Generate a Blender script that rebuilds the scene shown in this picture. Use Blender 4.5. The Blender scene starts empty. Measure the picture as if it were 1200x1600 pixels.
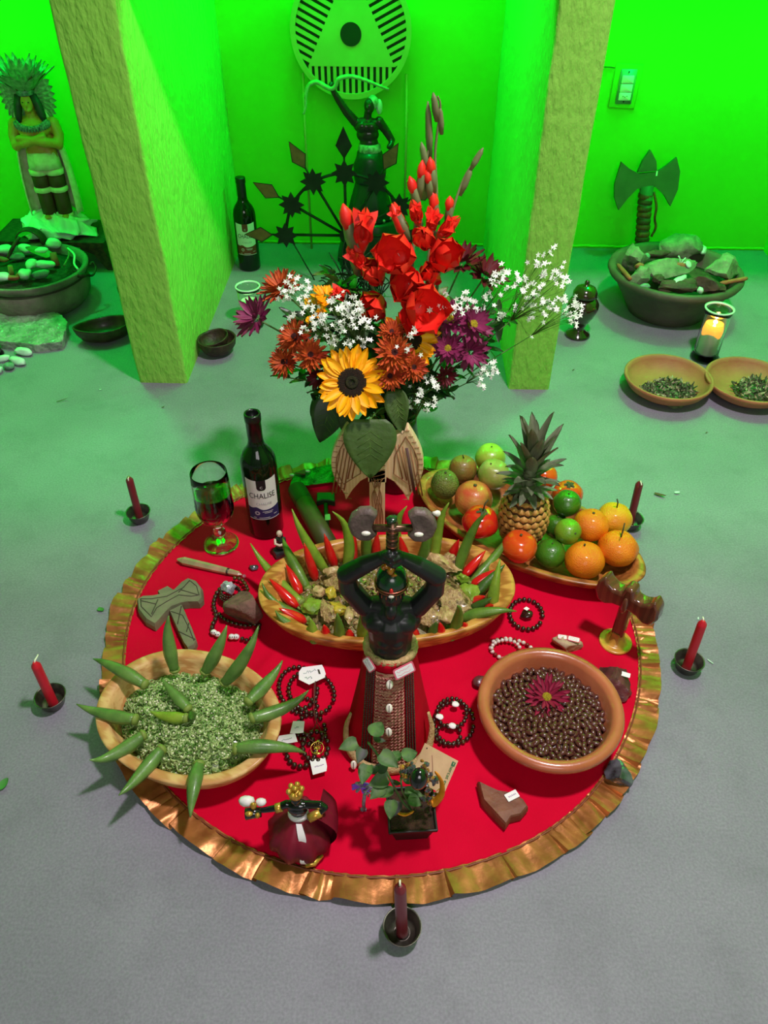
import bpy, math, random
from mathutils import Vector, Matrix, noise
R = math.radians
PI = math.pi
random.seed(7)
SC = bpy.context.scene
COL = SC.collection

# ------------------------------------------------------------ camera
CAM = Vector((0, 0, 1.16))
FPX = 1215.0
up = Vector((10, 1368, FPX)).normalized()
fw = Vector((39, 1086, -FPX)); fw = (fw - up * fw.dot(up)).normalized()
rt = fw.cross(up)
CM = Matrix((rt, fw, up))                      # camera axes -> world
cd = bpy.data.cameras.new('camera'); cam = bpy.data.objects.new('camera', cd); COL.objects.link(cam)
cd.sensor_fit = 'AUTO'; cd.sensor_width = 36; cd.lens = FPX / 1600 * 36; cd.clip_start = .01
cam.matrix_world = Matrix.Translation(CAM) @ CM.to_4x4()
SC.camera = cam

# ------------------------------------------------------------ light
SC.view_settings.view_transform = 'Standard'; SC.view_settings.look = 'None'
SC.view_settings.exposure = 0.0; SC.view_settings.gamma = 1.0
SC.view_settings.use_curve_mapping = False
w = bpy.data.worlds.new('world'); SC.world = w; w.use_nodes = True
w.node_tree.nodes['Background'].inputs[0].default_value = (.80, .84, 1, 1)
w.node_tree.nodes['Background'].inputs[1].default_value = .05
def area(name, loc, target, size, power, col, spread=180):
    l = bpy.data.lights.new(name, 'AREA'); l.shape = 'DISK'; l.size = size; l.energy = power; l.color = col; l.spread = R(spread)
    o = bpy.data.objects.new(name, l); COL.objects.link(o); o.location = loc
    o.rotation_euler = (Vector(target) - Vector(loc)).to_track_quat('-Z', 'Y').to_euler()
    return o
def lamp(name, loc, r, power, col):
    l = bpy.data.lights.new(name, 'POINT'); l.shadow_soft_size = r; l.energy = power; l.color = col
    o = bpy.data.objects.new(name, l); COL.objects.link(o); o.location = loc
    return o
GREEN = (0.0, 1.0, .13)
area('ceiling_lamp', (.55, .80, 2.45), (.1, .95, 0), .20, 52, (1, .87, .93))
area('front_fill', (.2, -1.05, 1.5), (0, 1.2, .2), 1.1, 17, (1, .92, .95))  # added soft fill from behind the camera, not a known source
lamp('green_lamp', (-1.22, 2.5, 1.72), .1, 80, GREEN)
lamp('green_lamp', (-.12, 2.45, 1.85), .1, 46, GREEN)
lamp('green_lamp', (.98, 2.5, 1.72), .1, 80, GREEN)

# ------------------------------------------------------------ placing helpers
def _dir(px, py):
    c = Vector((px - 600, 800 - py, -FPX))
    return Vector((rt.dot(c), fw.dot(c), up.dot(c)))
def at(px, py, z=0.0):
    'point at height z in metres'
    d = _dir(px, py); return CAM + d * ((z - CAM.z) / d.z)
def on(px, py, y):
    'point on the upright plane y metres away'
    d = _dir(px, py); return CAM + d * (y / d.y)

# ------------------------------------------------------------ materials
def srgb(c):
    return tuple((x / 12.92 if x <= .04045 else ((x + .055) / 1.055) ** 2.4) for x in [v / 255 for v in c])
def mat(name, c1, c2=None, rough=.6, scale=20, bump=0.0, bscale=None, metal=0, trans=0, ior=1.45, coat=0, sss=0, stretch=(1, 1, 1), lo=.35, hi=.65, detail=4, wave=False, spec=.5, emit=0, sheen=0, c3=None, alpha=1):
    m = bpy.data.materials.new(name); m.use_nodes = True; n = m.node_tree.nodes; L = m.node_tree.links
    b = n['Principled BSDF']; a = srgb(c1)
    b.inputs['Base Color'].default_value = (*a, 1); b.inputs['Roughness'].default_value = rough
    b.inputs['Metallic'].default_value = metal; b.inputs['IOR'].default_value = ior
    b.inputs['Transmission Weight'].default_value = trans; b.inputs['Coat Weight'].default_value = coat
    b.inputs['Specular IOR Level'].default_value = spec; b.inputs['Alpha'].default_value = alpha
    b.inputs['Sheen Weight'].default_value = sheen
    if coat: b.inputs['Coat Roughness'].default_value = .15
    if sss: b.inputs['Subsurface Weight'].default_value = sss; b.inputs['Subsurface Radius'].default_value = (.01, .006, .004)
    if emit: b.inputs['Emission Color'].default_value = (*a, 1); b.inputs['Emission Strength'].default_value = emit
    if c2 or bump:
        tc = n.new('ShaderNodeTexCoord'); mp = n.new('ShaderNodeMapping'); mp.inputs['Scale'].default_value = stretch
        L.new(tc.outputs['Object'], mp.inputs[0])
    if c2:
        if wave:
            t = n.new('ShaderNodeTexWave'); t.inputs['Scale'].default_value = scale; t.inputs['Distortion'].default_value = 6; t.inputs['Detail'].default_value = 3; t.inputs['Detail Scale'].default_value = 1.5
        else:
            t = n.new('ShaderNodeTexNoise'); t.inputs['Scale'].default_value = scale; t.inputs['Detail'].default_value = detail
        L.new(mp.outputs[0], t.inputs[0])
        r = n.new('ShaderNodeValToRGB'); e = r.color_ramp.elements
        e[0].position = lo; e[1].position = hi; e[0].color = (*a, 1); e[1].color = (*srgb(c2), 1)
        if c3:
            x = r.color_ramp.elements.new((lo + hi) / 2); x.color = (*srgb(c3), 1)
        L.new(t.outputs['Fac'], r.inputs[0]); L.new(r.outputs[0], b.inputs['Base Color'])
        if emit: L.new(r.outputs[0], b.inputs['Emission Color'])
    if bump:
        t2 = n.new('ShaderNodeTexNoise'); t2.inputs['Scale'].default_value = bscale or scale * 3; t2.inputs['Detail'].default_value = 6
        L.new(mp.outputs[0], t2.inputs[0])
        bp = n.new('ShaderNodeBump'); bp.inputs['Strength'].default_value = min(1, bump); bp.inputs['Distance'].default_value = .002 * max(1, bump)
        L.new(t2.outputs['Fac'], bp.inputs['Height']); L.new(bp.outputs[0], b.inputs['Normal'])
    return m

# ------------------------------------------------------------ mesh builder
class MB:
    def __init__(s): s.v = []; s.f = []
    def add(s, vs, fs):
        k = len(s.v); s.v += [tuple(v) for v in vs]; s.f += [tuple(i + k for i in f) for f in fs]; return s
    def box(s, x0, y0, z0, x1, y1, z1, M=None):
        vs = [Vector((x, y, z)) for z in (z0, z1) for y in (y0, y1) for x in (x0, x1)]
        if M: vs = [M @ v for v in vs]
        return s.add(vs, [(0, 2, 3, 1), (4, 5, 7, 6), (0, 1, 5, 4), (2, 6, 7, 3), (0, 4, 6, 2), (1, 3, 7, 5)])
    def tube(s, pts, rad, n=8, cap=True, ridges=0, flat=1.0, squash=None):
        pts = [Vector(p) for p in pts]; m = len(pts)
        if not hasattr(rad, '__len__'): rad = [rad] * m
        t0 = (pts[1] - pts[0]).normalized()
        u = t0.orthogonal().normalized() if squash is None else (Vector(squash) - t0 * Vector(squash).dot(t0)).normalized()
        vs = []
        for i, p in enumerate(pts):
            t = (pts[min(i + 1, m - 1)] - pts[max(i - 1, 0)]).normalized()
            u = (u - t * u.dot(t)).normalized(); w_ = t.cross(u)
            for k in range(n):
                a = 2 * PI * k / n; q = 1 + (ridges if k % 2 else -ridges)
                vs.append(p + (u * math.cos(a) * flat + w_ * math.sin(a)) * rad[i] * q)
        fs = [(i * n + k, i * n + (k + 1) % n, (i + 1) * n + (k + 1) % n, (i + 1) * n + k) for i in range(m - 1) for k in range(n)]
        if cap:
            fs += [tuple(range(n - 1, -1, -1)), tuple(range((m - 1) * n, m * n))]
        return s.add(vs, fs)
    def lathe(s, prof, n=32, c=(0, 0, 0), sx=1, sy=1, M=None, f=None):
        vs = []; c = Vector(c)
        for r, z in prof:
            for k in range(n):
                a = 2 * PI * k / n; q = f(a, z) if f else 1
                v = Vector((math.cos(a) * r * sx * q, math.sin(a) * r * sy * q, z)) + c
                vs.append(M @ v if M else v)
        m = len(prof)
        fs = [(i * n + k, i * n + (k + 1) % n, (i + 1) * n + (k + 1) % n, (i + 1) * n + k) for i in range(m - 1) for k in range(n)]
        if prof[0][0] > 1e-5 and prof[0] != prof[-1]: fs.append(tuple(range(n - 1, -1, -1)))
        if prof[-1][0] > 1e-5 and prof[0] != prof[-1]: fs.append(tuple(range((m - 1) * n, m * n)))
        return s.add(vs, fs)
    def ball(s, c=(0, 0, 0), r=(1, 1, 1), n=12, m=8, M=None, amp=0, freq=3, seed=0, e=None):
        if not hasattr(r, '__len__'): r = (r, r, r)
        c = Vector(c); vs = []
        def P(d):
            q = 1 + (amp * noise.noise(d * freq + Vector((seed, seed * 2, 0))) if amp else 0)
            if e: q *= e(d)
            v = Vector((d.x * r[0] * q, d.y * r[1] * q, d.z * r[2] * q))
            return (M @ v if M else v) + c
        vs.append(P(Vector((0, 0, -1))))
        for i in range(1, m):
            t = PI * i / m - PI / 2
            for k in range(n):
                a = 2 * PI * k / n; vs.append(P(Vector((math.cos(t) * math.cos(a), math.cos(t) * math.sin(a), math.sin(t)))))
        vs.append(P(Vector((0, 0, 1)))); N = len(vs) - 1
        fs = [(0, 1 + (k + 1) % n, 1 + k) for k in range(n)]
        for i in range(m - 2):
            for k in range(n): fs.append((1 + i * n + k, 1 + i * n + (k + 1) % n, 1 + (i + 1) * n + (k + 1) % n, 1 + (i + 1) * n + k))
        fs += [(N, 1 + (m - 2) * n + k, 1 + (m - 2) * n + (k + 1) % n) for k in range(n)]
        return s.add(vs, fs)
    def prism(s, poly, d, M=None, bev=0):
        'poly in xy, thickness d in z'
        n = len(poly)
        if bev:
            cx = sum(p[0] for p in poly) / n; cy = sum(p[1] for p in poly) / n
            inn = [(p[0] + (cx - p[0]) * bev, p[1] + (cy - p[1]) * bev) for p in poly]
            vs = [Vector((x, y, 0)) for x, y in poly] + [Vector((x, y, d * .6)) for x, y in poly] + [Vector((x, y, d)) for x, y in inn]
            fs = [tuple(range(n - 1, -1, -1)), tuple(range(2 * n, 3 * n))] + [(j * n + k, j * n + (k + 1) % n, (j + 1) * n + (k + 1) % n, (j + 1) * n + k) for j in (0, 1) for k in range(n)]
        else:
            vs = [Vector((x, y, z)) for z in (0, d) for x, y in poly]
            fs = [tuple(range(n - 1, -1, -1)), tuple(range(n, 2 * n))] + [(k, (k + 1) % n, n + (k + 1) % n, n + k) for k in range(n)]
        if M: vs = [M @ v for v in vs]
        return s.add(vs, fs)
    def grid(s, nu, nv, f, thick=0):
        vs = [Vector(f(i / nu, j / nv)) for j in range(nv + 1) for i in range(nu + 1)]
        fs = [(j * (nu + 1) + i, j * (nu + 1) + i + 1, (j + 1) * (nu + 1) + i + 1, (j + 1) * (nu + 1) + i) for j in range(nv) for i in range(nu)]
        s.add(vs, fs)
        if thick:
            s.add([v - Vector((0, 0, thick)) for v in vs], [tuple(reversed(q)) for q in fs])
        return s
    def xf(s, M):
        s.v = [tuple(M @ Vector(v)) for v in s.v]; return s
    def mesh(s, name, m=None, smooth=True):
        me = bpy.data.meshes.new(name); me.from_pydata(s.v, [], s.f); me.update()
        if smooth: me.shade_smooth()
        if m: me.materials.append(m)
        return me

def link(name, me, parent=None, loc=None, rot=None):
    o = bpy.data.objects.new(name, me); COL.objects.link(o)
    if parent: o.parent = parent
    if loc is not None: o.location = loc
    if rot is not None: o.rotation_euler = rot
    return o
def obj(name, mb, m, parent=None, smooth=True, loc=None, rot=None, sub=0, auto=None):
    me = mb.mesh(name, m, smooth); o = link(name, me, parent, loc, rot)
    if auto:
        me.set_sharp_from_angle(angle=R(auto))
    if sub:
        s = o.modifiers.new('s', 'SUBSURF'); s.levels = s.render_levels = sub
    return o
def tag(o, label, cat, group=None):
    o['label'] = label; o['category'] = cat
    if group: o['group'] = group
    return o
def thing(name, label, cat, loc=(0, 0, 0), rz=0, group=None, rot=None):
    o = bpy.data.objects.new(name, None); COL.objects.link(o); o.location = loc
    o.empty_display_size = .02
    o.rotation_euler = rot if rot else (0, 0, rz)
    return tag(o, label, cat, group)
def struct(name, mb, m, smooth=False, parent=None):
    o = obj(name, mb, m, parent, smooth)
    if not parent: o['kind'] = 'structure'
    return o
def dup(o, loc=None, rot=None, label=None, group=None, parent=None, scale=None):
    c = o.copy(); COL.objects.link(c)
    if parent: c.parent = parent
    if loc is not None: c.location = loc
    if rot is not None: c.rotation_euler = rot
    if scale is not None: c.scale = scale
    if label: c['label'] = label
    if group: c['group'] = group
    for ch in o.children:
        dup(ch, parent=c)
    return c
def remesh(o, vox, smooth=2, iters=4):
    m = o.modifiers.new('r', 'REMESH'); m.mode = 'VOXEL'; m.voxel_size = vox; m.use_smooth_shade = True
    if smooth:
        s = o.modifiers.new('s', 'SMOOTH'); s.factor = .5; s.iterations = iters
    return o
def Tr(x=0, y=0, z=0): return Matrix.Translation((x, y, z))
def Rx(a): return Matrix.Rotation(R(a), 4, 'X')
def Ry(a): return Matrix.Rotation(R(a), 4, 'Y')
def Rz(a): return Matrix.Rotation(R(a), 4, 'Z')
def Sc(x, y=None, z=None):
    m = Matrix.Identity(4); m[0][0] = x; m[1][1] = y if y is not None else x; m[2][2] = z if z is not None else x; return m
def bez(pts, n=10):
    'smooth curve through points (Catmull-Rom)'
    pts = [Vector(p) for p in pts]; P = [pts[0] * 2 - pts[1]] + pts + [pts[-1] * 2 - pts[-2]]; out = []
    for i in range(1, len(P) - 2):
        for k in range(n):
            t = k / n; a, b, c, d = P[i - 1], P[i], P[i + 1], P[i + 2]
            out.append(.5 * (2 * b + (c - a) * t + (2 * a - 5 * b + 4 * c - d) * t * t + (3 * b - a - 3 * c + d) * t ** 3))
    return out + [pts[-1]]
def text_mb(s, size, M, font_ext=.0002, align='CENTER', spacing=1):
    cu = bpy.data.curves.new('t', 'FONT'); cu.body = s; cu.size = size; cu.extrude = font_ext; cu.align_x = align; cu.align_y = 'CENTER'; cu.space_character = spacing; cu.resolution_u = 3
    o = bpy.data.objects.new('t', cu); COL.objects.link(o)
    dg = bpy.context.evaluated_depsgraph_get(); me = bpy.data.meshes.new_from_object(o.evaluated_get(dg))
    mb = MB(); mb.add([M @ v.co for v in me.vertices] if callable(getattr(M, 'to_4x4', None)) else [M(v.co) for v in me.vertices], [tuple(p.vertices) for p in me.polygons])
    bpy.data.objects.remove(o); bpy.data.curves.remove(cu); bpy.data.meshes.remove(me)
    return mb
def rock_mb(r, seed, cuts=7, amp=.18, n=3, flat=.75):
    'icosphere cut by random planes, then roughened'
    import bmesh
    rnd = random.Random(seed)
    bm = bmesh.new(); bmesh.ops.create_icosphere(bm, subdivisions=n, radius=1)
    pl = [(Vector((rnd.uniform(-1, 1), rnd.uniform(-1, 1), rnd.uniform(-1, 1))).normalized(), rnd.uniform(.5, .8)) for _ in range(cuts)]
    for v in bm.verts:
        for nn, d in pl:
            q = v.co.dot(nn)
            if q > d: v.co -= nn * (q - d)
        v.co *= 1 + amp * noise.noise(v.co * 2.2 + Vector((seed, 0, 0))) + amp * .35 * noise.noise(v.co * 7 + Vector((0, seed, 0)))
    mb = MB(); mb.add([Vector((v.co.x * r[0], v.co.y * r[1], v.co.z * r[2])) for v in bm.verts], [tuple(x.index for x in f.verts) for f in bm.faces]); bm.free()
    return mb
def body(name, parts, m, parent, vox, iters=4):
    'one continuous figure: balls and tapered limbs fused by voxel remesh'
    mb = MB()
    for p in parts:
        if p[0] == 'b': mb.ball(p[1], p[2], 16, 12, M=p[3] if len(p) > 3 else None)
        else:
            mb.tube(p[1], p[2], 12); mb.ball(p[1][0], p[2][0], 12, 8); mb.ball(p[1][-1], p[2][-1], 12, 8)
    o = obj(name, mb, m, parent); remesh(o, vox, iters=iters); return o
def Al(a, b):
    'matrix whose z axis runs along b-a, at a'
    a = Vector(a); b = Vector(b); return Matrix.Translation(a) @ (b - a).to_track_quat('Z', 'Y').to_matrix().to_4x4()
# ============================================================ STRUCTURE
def wall_mat(name, c1, c2, bs, scale, bump, distort=0.0):
    m = mat(name, c1, c2, rough=.85, scale=3, lo=.3, hi=.7, bump=bump, bscale=bs)
    for n in m.node_tree.nodes:
        if n.type == 'BUMP': n.inputs['Strength'].default_value = bump; n.inputs['Distance'].default_value = scale
    return m
M_wall = wall_mat('lime_wall_paint', (96, 212, 34), (88, 204, 30), 40, .002, .5)
M_pillar = wall_mat('textured_lime_plaster', (142, 200, 80), (128, 188, 66), 75, .008, 1.0)
for n in M_pillar.node_tree.nodes:
    if n.type == 'MAPPING': n.inputs['Scale'].default_value = (1, 1, .4)
M_floor = mat('grey_burnt_cement', (134, 129, 144), (122, 118, 132), rough=.62, scale=5, lo=.3, hi=.7, bump=.15, bscale=220, detail=9)
def floor_marks():
    nt = M_floor.node_tree; n = nt.nodes; L = nt.links; b = n['Principled BSDF']
    src = b.inputs['Base Color'].links[0].from_socket
    sp = n.new('ShaderNodeTexNoise'); sp.inputs['Scale'].default_value = 260; sp.inputs['Detail'].default_value = 2
    mp = [x for x in n if x.type == 'MAPPING'][0]; L.new(mp.outputs[0], sp.inputs[0])
    r = n.new('ShaderNodeValToRGB'); r.color_ramp.elements[0].position = .3; r.color_ramp.elements[1].position = .72
    r.color_ramp.elements[0].color = (.86, .86, .86, 1); r.color_ramp.elements[1].color = (1.14, 1.14, 1.14, 1); L.new(sp.outputs['Fac'], r.inputs[0])
    mx = n.new('ShaderNodeMix'); mx.data_type = 'RGBA'; mx.blend_type = 'MULTIPLY'; mx.inputs[0].default_value = 1
    L.new(src, mx.inputs[6]); L.new(r.outputs[0], mx.inputs[7])
    st = n.new('ShaderNodeTexNoise'); st.inputs['Scale'].default_value = 9; st.inputs['Detail'].default_value = 5; st.inputs['Roughness'].default_value = .7; L.new(mp.outputs[0], st.inputs[0])
    r2 = n.new('ShaderNodeValToRGB'); r2.color_ramp.elements[0].position = .36; r2.color_ramp.elements[1].position = .5
    r2.color_ramp.elements[0].color = (.9, .9, .9, 1); r2.color_ramp.elements[1].color = (1, 1, 1, 1); L.new(st.outputs['Fac'], r2.inputs[0])
    m2 = n.new('ShaderNodeMix'); m2.data_type = 'RGBA'; m2.blend_type = 'MULTIPLY'; m2.inputs[0].default_value = 1
    L.new(mx.outputs[2], m2.inputs[6]); L.new(r2.outputs[0], m2.inputs[7]); L.new(m2.outputs[2], b.inputs['Base Color'])
floor_marks()
struct('floor', MB().box(-2.4, -1.2, -.05, 1.45, 2.9, 0), M_floor)
struct('wall_back', MB().box(-2.4, 2.78, 0, 1.45, 2.9, 2.6), M_wall)
struct('wall_right', MB().box(1.32, -1.2, 0, 1.45, 2.78, 2.6), M_wall)
struct('wall_left', MB().box(-2.4, -1.2, 0, -2.28, 2.78, 2.6), M_wall)
struct('wall_front', MB().box(-2.4, -1.3, 0, 1.45, -1.2, 2.6), mat('front_wall_paint', (120, 120, 115)))
struct('ceiling', MB().box(-2.4, -1.2, 2.6, 1.45, 2.9, 2.7), mat('ceiling_paint', (150, 150, 146)))
def pillar(name, x0, x1, y0, y1):
    'partition with worn, softly rounded edges'
    mb = MB(); rr = .008
    prof = []
    for cx, cy, a0 in ((x1 - rr, y0 + rr, -90), (x1 - rr, y1, 0), (x0 + rr, y1, 90), (x0 + rr, y0 + rr, 180)):
        if cy == y1: prof.append((cx + (rr if a0 == 0 else -rr), cy))
        else:
            for k in range(4): a = R(a0 + k * 30); prof.append((cx + rr * math.cos(a), cy + rr * math.sin(a)))
    nz = 50; vs = []
    for i in range(nz + 1):
        z = 1.0 * i / nz
        for j, (x, y) in enumerate(prof):
            d = .0025 * noise.noise(Vector((x * 9, y * 9, z * 11)))
            vs.append((x + d, y + d, z))
    n = len(prof)
    fs = [(i * n + k, i * n + (k + 1) % n, (i + 1) * n + (k + 1) % n, (i + 1) * n + k) for i in range(nz) for k in range(n)]
    mb.add(vs, fs + [tuple(range(n - 1, -1, -1)), tuple(range(nz * n, nz * n + n))])
    o = struct(name, mb, M_pillar, True); o.data.set_sharp_from_angle(angle=R(40)); return o
pillar('pillar_left', -.713, -.579, 1.822, 2.78)
pillar('pillar_right', .303, .414, 1.822, 2.78)
struct('beam', MB().box(-2.28, 1.83, 1.0, 1.32, 1.95, 2.6), M_pillar)
# skirting bead of old paint along the niche floors
for i, (x0, x1) in enumerate(((-2.2, -.713), (-.579, .303), (.414, 1.32))):
    mb = MB(); mb.grid(60, 3, lambda u, v, x0=x0, x1=x1: (x0 + (x1 - x0) * u, 2.781 - (.004 + .002 * noise.noise(Vector((u * 40, i, 0)))) * math.sin(v * PI), .012 * v + .003 * noise.noise(Vector((u * 30, i + 5, 0))) * v))
    struct('trim_%d' % (i + 1), mb, M_wall, True)
# wall emblem: round panel on two thin legs
M_emb = mat('emblem_green_board', (150, 176, 84), (140, 168, 76), rough=.7, scale=12)
M_slot = mat('emblem_dark_slot', (22, 30, 14), rough=.8)
Ec = Vector((-.163, 2.735, .682)); ER = .184
em = thing('wall_emblem', 'round wall emblem with a triangle, a central dot and striped segments', 'emblem', Ec)
EM = Tr() @ Rx(90)          # local xy -> world x, z ; thickness towards the camera
def circ(r, n=64, cx=0, cy=0): return [(cx + r * math.cos(2 * PI * k / n), cy + r * math.sin(2 * PI * k / n)) for k in range(n)]
obj('backing', MB().prism(circ(ER * .97), .008, EM), M_slot, em, smooth=False)
mb = MB(); ro, ri = ER, ER * .915
mb.lathe([(ri, .004), (ri, .018), (ro, .018), (ro, .004), (ri, .004)], 72, M=EM); obj('rim', mb, M_emb, em, auto=40)
# triangle whose base chord sits low in the ring
tb = -.092; hx = .134; ty = .18
obj('triangle_panel', MB().prism([(-hx, tb), (hx, tb), (.0, ty)], .014, EM), M_emb, em, smooth=False)
obj('dot', MB().prism(circ(.032, 40, 0, -.005), .002, Tr(0, -.0145, 0) @ EM), M_slot, em, smooth=False)
bar = []
def chord_out(px, py, dx, dy, rad):
    b = px * dx + py * dy; c = px * px + py * py - rad * rad; return -b + math.sqrt(max(0, b * b - c))
def slats(ax, ay, bx, by, n):
    L_ = math.hypot(bx - ax, by - ay); ux, uy = (bx - ax) / L_, (by - ay) / L_; nx, ny = uy, -ux
    pitch = L_ / n
    for k in range(n):
        t0 = pitch * (k - .02); t1 = t0 + pitch * .55
        q = []
        for t in (t0, t1):
            x, y = ax + ux * t, ay + uy * t
            if math.hypot(x, y) > ri: continue
            d = chord_out(x, y, nx, ny, ri + .002); q.append((x, y, x + nx * d, y + ny * d))
        if len(q) < 2: continue
        a, b = q
        if max(math.hypot(a[0] - a[2], a[1] - a[3]), math.hypot(b[0] - b[2], b[1] - b[3])) < .008: continue
        obj('slat', MB().prism([(a[0], a[1]), (a[2], a[3]), (b[2], b[3]), (b[0], b[1])], .013, EM), M_emb, em, smooth=False)
slats(-hx, tb, hx, tb, 14); slats(hx, tb, 0, ty, 15); slats(0, ty, -hx, tb, 15)
for s, px in ((-1, -.321), (1, .012)):
    x = px - Ec.x
    obj('leg', MB().tube([(x * .98, .004, -.115), (x, .002, -.3), (x * 1.0, .0, -Ec.z)], .004, 8), M_emb, em)
# ---- electrical outlet
M_plast = mat('outlet_plastic', (244, 248, 244), rough=.4)
oc = on(978, 135, 2.778)
ot = thing('wall_outlet', 'white electrical outlet with switches and no cover plate, set in the wall', 'outlet', oc)
ot.location.y = 2.779
OM = Rx(90)
obj('box_frame', MB().prism([(-.045, -.062), (.04, -.066), (.042, .062), (-.042, .066)], .004, OM, .06), M_wall, ot)
def rrect(w_, h_, r_, n=4):
    p = []
    for cx, cy, a in ((w_ - r_, h_ - r_, 0), (-w_ + r_, h_ - r_, 90), (-w_ + r_, -h_ + r_, 180), (w_ - r_, -h_ + r_, 270)):
        for k in range(n + 1): t = R(a + 90 * k / n); p.append((cx + r_ * math.cos(t), cy + r_ * math.sin(t)))
    return p
obj('mounting_strap', MB().prism(rrect(.026, .05, .003), .003, Tr(0, -.004, 0) @ OM), mat('dull_zinc', (150, 160, 150), rough=.5, metal=.6), ot)
for k, z in enumerate((.022, -.003, -.027)):
    m_ = obj('module', MB().prism([(x, y + z) for x, y in rrect(.019, .0115, .002)], .006, Tr(0, -.007, 0) @ OM, .05), M_plast, ot)
    if k == 2:
        for sx in (-.006, 0, .006):
            obj('socket_hole', MB().prism(circ(.0016, 8, sx, z + (.001 if sx else -.001)), .0006, Tr(0, -.013, 0) @ OM), M_slot, m_, smooth=False)
for z in (.043, -.043):
    obj('screw', MB().ball((0, -.008, z), .0025, 8, 6), mat('dark_screw', (60, 70, 60), metal=.8), ot)
cb = MB().tube([(-.11, .0, .055), (-.06, -.002, .054), (-.046, -.002, .052)], .0012, 6); obj('wire', cb, M_slot, ot)
# ============================================================ CLOTH
CZ = .004                                       # top of the cloth
M_red = mat('red_satin_cloth', (212, 2, 48), (200, 1, 42), rough=.75, scale=6, bump=.3, bscale=700, spec=.08)
M_sat = mat('copper_satin', (186, 120, 66), (146, 90, 46), rough=.36, scale=30, metal=.45, bump=.6, bscale=50)
CC = Vector((-.022, .981, 0))
def crease(x, y):
    h = 0
    for ax, ay, bx, by, w_, a_ in ((.04, .62, .085, .50, .006, .004), (-.2, .93, -.27, .80, .012, .004), (.1, .83, .42, .98, .010, .004), (.35, 1.02, .42, .86, .012, .003), (-.1, 1.33, -.03, 1.2, .006, .005), (-.02, .66, -.08, .52, .012, .003), (-.4, 1.05, -.25, 1.1, .01, .002), (.1, .6, .2, .52, .012, .003)):
        d = Vector((bx - ax, by - ay)); L_ = d.length; d /= L_; p = Vector((x - ax, y - ay)); t = p.dot(d)
        e = min(1, max(0, t / L_ * 3)) * min(1, max(0, (1.15 - t / L_) * 3)) if 0 < t < 1.15 * L_ else 0
        q = (p.x * d.y - p.y * d.x) / w_
        h += a_ * e * math.exp(-q * q)
    return h
def cloth_z(x, y, r):
    return .0012 + .0018 * (1 + noise.noise(Vector((x * 7, y * 7, 3)))) + crease(x, y)
cl = thing('altar_cloth', 'round red cloth with a pleated copper satin ruffle, spread on the cement floor', 'cloth')
nr, na = 90, 260
vs = []; fs = []
Rr = .487
def redr(a): return Rr * (1 + .012 * noise.noise(Vector((math.cos(a) * 2, math.sin(a) * 2, 1))))
for i in range(nr + 1):
    for k in range(na):
        a = 2 * PI * k / na; r = redr(a) * i / nr
        x, y = CC.x + r * math.cos(a), CC.y + r * math.sin(a)
        vs.append((x, y, cloth_z(x, y, r)))
fs = [(i * na + k, i * na + (k + 1) % na, (i + 1) * na + (k + 1) % na, (i + 1) * na + k) for i in range(nr) for k in range(na)]
obj('red_panel', MB().add(vs, fs), M_red, cl)
# ruffle: box pleats of uneven width, each stepping over the next
rnd = random.Random(5); mb = MB(); a = 0.0; pl = []
while a < 2 * PI - .03:
    wd = rnd.uniform(.05, .19); pl.append((a, min(2 * PI, a + wd))); a += wd
nv = 6
for (a0, a1) in pl:
    n = 14; lift = rnd.uniform(.005, .014); rr_ = rnd.uniform(-.004, .005); sk = rnd.uniform(-.012, .012)
    base = len(mb.v); vv = []
    for j in range(nv + 1):
        t = j / nv
        for k in range(n + 1):
            u = k / n; aa = a0 + (a1 - a0 + .022) * u + sk * t
            r = redr(aa) - .004 + t * (.0385 + rr_ + .003 * math.sin(u * PI))
            z = .004 + lift * t * (1 - u) ** .6 * (1 if u > .001 else 1) + .0034 * math.sin(u * 8 + t * 2 + a0 * 5) * t + .0016 * math.sin(u * 23 + a0 * 9) * (1 - .5 * t) + .002 * (1 - t) * abs(math.sin(u * n * 1.6))
            if k == 0: z = .0015 + .001 * t
            vv.append((CC.x + r * math.cos(aa), CC.y + r * math.sin(aa), max(.001, z)))
    mb.add(vv, [(j * (n + 1) + k, j * (n + 1) + k + 1, (j + 1) * (n + 1) + k + 1, (j + 1) * (n + 1) + k) for j in range(nv) for k in range(n)])
obj('ruffle', mb, M_sat, cl, auto=50)['label'] = 'pleated copper satin ruffle'
seam = MB().tube([(CC.x + (redr(2 * PI * k / 300)) * math.cos(2 * PI * k / 300), CC.y + redr(2 * PI * k / 300) * math.sin(2 * PI * k / 300), .0065 + .0008 * math.sin(k * 2.1)) for k in range(301)], .0016, 6, cap=False)
obj('seam', seam, mat('brown_seam', (120, 60, 36), rough=.5), cl)

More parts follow.
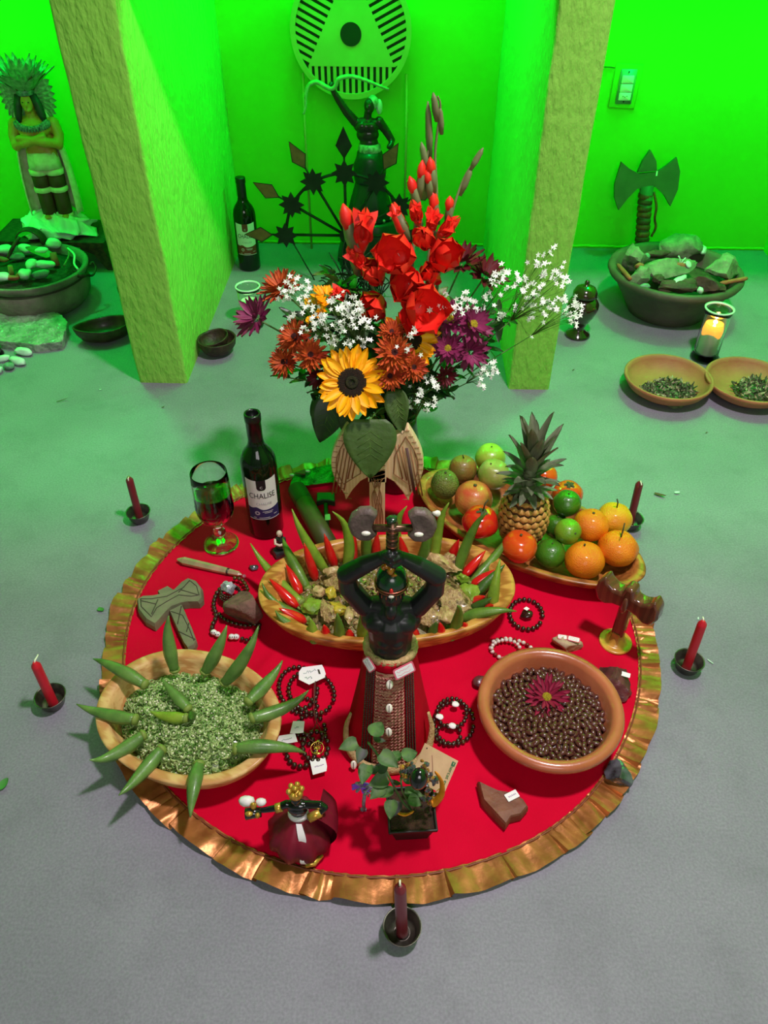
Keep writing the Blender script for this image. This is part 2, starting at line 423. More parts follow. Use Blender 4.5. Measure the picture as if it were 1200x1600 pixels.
# ============================================================ CANDLES
M_cup = mat('dull_tin', (120, 116, 108), (84, 80, 74), rough=.38, scale=60, metal=.85)
M_wick = mat('cotton_wick', (235, 230, 210), rough=.8)
def candle_mat(name, c): return mat(name, c, rough=.42, sss=.25, coat=.15)
M_cr = candle_mat('bright_red_wax', (206, 28, 48)); M_cd = candle_mat('dark_red_wax', (120, 32, 44))
def candle(px, py, tx, ty, m, lab, lean=(0, 0), ry=0, wick=((0, 0), (.004, .004), (.012, .003))):
    p = at(px, py); cup = thing('candle_cup', 'tin cup under the ' + lab, 'cup', p, 0, 'tin candle cups')
    mb = MB(); mb.lathe([(0, .0006), (.018, .0006), (.0205, .006), (.0255, .024), (.0262, .0248), (.0256, .0252), (.0246, .024), (.0195, .007), (.0175, .0025), (.0, .002)], 40)
    obj('bowl', mb, M_cup, cup)
    mb = MB(); mb.lathe([(.0262, .0240), (.0270, .0246), (.0266, .0254), (.0256, .0252), (.0258, .0243), (.0262, .0240)], 40); obj('rim', mb, M_cup, cup)
    obj('foot_ring', MB().lathe([(.0105, .0022), (.011, .0032), (.0118, .0022)], 32), M_cup, cup)
    top = on(tx, ty, p.y + lean[1]); q = thing('candle', lab, 'candle', (p.x, p.y, .0026), 0, 'red candles around the cloth')
    L_ = top - Vector((p.x, p.y, .0026)); M_ = Al((0, 0, 0), L_); h = L_.length
    r = .0082
    obj('wax_stick', MB().lathe([(0, 0), (r * 1.02, 0), (r, .004), (r * .98, h - .012), (r * .93, h - .0075), (r * .35, h), (0, h)], 20, M=M_, f=lambda a, z: 1 + .012 * math.sin(6 * a)), m, q, auto=40)
    obj('wick', MB().tube([M_ @ Vector((x, 0, h - .001 + z)) for x, z in wick], .0013, 6), M_wick, q)
candle(628, 1458, 625, 1384, M_cd, 'dark red candle standing at the front edge of the cloth', wick=((0, 0), (0, .007), (-.003, .008), (-.006, .003)))
candle(84, 1100, 54, 1035, M_cr, 'bright red candle on the floor left of the okra bowl', wick=((0, 0), (.003, .003), (.012, .001), (.016, .001)))
candle(1072, 1044, 1099, 970, M_cr, 'bright red candle on the floor at the right of the cloth', wick=((0, 0), (-.002, .004), (-.006, .004)))
candle(219, 812, 201, 745, M_cd, 'dark red candle on the floor left of the wine goblet', wick=((0, 0), (-.005, .001), (-.006, -.008)))
candle(983, 822, 1000, 752, M_cd, 'dark red candle behind the yellow oranges of the fruit tray', wick=((0, 0), (.003, .004), (.014, .002)))

# ============================================================ BOTTLES, GOBLET
M_bg = mat('dark_green_glass', (10, 26, 12), rough=.06, coat=.15, spec=.45)
M_cap = mat('black_foil_capsule', (16, 16, 18), rough=.32, coat=.3)
M_lab = mat('cream_label_paper', (228, 222, 224), rough=.6); M_navy = mat('navy_label_ink', (38, 40, 92), rough=.55)
M_ink = mat('black_label_ink', (20, 18, 24), rough=.6); M_maroon = mat('maroon_label_ink', (120, 50, 40), rough=.55)
M_greyink = mat('pale_grey_ink', (168, 164, 172), rough=.6)
def cyl(r, th0=0.0):
    def f(c): th = th0 + c.x / r; return Vector((math.sin(th) * (r + c.z), -math.cos(th) * (r + c.z), c.y))
    return f
def patch(r, poly, z_out=.0003, n=18, th0=0.0):
    'polygon in label coordinates laid on the bottle: list of (x, y0, y1) columns'
    f = cyl(r, th0); mb = MB(); vs = []
    for x, y0, y1 in poly: vs += [f(Vector((x, y0, z_out))), f(Vector((x, y1, z_out)))]
    return mb.add(vs, [(2 * i, 2 * i + 2, 2 * i + 3, 2 * i + 1) for i in range(len(poly) - 1)])
def wine(px, py, rz, lab, ink2, full=True, group=None):
    b = thing('wine_bottle', lab, 'bottle', at(px, py, CZ if full else 0), rz)
    r = .0372
    pr = [(0, .006), (.02, .004), (.030, 0), (.0345, .0015), (r, .007), (r, .178), (.0365, .190), (.034, .202), (.028, .214), (.0205, .224), (.0165, .232), (.0148, .245), (.0146, .27)]
    obj('glass_body', MB().lathe(pr, 48), M_bg, b)
    cp = [(.0150, .232), (.01515, .25), (.01525, .285), (.0162, .286), (.0166, .290), (.0166, .301), (.0158, .3035), (.0128, .3035), (.0120, .300), (.0118, .285), (0, .284)]
    if not full: cp = cp[:6] + [(.0158, .3035), (0, .304)]
    obj('neck_capsule', MB().lathe([(.0166, .229)] + cp, 36), M_cap, b)
    W_ = .034; cols = [(-W_ + 2 * W_ * i / 24) for i in range(25)]
    rl = r + .0002
    y0, y1 = .060, .168
    obj('label_paper', patch(rl, [(x, y0, y1 - .004 * (1 - (x / W_) ** 2) * (1)) for x in cols]), M_lab, b)
    obj('label_band', patch(rl, [(x, y0 + .002, .087 + .007 * (abs(x / W_)) ** 2 + (.006 * math.exp(-((x + .014) / .008) ** 2))) for x in cols], .0006), ink2, b)
    obj('label_line', patch(rl, [(x, y0, y0 + .0009) for x in cols], .0008), M_greyink, b)
    obj('label_tab', patch(rl, [(x * .28, .139 - .0 + .006 * (x / W_) ** 4 * 1.0, y1 - .003) for x in cols], .0006), ink2 if not full else M_ink, b)
    f = cyl(rl, 0)
    def tx(s, size, x, y, m_, nm, z=.0009):
        obj(nm, text_mb(s, size * .92, lambda c: f(Vector((c.x + x, c.y * (1.35 if nm == 'lettering' and size > .012 else 1) + y, z))), .0), m_, b, smooth=False)
    tx('CHALISE', .0158, 0, .124, M_ink, 'lettering')
    tx('C', .009, 0, .1465, M_lab, 'emblem_letter')
    tx('CHALISE', .0095, .002, .103, M_greyink, 'ghost_lettering')
    mb = MB()
    for r0 in (.0052, .0036):
        mb.add([f(Vector((-.014 + q * math.cos(2 * PI * k / 24), .0785 + q * math.sin(2 * PI * k / 24), .0009))) for q in (r0, r0 - .0008) for k in range(24)], [(k, (k + 1) % 24, 24 + (k + 1) % 24, 24 + k) for k in range(24)])
    obj('seal', mb, M_lab, b, smooth=False)
    mb = MB()
    for x, y, w_ in ((.008, .082, .022), (.009, .0785, .016), (-.02, .066, .006), (.0, .0655, .022), (.024, .071, .008)):
        c = [(x - w_ / 2 + w_ * k / 6, y - .0006, y + .0006) for k in range(7)]; q = patch(rl, c, .0009); mb.add(q.v, q.f)
    obj('small_print', mb, M_lab, b, smooth=False)
    return b
wine(417, 826, R(11), 'open dark wine bottle with a white and navy label on the red cloth', M_navy)
wine(391, 418, R(6), 'dark wine bottle with a white and maroon label by the back wall', M_maroon, False)
# the goblet
M_gl = mat('clear_glass', (245, 250, 245), rough=.01, trans=1, ior=1.45)
M_wine = mat('red_wine', (16, 8, 8), rough=.05, coat=.5)
g = thing('wine_goblet', 'glass goblet with studded bowl and round foot, half filled with dark red wine', 'glass', at(346, 850, CZ + .001), 0); g.scale = (1, 1, .92)
def studs(a, z): return 1 + (.045 * abs(math.sin(11 * a + (.5 * PI if int(z / .008) % 2 else 0))) * abs(math.sin(z / .008 * PI)) if .088 < z < .135 else 0)
outer = [(0, .001), (.030, 0), (.037, .0015), (.037, .003), (.030, .006), (.012, .011), (.0065, .018), (.006, .024), (.010, .029), (.0135, .036), (.0135, .042), (.009, .049), (.006, .053), (.006, .058), (.010, .064), (.021, .075), (.030, .088), (.0335, .092), (.0355, .100), (.037, .108), (.0378, .116), (.0383, .124), (.0385, .135), (.0385, .16), (.0378, .19), (.0362, .212), (.0355, .2145)]
inner = [(.0340, .212), (.0355, .19), (.0362, .16), (.0362, .135), (.0352, .115), (.031, .095), (.020, .080), (.008, .071), (0, .069)]
obj('glass_bowl', MB().lathe(outer + inner, 66, f=studs), M_gl, g)
obj('wine', MB().lathe([(0, .0695), (.0078, .0715), (.0198, .0805), (.0308, .0955), (.0350, .1155), (.0360, .135), (.0360, .158), (0, .158)], 48), M_wine, g, auto=40)

# ============================================================ WOODEN BOWLS
M_wood = mat('varnished_honey_wood', (206, 148, 72), (160, 98, 38), rough=.42, scale=26, wave=True, stretch=(.25, 1.6, 3), lo=.1, hi=.9, coat=.12, bump=.3, bscale=60)
M_pale = mat('pale_raw_wood', (214, 172, 112), (190, 136, 78), rough=.55, scale=24, wave=True, stretch=(.3, 1.6, 3), lo=.1, hi=.9, coat=.1, bump=.3, bscale=60)
M_woodd = mat('warm_brown_wood', (176, 108, 52), (130, 74, 34), rough=.4, scale=26, wave=True, stretch=(.25, 1.6, 3), lo=.1, hi=.9, coat=.15)
def oval(a, b, h, lip, base=.62, lipx=None, p=2.0, n=96, wob=0):
    'carved oval bowl; lip = rim width across, lipx = rim width at the long ends'
    lipx = lipx or lip; rows = []
    def pt(t, ra, rb, z):
        c, s = math.cos(t), math.sin(t); e = 2 / p
        return (ra * abs(c) ** e * (1 if c >= 0 else -1), rb * abs(s) ** e * (1 if s >= 0 else -1), z + wob * math.sin(2 * t + 1) * z / h)
    prof = [(base, .0, 0), (base * 1.06, .0, .03), (.80, .0, .22), (.93, 0, .55), (.99, 0, .88), (1.0, 0, .96), (.992, .0, 1.0), (1, .25, 1.01), (1, .8, 1.0), (1, 1.0, .96), (.97, 1.0, .8), (.90, 1.0, .5), (.72, 1.0, .25), (.4, 1, .14), (.01, 1, .12)]
    vs = []
    for k_, li, z in prof:
        for i in range(n):
            t = 2 * PI * i / n; vs.append(pt(t, max(.001, (a - lipx * li) * k_), max(.001, (b - lip * li) * k_), z * h))
    m = len(prof)
    fs = [(j * n + i, j * n + (i + 1) % n, (j + 1) * n + (i + 1) % n, (j + 1) * n + i) for j in range(m - 1) for i in range(n)]
    return MB().add(vs, fs + [tuple(range(n - 1, -1, -1)), tuple(range((m - 1) * n, m * n))])
B1 = Vector((-.012, 1.008, CZ)); B1r = R(5)
gb = thing('oval_wooden_bowl', 'large oval honey-coloured wooden bowl full of stew, okra and red peppers', 'bowl', B1, B1r)
obj('bowl_body', oval(.243, .138, .078, .013, .60, .036, 2.15), M_wood, gb)
B2 = Vector((-.332, .727, CZ)); B2r = R(-22)
ob = thing('round_wooden_bowl', 'pale round wooden bowl heaped with chopped okra at the left of the cloth', 'bowl', B2, B2r)
obj('bowl_body', oval(.158, .122, .064, .018, .6, .020, 2.1), M_pale, ob)
B3 = Vector((.276, 1.222, CZ)); B3r = R(-35)
tb_ = thing('fruit_tray', 'long boat-shaped wooden tray holding the fruit, lying across the cloth edge', 'tray', B3, B3r)
obj('tray_body', oval(.264, .126, .050, .014, .66, .020, 1.9), M_woodd, tb_)

# ------------------------------------------------------------ pods and peppers
def pod_mb(L_, r, bend, ridges=.10, n=10):
    pts = []; rad = []
    for i in range(13):
        t = i / 12; pts.append((bend * (4 * t * (t - 1) + .9 * max(0, t - .8) ** 1.2 * 4) * L_ * -.8, 0, t * L_))
        rad.append(r * (.66 + .34 * min(1, t * 3.5)) * (1 - max(0, (t - .2) / .8) ** 2.0 * .93))
    mb = MB(); mb.tube(pts, rad, n, ridges=ridges); return mb
M_ok = [mat('okra_skin_%s' % k, a, b, rough=.42, scale=35, coat=.15, bump=.3, bscale=200) for k, a, b in (('light', (134, 160, 50), (106, 136, 38)), ('mid', (98, 130, 44), (74, 108, 36)), ('dull', (104, 138, 66), (78, 112, 52)), ('deep', (66, 98, 34), (50, 80, 28)))]
M_okcap = mat('okra_cap', (120, 138, 60), rough=.6)
M_pep = mat('red_pepper_skin', (218, 22, 26), (196, 10, 22), rough=.18, scale=20, coat=.6)
M_seed = mat('okra_seed', (226, 228, 190), rough=.5)
def along(mb, a, b, roll=0):
    'place +z mesh from a to b'
    return mb.xf(Al(a, b) @ Rz(roll))
def pod(name, a, b, r, m, lab, cat, bend=0, roll=0, ridges=.10, tipball=True, grp=None):
    a = Vector(a); b = Vector(b); L_ = (b - a).length
    mid = a
    o = thing(name, lab, cat, mid, group=grp)
    M_ = Al((0, 0, 0), b - a) @ Rz(roll)
    if cat == 'okra':
        obj('pod_body', pod_mb(L_, r, bend, .065).xf(M_), m, o)
        obj('cap', MB().lathe([(0, -.004), (r * .55, -.004), (r * .8, .0), (r * .79, .003), (r * .5, .004)], 10, M=M_), M_okcap, o)
    else:
        mb = MB(); pts = []; rad = []
        for i in range(12):
            t = i / 11; pts.append((bend * t * t * L_, 0, t * L_)); rad.append(r * min(1, .55 + t * 2.5) * (1 - max(0, (t - .3) / .7) ** 1.9 * .96))
        mb.tube(pts, rad, 12).xf(M_); obj('pepper_body', mb, m, o)
        obj('stalk', MB().tube([M_ @ Vector(v) for v in ((0, 0, .002), (0, 0, -.008))], [r * .3, r * .2], 6), M_okcap, o)
    return o
G1 = 'okra pods set around the oval bowl'; G2 = 'red peppers set around the oval bowl'
def A1(px, py, z=.062): return at(px, py, z)
# (base px, tip px, plane offset of the tip, colour, bend, roll, label)
okr = [((465, 935), (391, 852), None, 0, -.10, 90, 'long light green okra reaching past the left end of the oval bowl'),
 ((477, 912), (440, 839), None, 1, .10, 60, 'green curved okra leaning on the left rim beside the small pale figurine'),
 ((510, 892), (455, 797), .02, 0, .05, 0, 'longest light green okra, in front of the dark green tube'),
 ((537, 888), (526, 797), .02, 0, -.14, 0, 'okra with a hooked tip just right of the small green hammer'),
 ((572, 872), (574, 797), .012, 1, 0, 0, 'okra mostly hidden behind the left blade of the small stone axe'),
 ((626, 872), (631, 790), .012, 0, .10, 0, 'thin okra rising behind the handle of the small stone axe'),
 ((651, 878), (664, 795), .012, 1, -.14, 0, 'okra behind the right blade of the small stone axe'),
 ((680, 878), (699, 784), .02, 0, .06, 0, 'tall straight okra at the back rim, in front of the tray corner'),
 ((716, 897), (759, 797), .03, 1, .08, 0, 'long okra pointing at the red tomato with a stalk'),
 ((740, 906), (799, 832), None, 1, -.04, 0, 'long okra pointing at the limes from the right of the oval bowl'),
 ((747, 924), (789, 882), None, 3, 0, 0, 'dark okra between two red peppers at the right end of the oval bowl'),
 ((768, 948), (781, 875), .03, 0, .10, 90, 'upright curved okra near the right rim, over the other pods'),
 ((741, 952), (768, 934), None, 3, 0, 0, 'short dark okra low at the right end of the oval bowl'),
 ((720, 968), (806, 953), None, 1, .10, 100, 'long dark okra lying over the right rim towards the beaded bracelet'),
 ((472, 962), (407, 915), None, 1, .14, -60, 'curved okra lying along the inside of the left rim'),
 ((474, 983), (429, 956), None, 1, .10, -60, 'okra lying low at the left front of the oval bowl'),
 ((490, 994), (485, 966), .0, 0, 0, 0, 'stubby cut okra at the front rim, leftmost'),
 ((531, 998), (527, 958), -.006, 1, 0, 0, 'pointed okra standing between two red peppers at the front left rim'),
 ((565, 997), (571, 940), -.004, 0, 0, 0, 'okra standing at the front rim beside the black figure'),
 ((706, 990), (717, 944), -.006, 1, .1, 0, 'curved okra standing at the front right rim beside a round pepper end'),
 ((675, 994), (682, 972), -.004, 3, 0, 0, 'short okra end at the front rim, right of the black figure')]
for (b, t, dy, c, bend, roll, lab) in okr:
    a = A1(*b); e = at(t[0], t[1], .098) if dy is None else on(t[0], t[1], a.y + dy)
    pod('okra_pod', a - (e - a).normalized() * .012, e, .0112, M_ok[c], lab, 'okra', bend, roll, grp=G1)
pep = [((492, 902), (474, 849), .01, 'red pepper at the back left of the oval bowl, left of the longest okra'),
 ((522, 882), (505, 835), .01, 'red pepper between the longest okra and the okra with a hooked tip'),
 ((551, 877), (553, 825), .008, 'straight upright red pepper right of the hook-tipped okra'),
 ((587, 870), (587, 832), .006, 'red pepper under the left blade of the small stone axe'),
 ((634, 874), (624, 836), .006, 'red pepper right of the handle of the small stone axe'),
 ((664, 877), (665, 833), .006, 'red pepper left of the tall straight okra at the back rim'),
 ((704, 873), (716, 841), .006, 'small red pepper between the tall okra and the long leaning okra'),
 ((728, 896), (759, 860), None, 'red pepper leaning between the two long okras on the right'),
 ((741, 913), (777, 887), None, 'thick red pepper at the right end of the oval bowl'),
 ((740, 941), (758, 931), None, 'red pepper mostly covered by okra at the right end'),
 ((756, 953), (772, 944), None, 'orange-red pepper tip above the dark okra crossing the right rim'),
 ((460, 944), (418, 905), None, 'large red pepper lying at the left end of the oval bowl'),
 ((467, 922), (446, 881), None, 'red pepper between the two okras at the left end'),
 ((472, 969), (436, 949), None, 'thin red pepper lying over the low okra at the left front'),
 ((510, 996), (508, 976), -.004, 'red pepper end at the front rim, left of the pointed okra'),
 ((547, 996), (546, 984), -.008, 'round red pepper end at the front rim, left of the black figure'),
 ((690, 994), (687, 972), -.004, 'red pepper at the front rim, right of the black figure'),
 ((727, 984), (724, 972), -.008, 'round shiny red pepper end at the front right rim'),
 ((648, 995), (647, 980), -.004, 'red pepper end touching the side of the black figure')]
for (b, t, dy, lab) in pep:
    a = A1(*b); e = at(t[0], t[1], .092) if dy is None else on(t[0], t[1], a.y + dy)
    pod('red_pepper', a - (e - a).normalized() * .008, e, .0098, M_pep, lab, 'pepper', random.uniform(-.06, .06), 0, grp=G2)
# ---- stew
M_st1 = mat('cooked_okra_brown', (112, 104, 50), (70, 62, 28), rough=.3, scale=90, coat=.4, bump=1, bscale=250, c3=(134, 118, 70))
M_meat = mat('stewed_meat', (148, 112, 76), (84, 58, 40), rough=.35, scale=70, coat=.35, bump=2, bscale=180, c3=(186, 154, 104))
M_bone = mat('pale_fat_and_bone', (206, 174, 124), (160, 122, 80), rough=.4, scale=80, coat=.3, bump=1)
M_yel = mat('yellow_stewed_pulp', (206, 172, 50), (160, 140, 50), rough=.35, scale=80, coat=.3)
def in_oval(B, rz, a, b, rnd):
    while True:
        u, v = rnd.uniform(-1, 1), rnd.uniform(-1, 1)
        if u * u + v * v < 1: return u, v
heap = MB(); nu, nvv = 60, 20
vs = []
for j in range(nvv + 1):
    for k in range(nu):
        a = 2 * PI * k / nu; q = j / nvv; x, y = (.205) * q * math.cos(a), .116 * q * math.sin(a)
        vs.append((x, y, .040 + .030 * (1 - q ** 2.5) + .008 * noise.noise(Vector((x * 25, y * 25, 0)))))
heap.add(vs, [(j * nu + k, j * nu + (k + 1) % nu, (j + 1) * nu + (k + 1) % nu, (j + 1) * nu + k) for j in range(nvv) for k in range(nu)])
stew = tag(obj('okra_stew', heap, M_st1, loc=B1, rot=(0, 0, B1r)), 'brown stew of cut okra and meat filling the oval bowl', 'stew'); stew['kind'] = 'stuff'
def surf(u, v): q = math.hypot(u, v); return .040 + .030 * (1 - q ** 2.5) + .008 * noise.noise(Vector((u * .196 * 25, v * .110 * 25, 0)))
bits = {'brown_bits': (M_st1, 420, (.004, .009)), 'meat_bits': (M_meat, 230, (.004, .010)), 'okra_slices': (M_ok[0], 260, (.004, .006)), 'pale_bits': (M_bone, 110, (.003, .007))}
rnd = random.Random(3)
for nm, (m_, cnt, (r0, r1)) in bits.items():
    mb = MB()
    for i in range(cnt):
        u, v = in_oval(0, 0, 1, 1, rnd); r = rnd.uniform(r0, r1)
        c = Vector((u * .188, v * .104, surf(u, v) + rnd.uniform(-.001, .004)))
        M_ = Rx(rnd.uniform(-50, 50)) @ Ry(rnd.uniform(-50, 50)) @ Rz(rnd.uniform(0, 360))
        if nm == 'okra_slices': mb.lathe([(r * .5, -.0015), (r, -.0015), (r, .0015), (r * .5, .0015), (r * .5, -.0015)], 7, c=(0, 0, 0), M=Matrix.Translation(c) @ M_)
        else: mb.ball(c, (r * rnd.uniform(.8, 1.5), r * rnd.uniform(.5, 1), r * .5), 8, 5, M=M_, amp=.5, freq=2, seed=i)
    o = obj(nm, mb, m_, stew); o['kind'] = 'stuff'
def chunk(px, py, z, r, m_, seed, lab, rot=0, nm='meat_chunk', cat='meat'):
    p = at(px, py, z + .006); r = [x * 1.15 for x in r]; o = obj(nm, rock_mb(r, seed, 5, .35, 3).xf(Rz(rot)), m_, loc=p, auto=50); tag(o, lab, cat, 'chunks lying on the stew'); return o
chunk(711, 937, .075, (.034, .032, .016), M_meat, 3, 'big round slice of oxtail right of the black figure', 20)
chunk(692, 880, .075, (.030, .014, .012), M_bone, 5, 'pale slab of meat behind the big oxtail slice', -25)
chunk(672, 965, .068, (.021, .018, .012), M_meat, 8, 'square grey piece of meat at the front, right of the black figure', 30)
chunk(697, 962, .074, (.016, .014, .010), M_bone, 9, 'pale fatty lump below the big oxtail slice')
chunk(706, 875, .075, (.016, .014, .012), M_meat, 10, 'dark knuckle of meat beside the small red pepper')
chunk(545, 893, .076, (.026, .011, .011), M_meat, 11, 'long bone piece pointing at the left arm of the black figure', 28)
chunk(520, 892, .078, (.017, .013, .012), M_bone, 12, 'pale boiled piece below the red pepper at the back left', 10)
chunk(530, 910, .078, (.026, .018, .012), M_meat, 14, 'grey-brown chunk in the left half of the stew', -10)
chunk(503, 925, .070, (.016, .012, .010), M_bone, 15, 'pale lump close to the left okras')
chunk(516, 925, .074, (.010, .014, .008), M_yel, 16, 'yellow squash piece near the left okras', 0, 'squash_piece', 'vegetable')
chunk(528, 950, .072, (.018, .013, .010), M_yel, 17, 'yellow squash piece above the pointed front okra', 0, 'squash_piece', 'vegetable')
chunk(513, 955, .068, (.015, .022, .011), M_meat, 18, 'light brown ragged chunk left of the yellow piece at the front', 15)
chunk(545, 962, .070, (.008, .018, .009), M_bone, 19, 'slim pale strip standing left of the black figure')
chunk(553, 933, .076, (.014, .013, .011), M_bone, 21, 'round knob of bone left of the black figure')
chunk(734, 925, .070, (.016, .020, .010), M_ok[0], 22, 'mushy green cooked okra right of the oxtail slice', 0, 'cooked_okra', 'okra')
chunk(724, 903, .074, (.013, .009, .008), M_ok[0], 23, 'small green cooked okra piece above the mushy one', 0, 'cooked_okra', 'okra')
chunk(487, 945, .068, (.016, .018, .010), M_ok[0], 24, 'mushy green cooked okra near the left peppers', 0, 'cooked_okra', 'okra')
chunk(660, 875, .072, (.020, .014, .010), M_meat, 26, 'brown piece of meat behind the right elbow of the black figure', 0)
chunk(560, 905, .072, (.014, .012, .008), M_ok[1], 27, 'dull green leafy scrap left of the black elbow', 0, 'cooked_okra', 'okra')
for px, py, s, lab in ((655, 953, 31, 'upper'), (651, 965, 32, 'lower')):
    chunk(px, py, .072, (.009, .008, .007), M_bone, s, 'small cream cube of cassava right of the black figure, the %s one' % lab, 20, 'cassava_cube', 'vegetable')
# ---- chopped okra
M_chop = mat('chopped_okra_flesh', (172, 192, 122), (112, 146, 74), rough=.25, scale=120, coat=.5, bump=1, bscale=300)
M_chopr = mat('okra_slice_rind', (84, 124, 48), rough=.3, coat=.4)
def dome(u, v):
    q = math.hypot(u, v); return .030 + .042 * max(0, 1 - q ** 2.2) + .007 * noise.noise(Vector((u * 3, v * 3, 7)))
vs = []
for j in range(17):
    for k in range(48):
        a = 2 * PI * k / 48; q = j / 16; u, v = q * math.cos(a), q * math.sin(a); vs.append((u * .124, v * .092, dome(u, v) - .003))
ch = tag(obj('chopped_okra', MB().add(vs, [(j * 48 + k, j * 48 + (k + 1) % 48, (j + 1) * 48 + (k + 1) % 48, (j + 1) * 48 + k) for j in range(16) for k in range(48)]), M_chop, loc=B2, rot=(0, 0, B2r)), 'wet heap of finely chopped okra in the round wooden bowl', 'okra'); ch['kind'] = 'stuff'
rings = MB(); seeds = MB(); rnd = random.Random(9)
for i in range(1150):
    u, v = in_oval(0, 0, 1, 1, rnd); r = rnd.uniform(.0042, .0068)
    c = Vector((u * .124, v * .092, dome(u, v) + rnd.uniform(-.002, .002)))
    M_ = Matrix.Translation(c) @ Rx(rnd.uniform(-45, 45)) @ Ry(rnd.uniform(-45, 45)) @ Rz(rnd.uniform(0, 360))
    rings.lathe([(r * .62, -.0012), (r, -.0012), (r, .0014), (r * .62, .0014), (r * .62, -.0012)], 7, M=M_)
    if i % 4: seeds.ball(M_ @ Vector((rnd.uniform(-1, 1) * r * .4, rnd.uniform(-1, 1) * r * .4, .0012)), .0019, 6, 4)
for nm, mb, m_ in (('rings', rings, M_chop), ('seeds', seeds, M_seed)):
    o = obj(nm, mb, m_, ch); o['kind'] = 'stuff'
rinds = MB()
for i in range(420):
    u, v = in_oval(0, 0, 1, 1, rnd); r = rnd.uniform(.004, .0062); c = Vector((u * .124, v * .092, dome(u, v) + .0005))
    M_ = Matrix.Translation(c) @ Rx(rnd.uniform(-60, 60)) @ Ry(rnd.uniform(-60, 60)) @ Rz(rnd.uniform(0, 360))
    rinds.lathe([(r * .86, -.0012), (r, -.0012), (r, .0012), (r * .86, .0012), (r * .86, -.0012)], 7, M=M_)
o = obj('rinds', rinds, M_chopr, ch); o['kind'] = 'stuff'
G3 = 'okra pods standing in the chopped okra'
ok2 = [((227, 1070), (145, 1028), .085, 'okra over the upper left rim of the pale bowl', .06),
 ((212, 1124), (120, 1102), .080, 'okra pointing straight left from the pale bowl', -.08),
 ((224, 1148), (141, 1191), .088, 'okra arching down over the lower left rim of the pale bowl', -.16),
 ((253, 1170), (186, 1244), .080, 'okra pointing at the copper ruffle from the pale bowl', -.06),
 ((311, 1193), (297, 1276), .074, 'lowest okra of the pale bowl, hanging over its front rim', .08),
 ((273, 1047), (262, 962), None, 'upright okra crossing the foot of the stone axe', .04),
 ((320, 1050), (355, 978), None, 'okra whose tip meets the left skull bead', -.04),
 ((350, 1067), (405, 981), None, 'okra at the upper right of the pale bowl, tip by the brown stone', -.08),
 ((387, 1097), (442, 1034), .085, 'slender okra pointing up right towards the bead bracelets', -.10),
 ((393, 1122), (483, 1082), .085, 'thick curved okra lying over the bead bracelets', -.16),
 ((367, 1170), (478, 1174), .060, 'long okra reaching right below the paper tags', .10),
 ((294, 1108), (253, 1062), .10, 'longer one of two okras laid on the middle of the chopped heap', -.05),
 ((291, 1122), (235, 1113), .088, 'shorter yellow-tipped okra in the middle of the chopped heap', -.10)]
for i, (b, t, z, lab, bend) in enumerate(ok2):
    a = at(b[0], b[1], .078 if i < 11 else .086); e = on(t[0], t[1], a.y + .03) if z is None else at(t[0], t[1], z)
    pod('okra_pod', a, e, .0118 if i < 11 else .0105, M_ok[2] if i != 12 else M_ok[0], lab, 'okra', bend, 90 if z else 0, grp=G3)
p = at(301, 1113, .09); pod('okra_pod', at(299, 1116, .075), p + Vector((.004, -.03, .012)) * .6, .0085, M_ok[3], 'okra seen end on in the middle of the chopped heap', 'okra', grp=G3)

# ============================================================ BEAN BOWL
M_clay = mat('glazed_terracotta', (190, 106, 74), (168, 88, 58), rough=.3, scale=14, coat=.5, bump=.3, bscale=50)
M_bean = mat('cooked_brown_beans', (92, 46, 40), (60, 28, 26), rough=.28, scale=60, coat=.4)
B4 = Vector((.262, .752, CZ))
bb = thing('clay_bean_bowl', 'glazed terracotta bowl full of brown beans with a magenta daisy on top', 'bowl', B4)
obj('bowl_body', MB().lathe([(0, .002), (.070, 0), (.074, .003), (.098, .028), (.112, .050), (.1185, .060), (.1200, .067), (.1175, .0735), (.111, .076), (.103, .074), (.0985, .066), (.0955, .052), (.088, .034), (.07, .018), (0, .012)], 72), M_clay, bb)
def bz(q): return .044 + .010 * (1 - q * q)
bed = tag(obj('bean_bed', MB().lathe([(.0935, .040), (.07, .047), (.04, .051), (.0, .052)], 40), M_bean, loc=B4), 'bed of brown beans under the top layer in the clay bowl', 'beans'); bed['kind'] = 'stuff'
def bean(u): return Vector(u)
bmb = MB(); bmb.ball((0, 0, 0), (.0062, .0040, .0034), 10, 7, e=lambda d: 1 - .18 * max(0, d.y) * (1 - abs(d.x)))
bme = bmb.mesh('bean', M_bean)
rnd = random.Random(11); n_b = 0; extra = MB(); k = 0
pts_ = []
for i in range(300):
    q = math.sqrt((i + .5) / 300); a = i * 2.39996
    x, y = q * .0925 * math.cos(a), q * .0925 * math.sin(a)
    z = bz(q) + rnd.uniform(-.001, .0045); pts_.append((y, x, z, q))
pts_.sort()
fill = MB()
for i, (y, x, z, q) in enumerate(pts_):
    rot = (rnd.uniform(-.35, .35), rnd.uniform(-.35, .35), rnd.uniform(0, 6.28)); s = rnd.uniform(1.12, 1.42)
    if i < 300:
        o = link('bean', bme, None, B4 + Vector((x, y, z)), rot); o.scale = (s, s, s)
        tag(o, 'shiny brown bean in the clay bowl', 'bean', 'cooked beans in the clay bowl')
    else:
        from mathutils import Euler
        M_ = Matrix.Translation((x, y, z)) @ Euler(rot).to_matrix().to_4x4() @ Sc(s); fill.add([M_ @ Vector(v) for v in bmb.v], bmb.f)

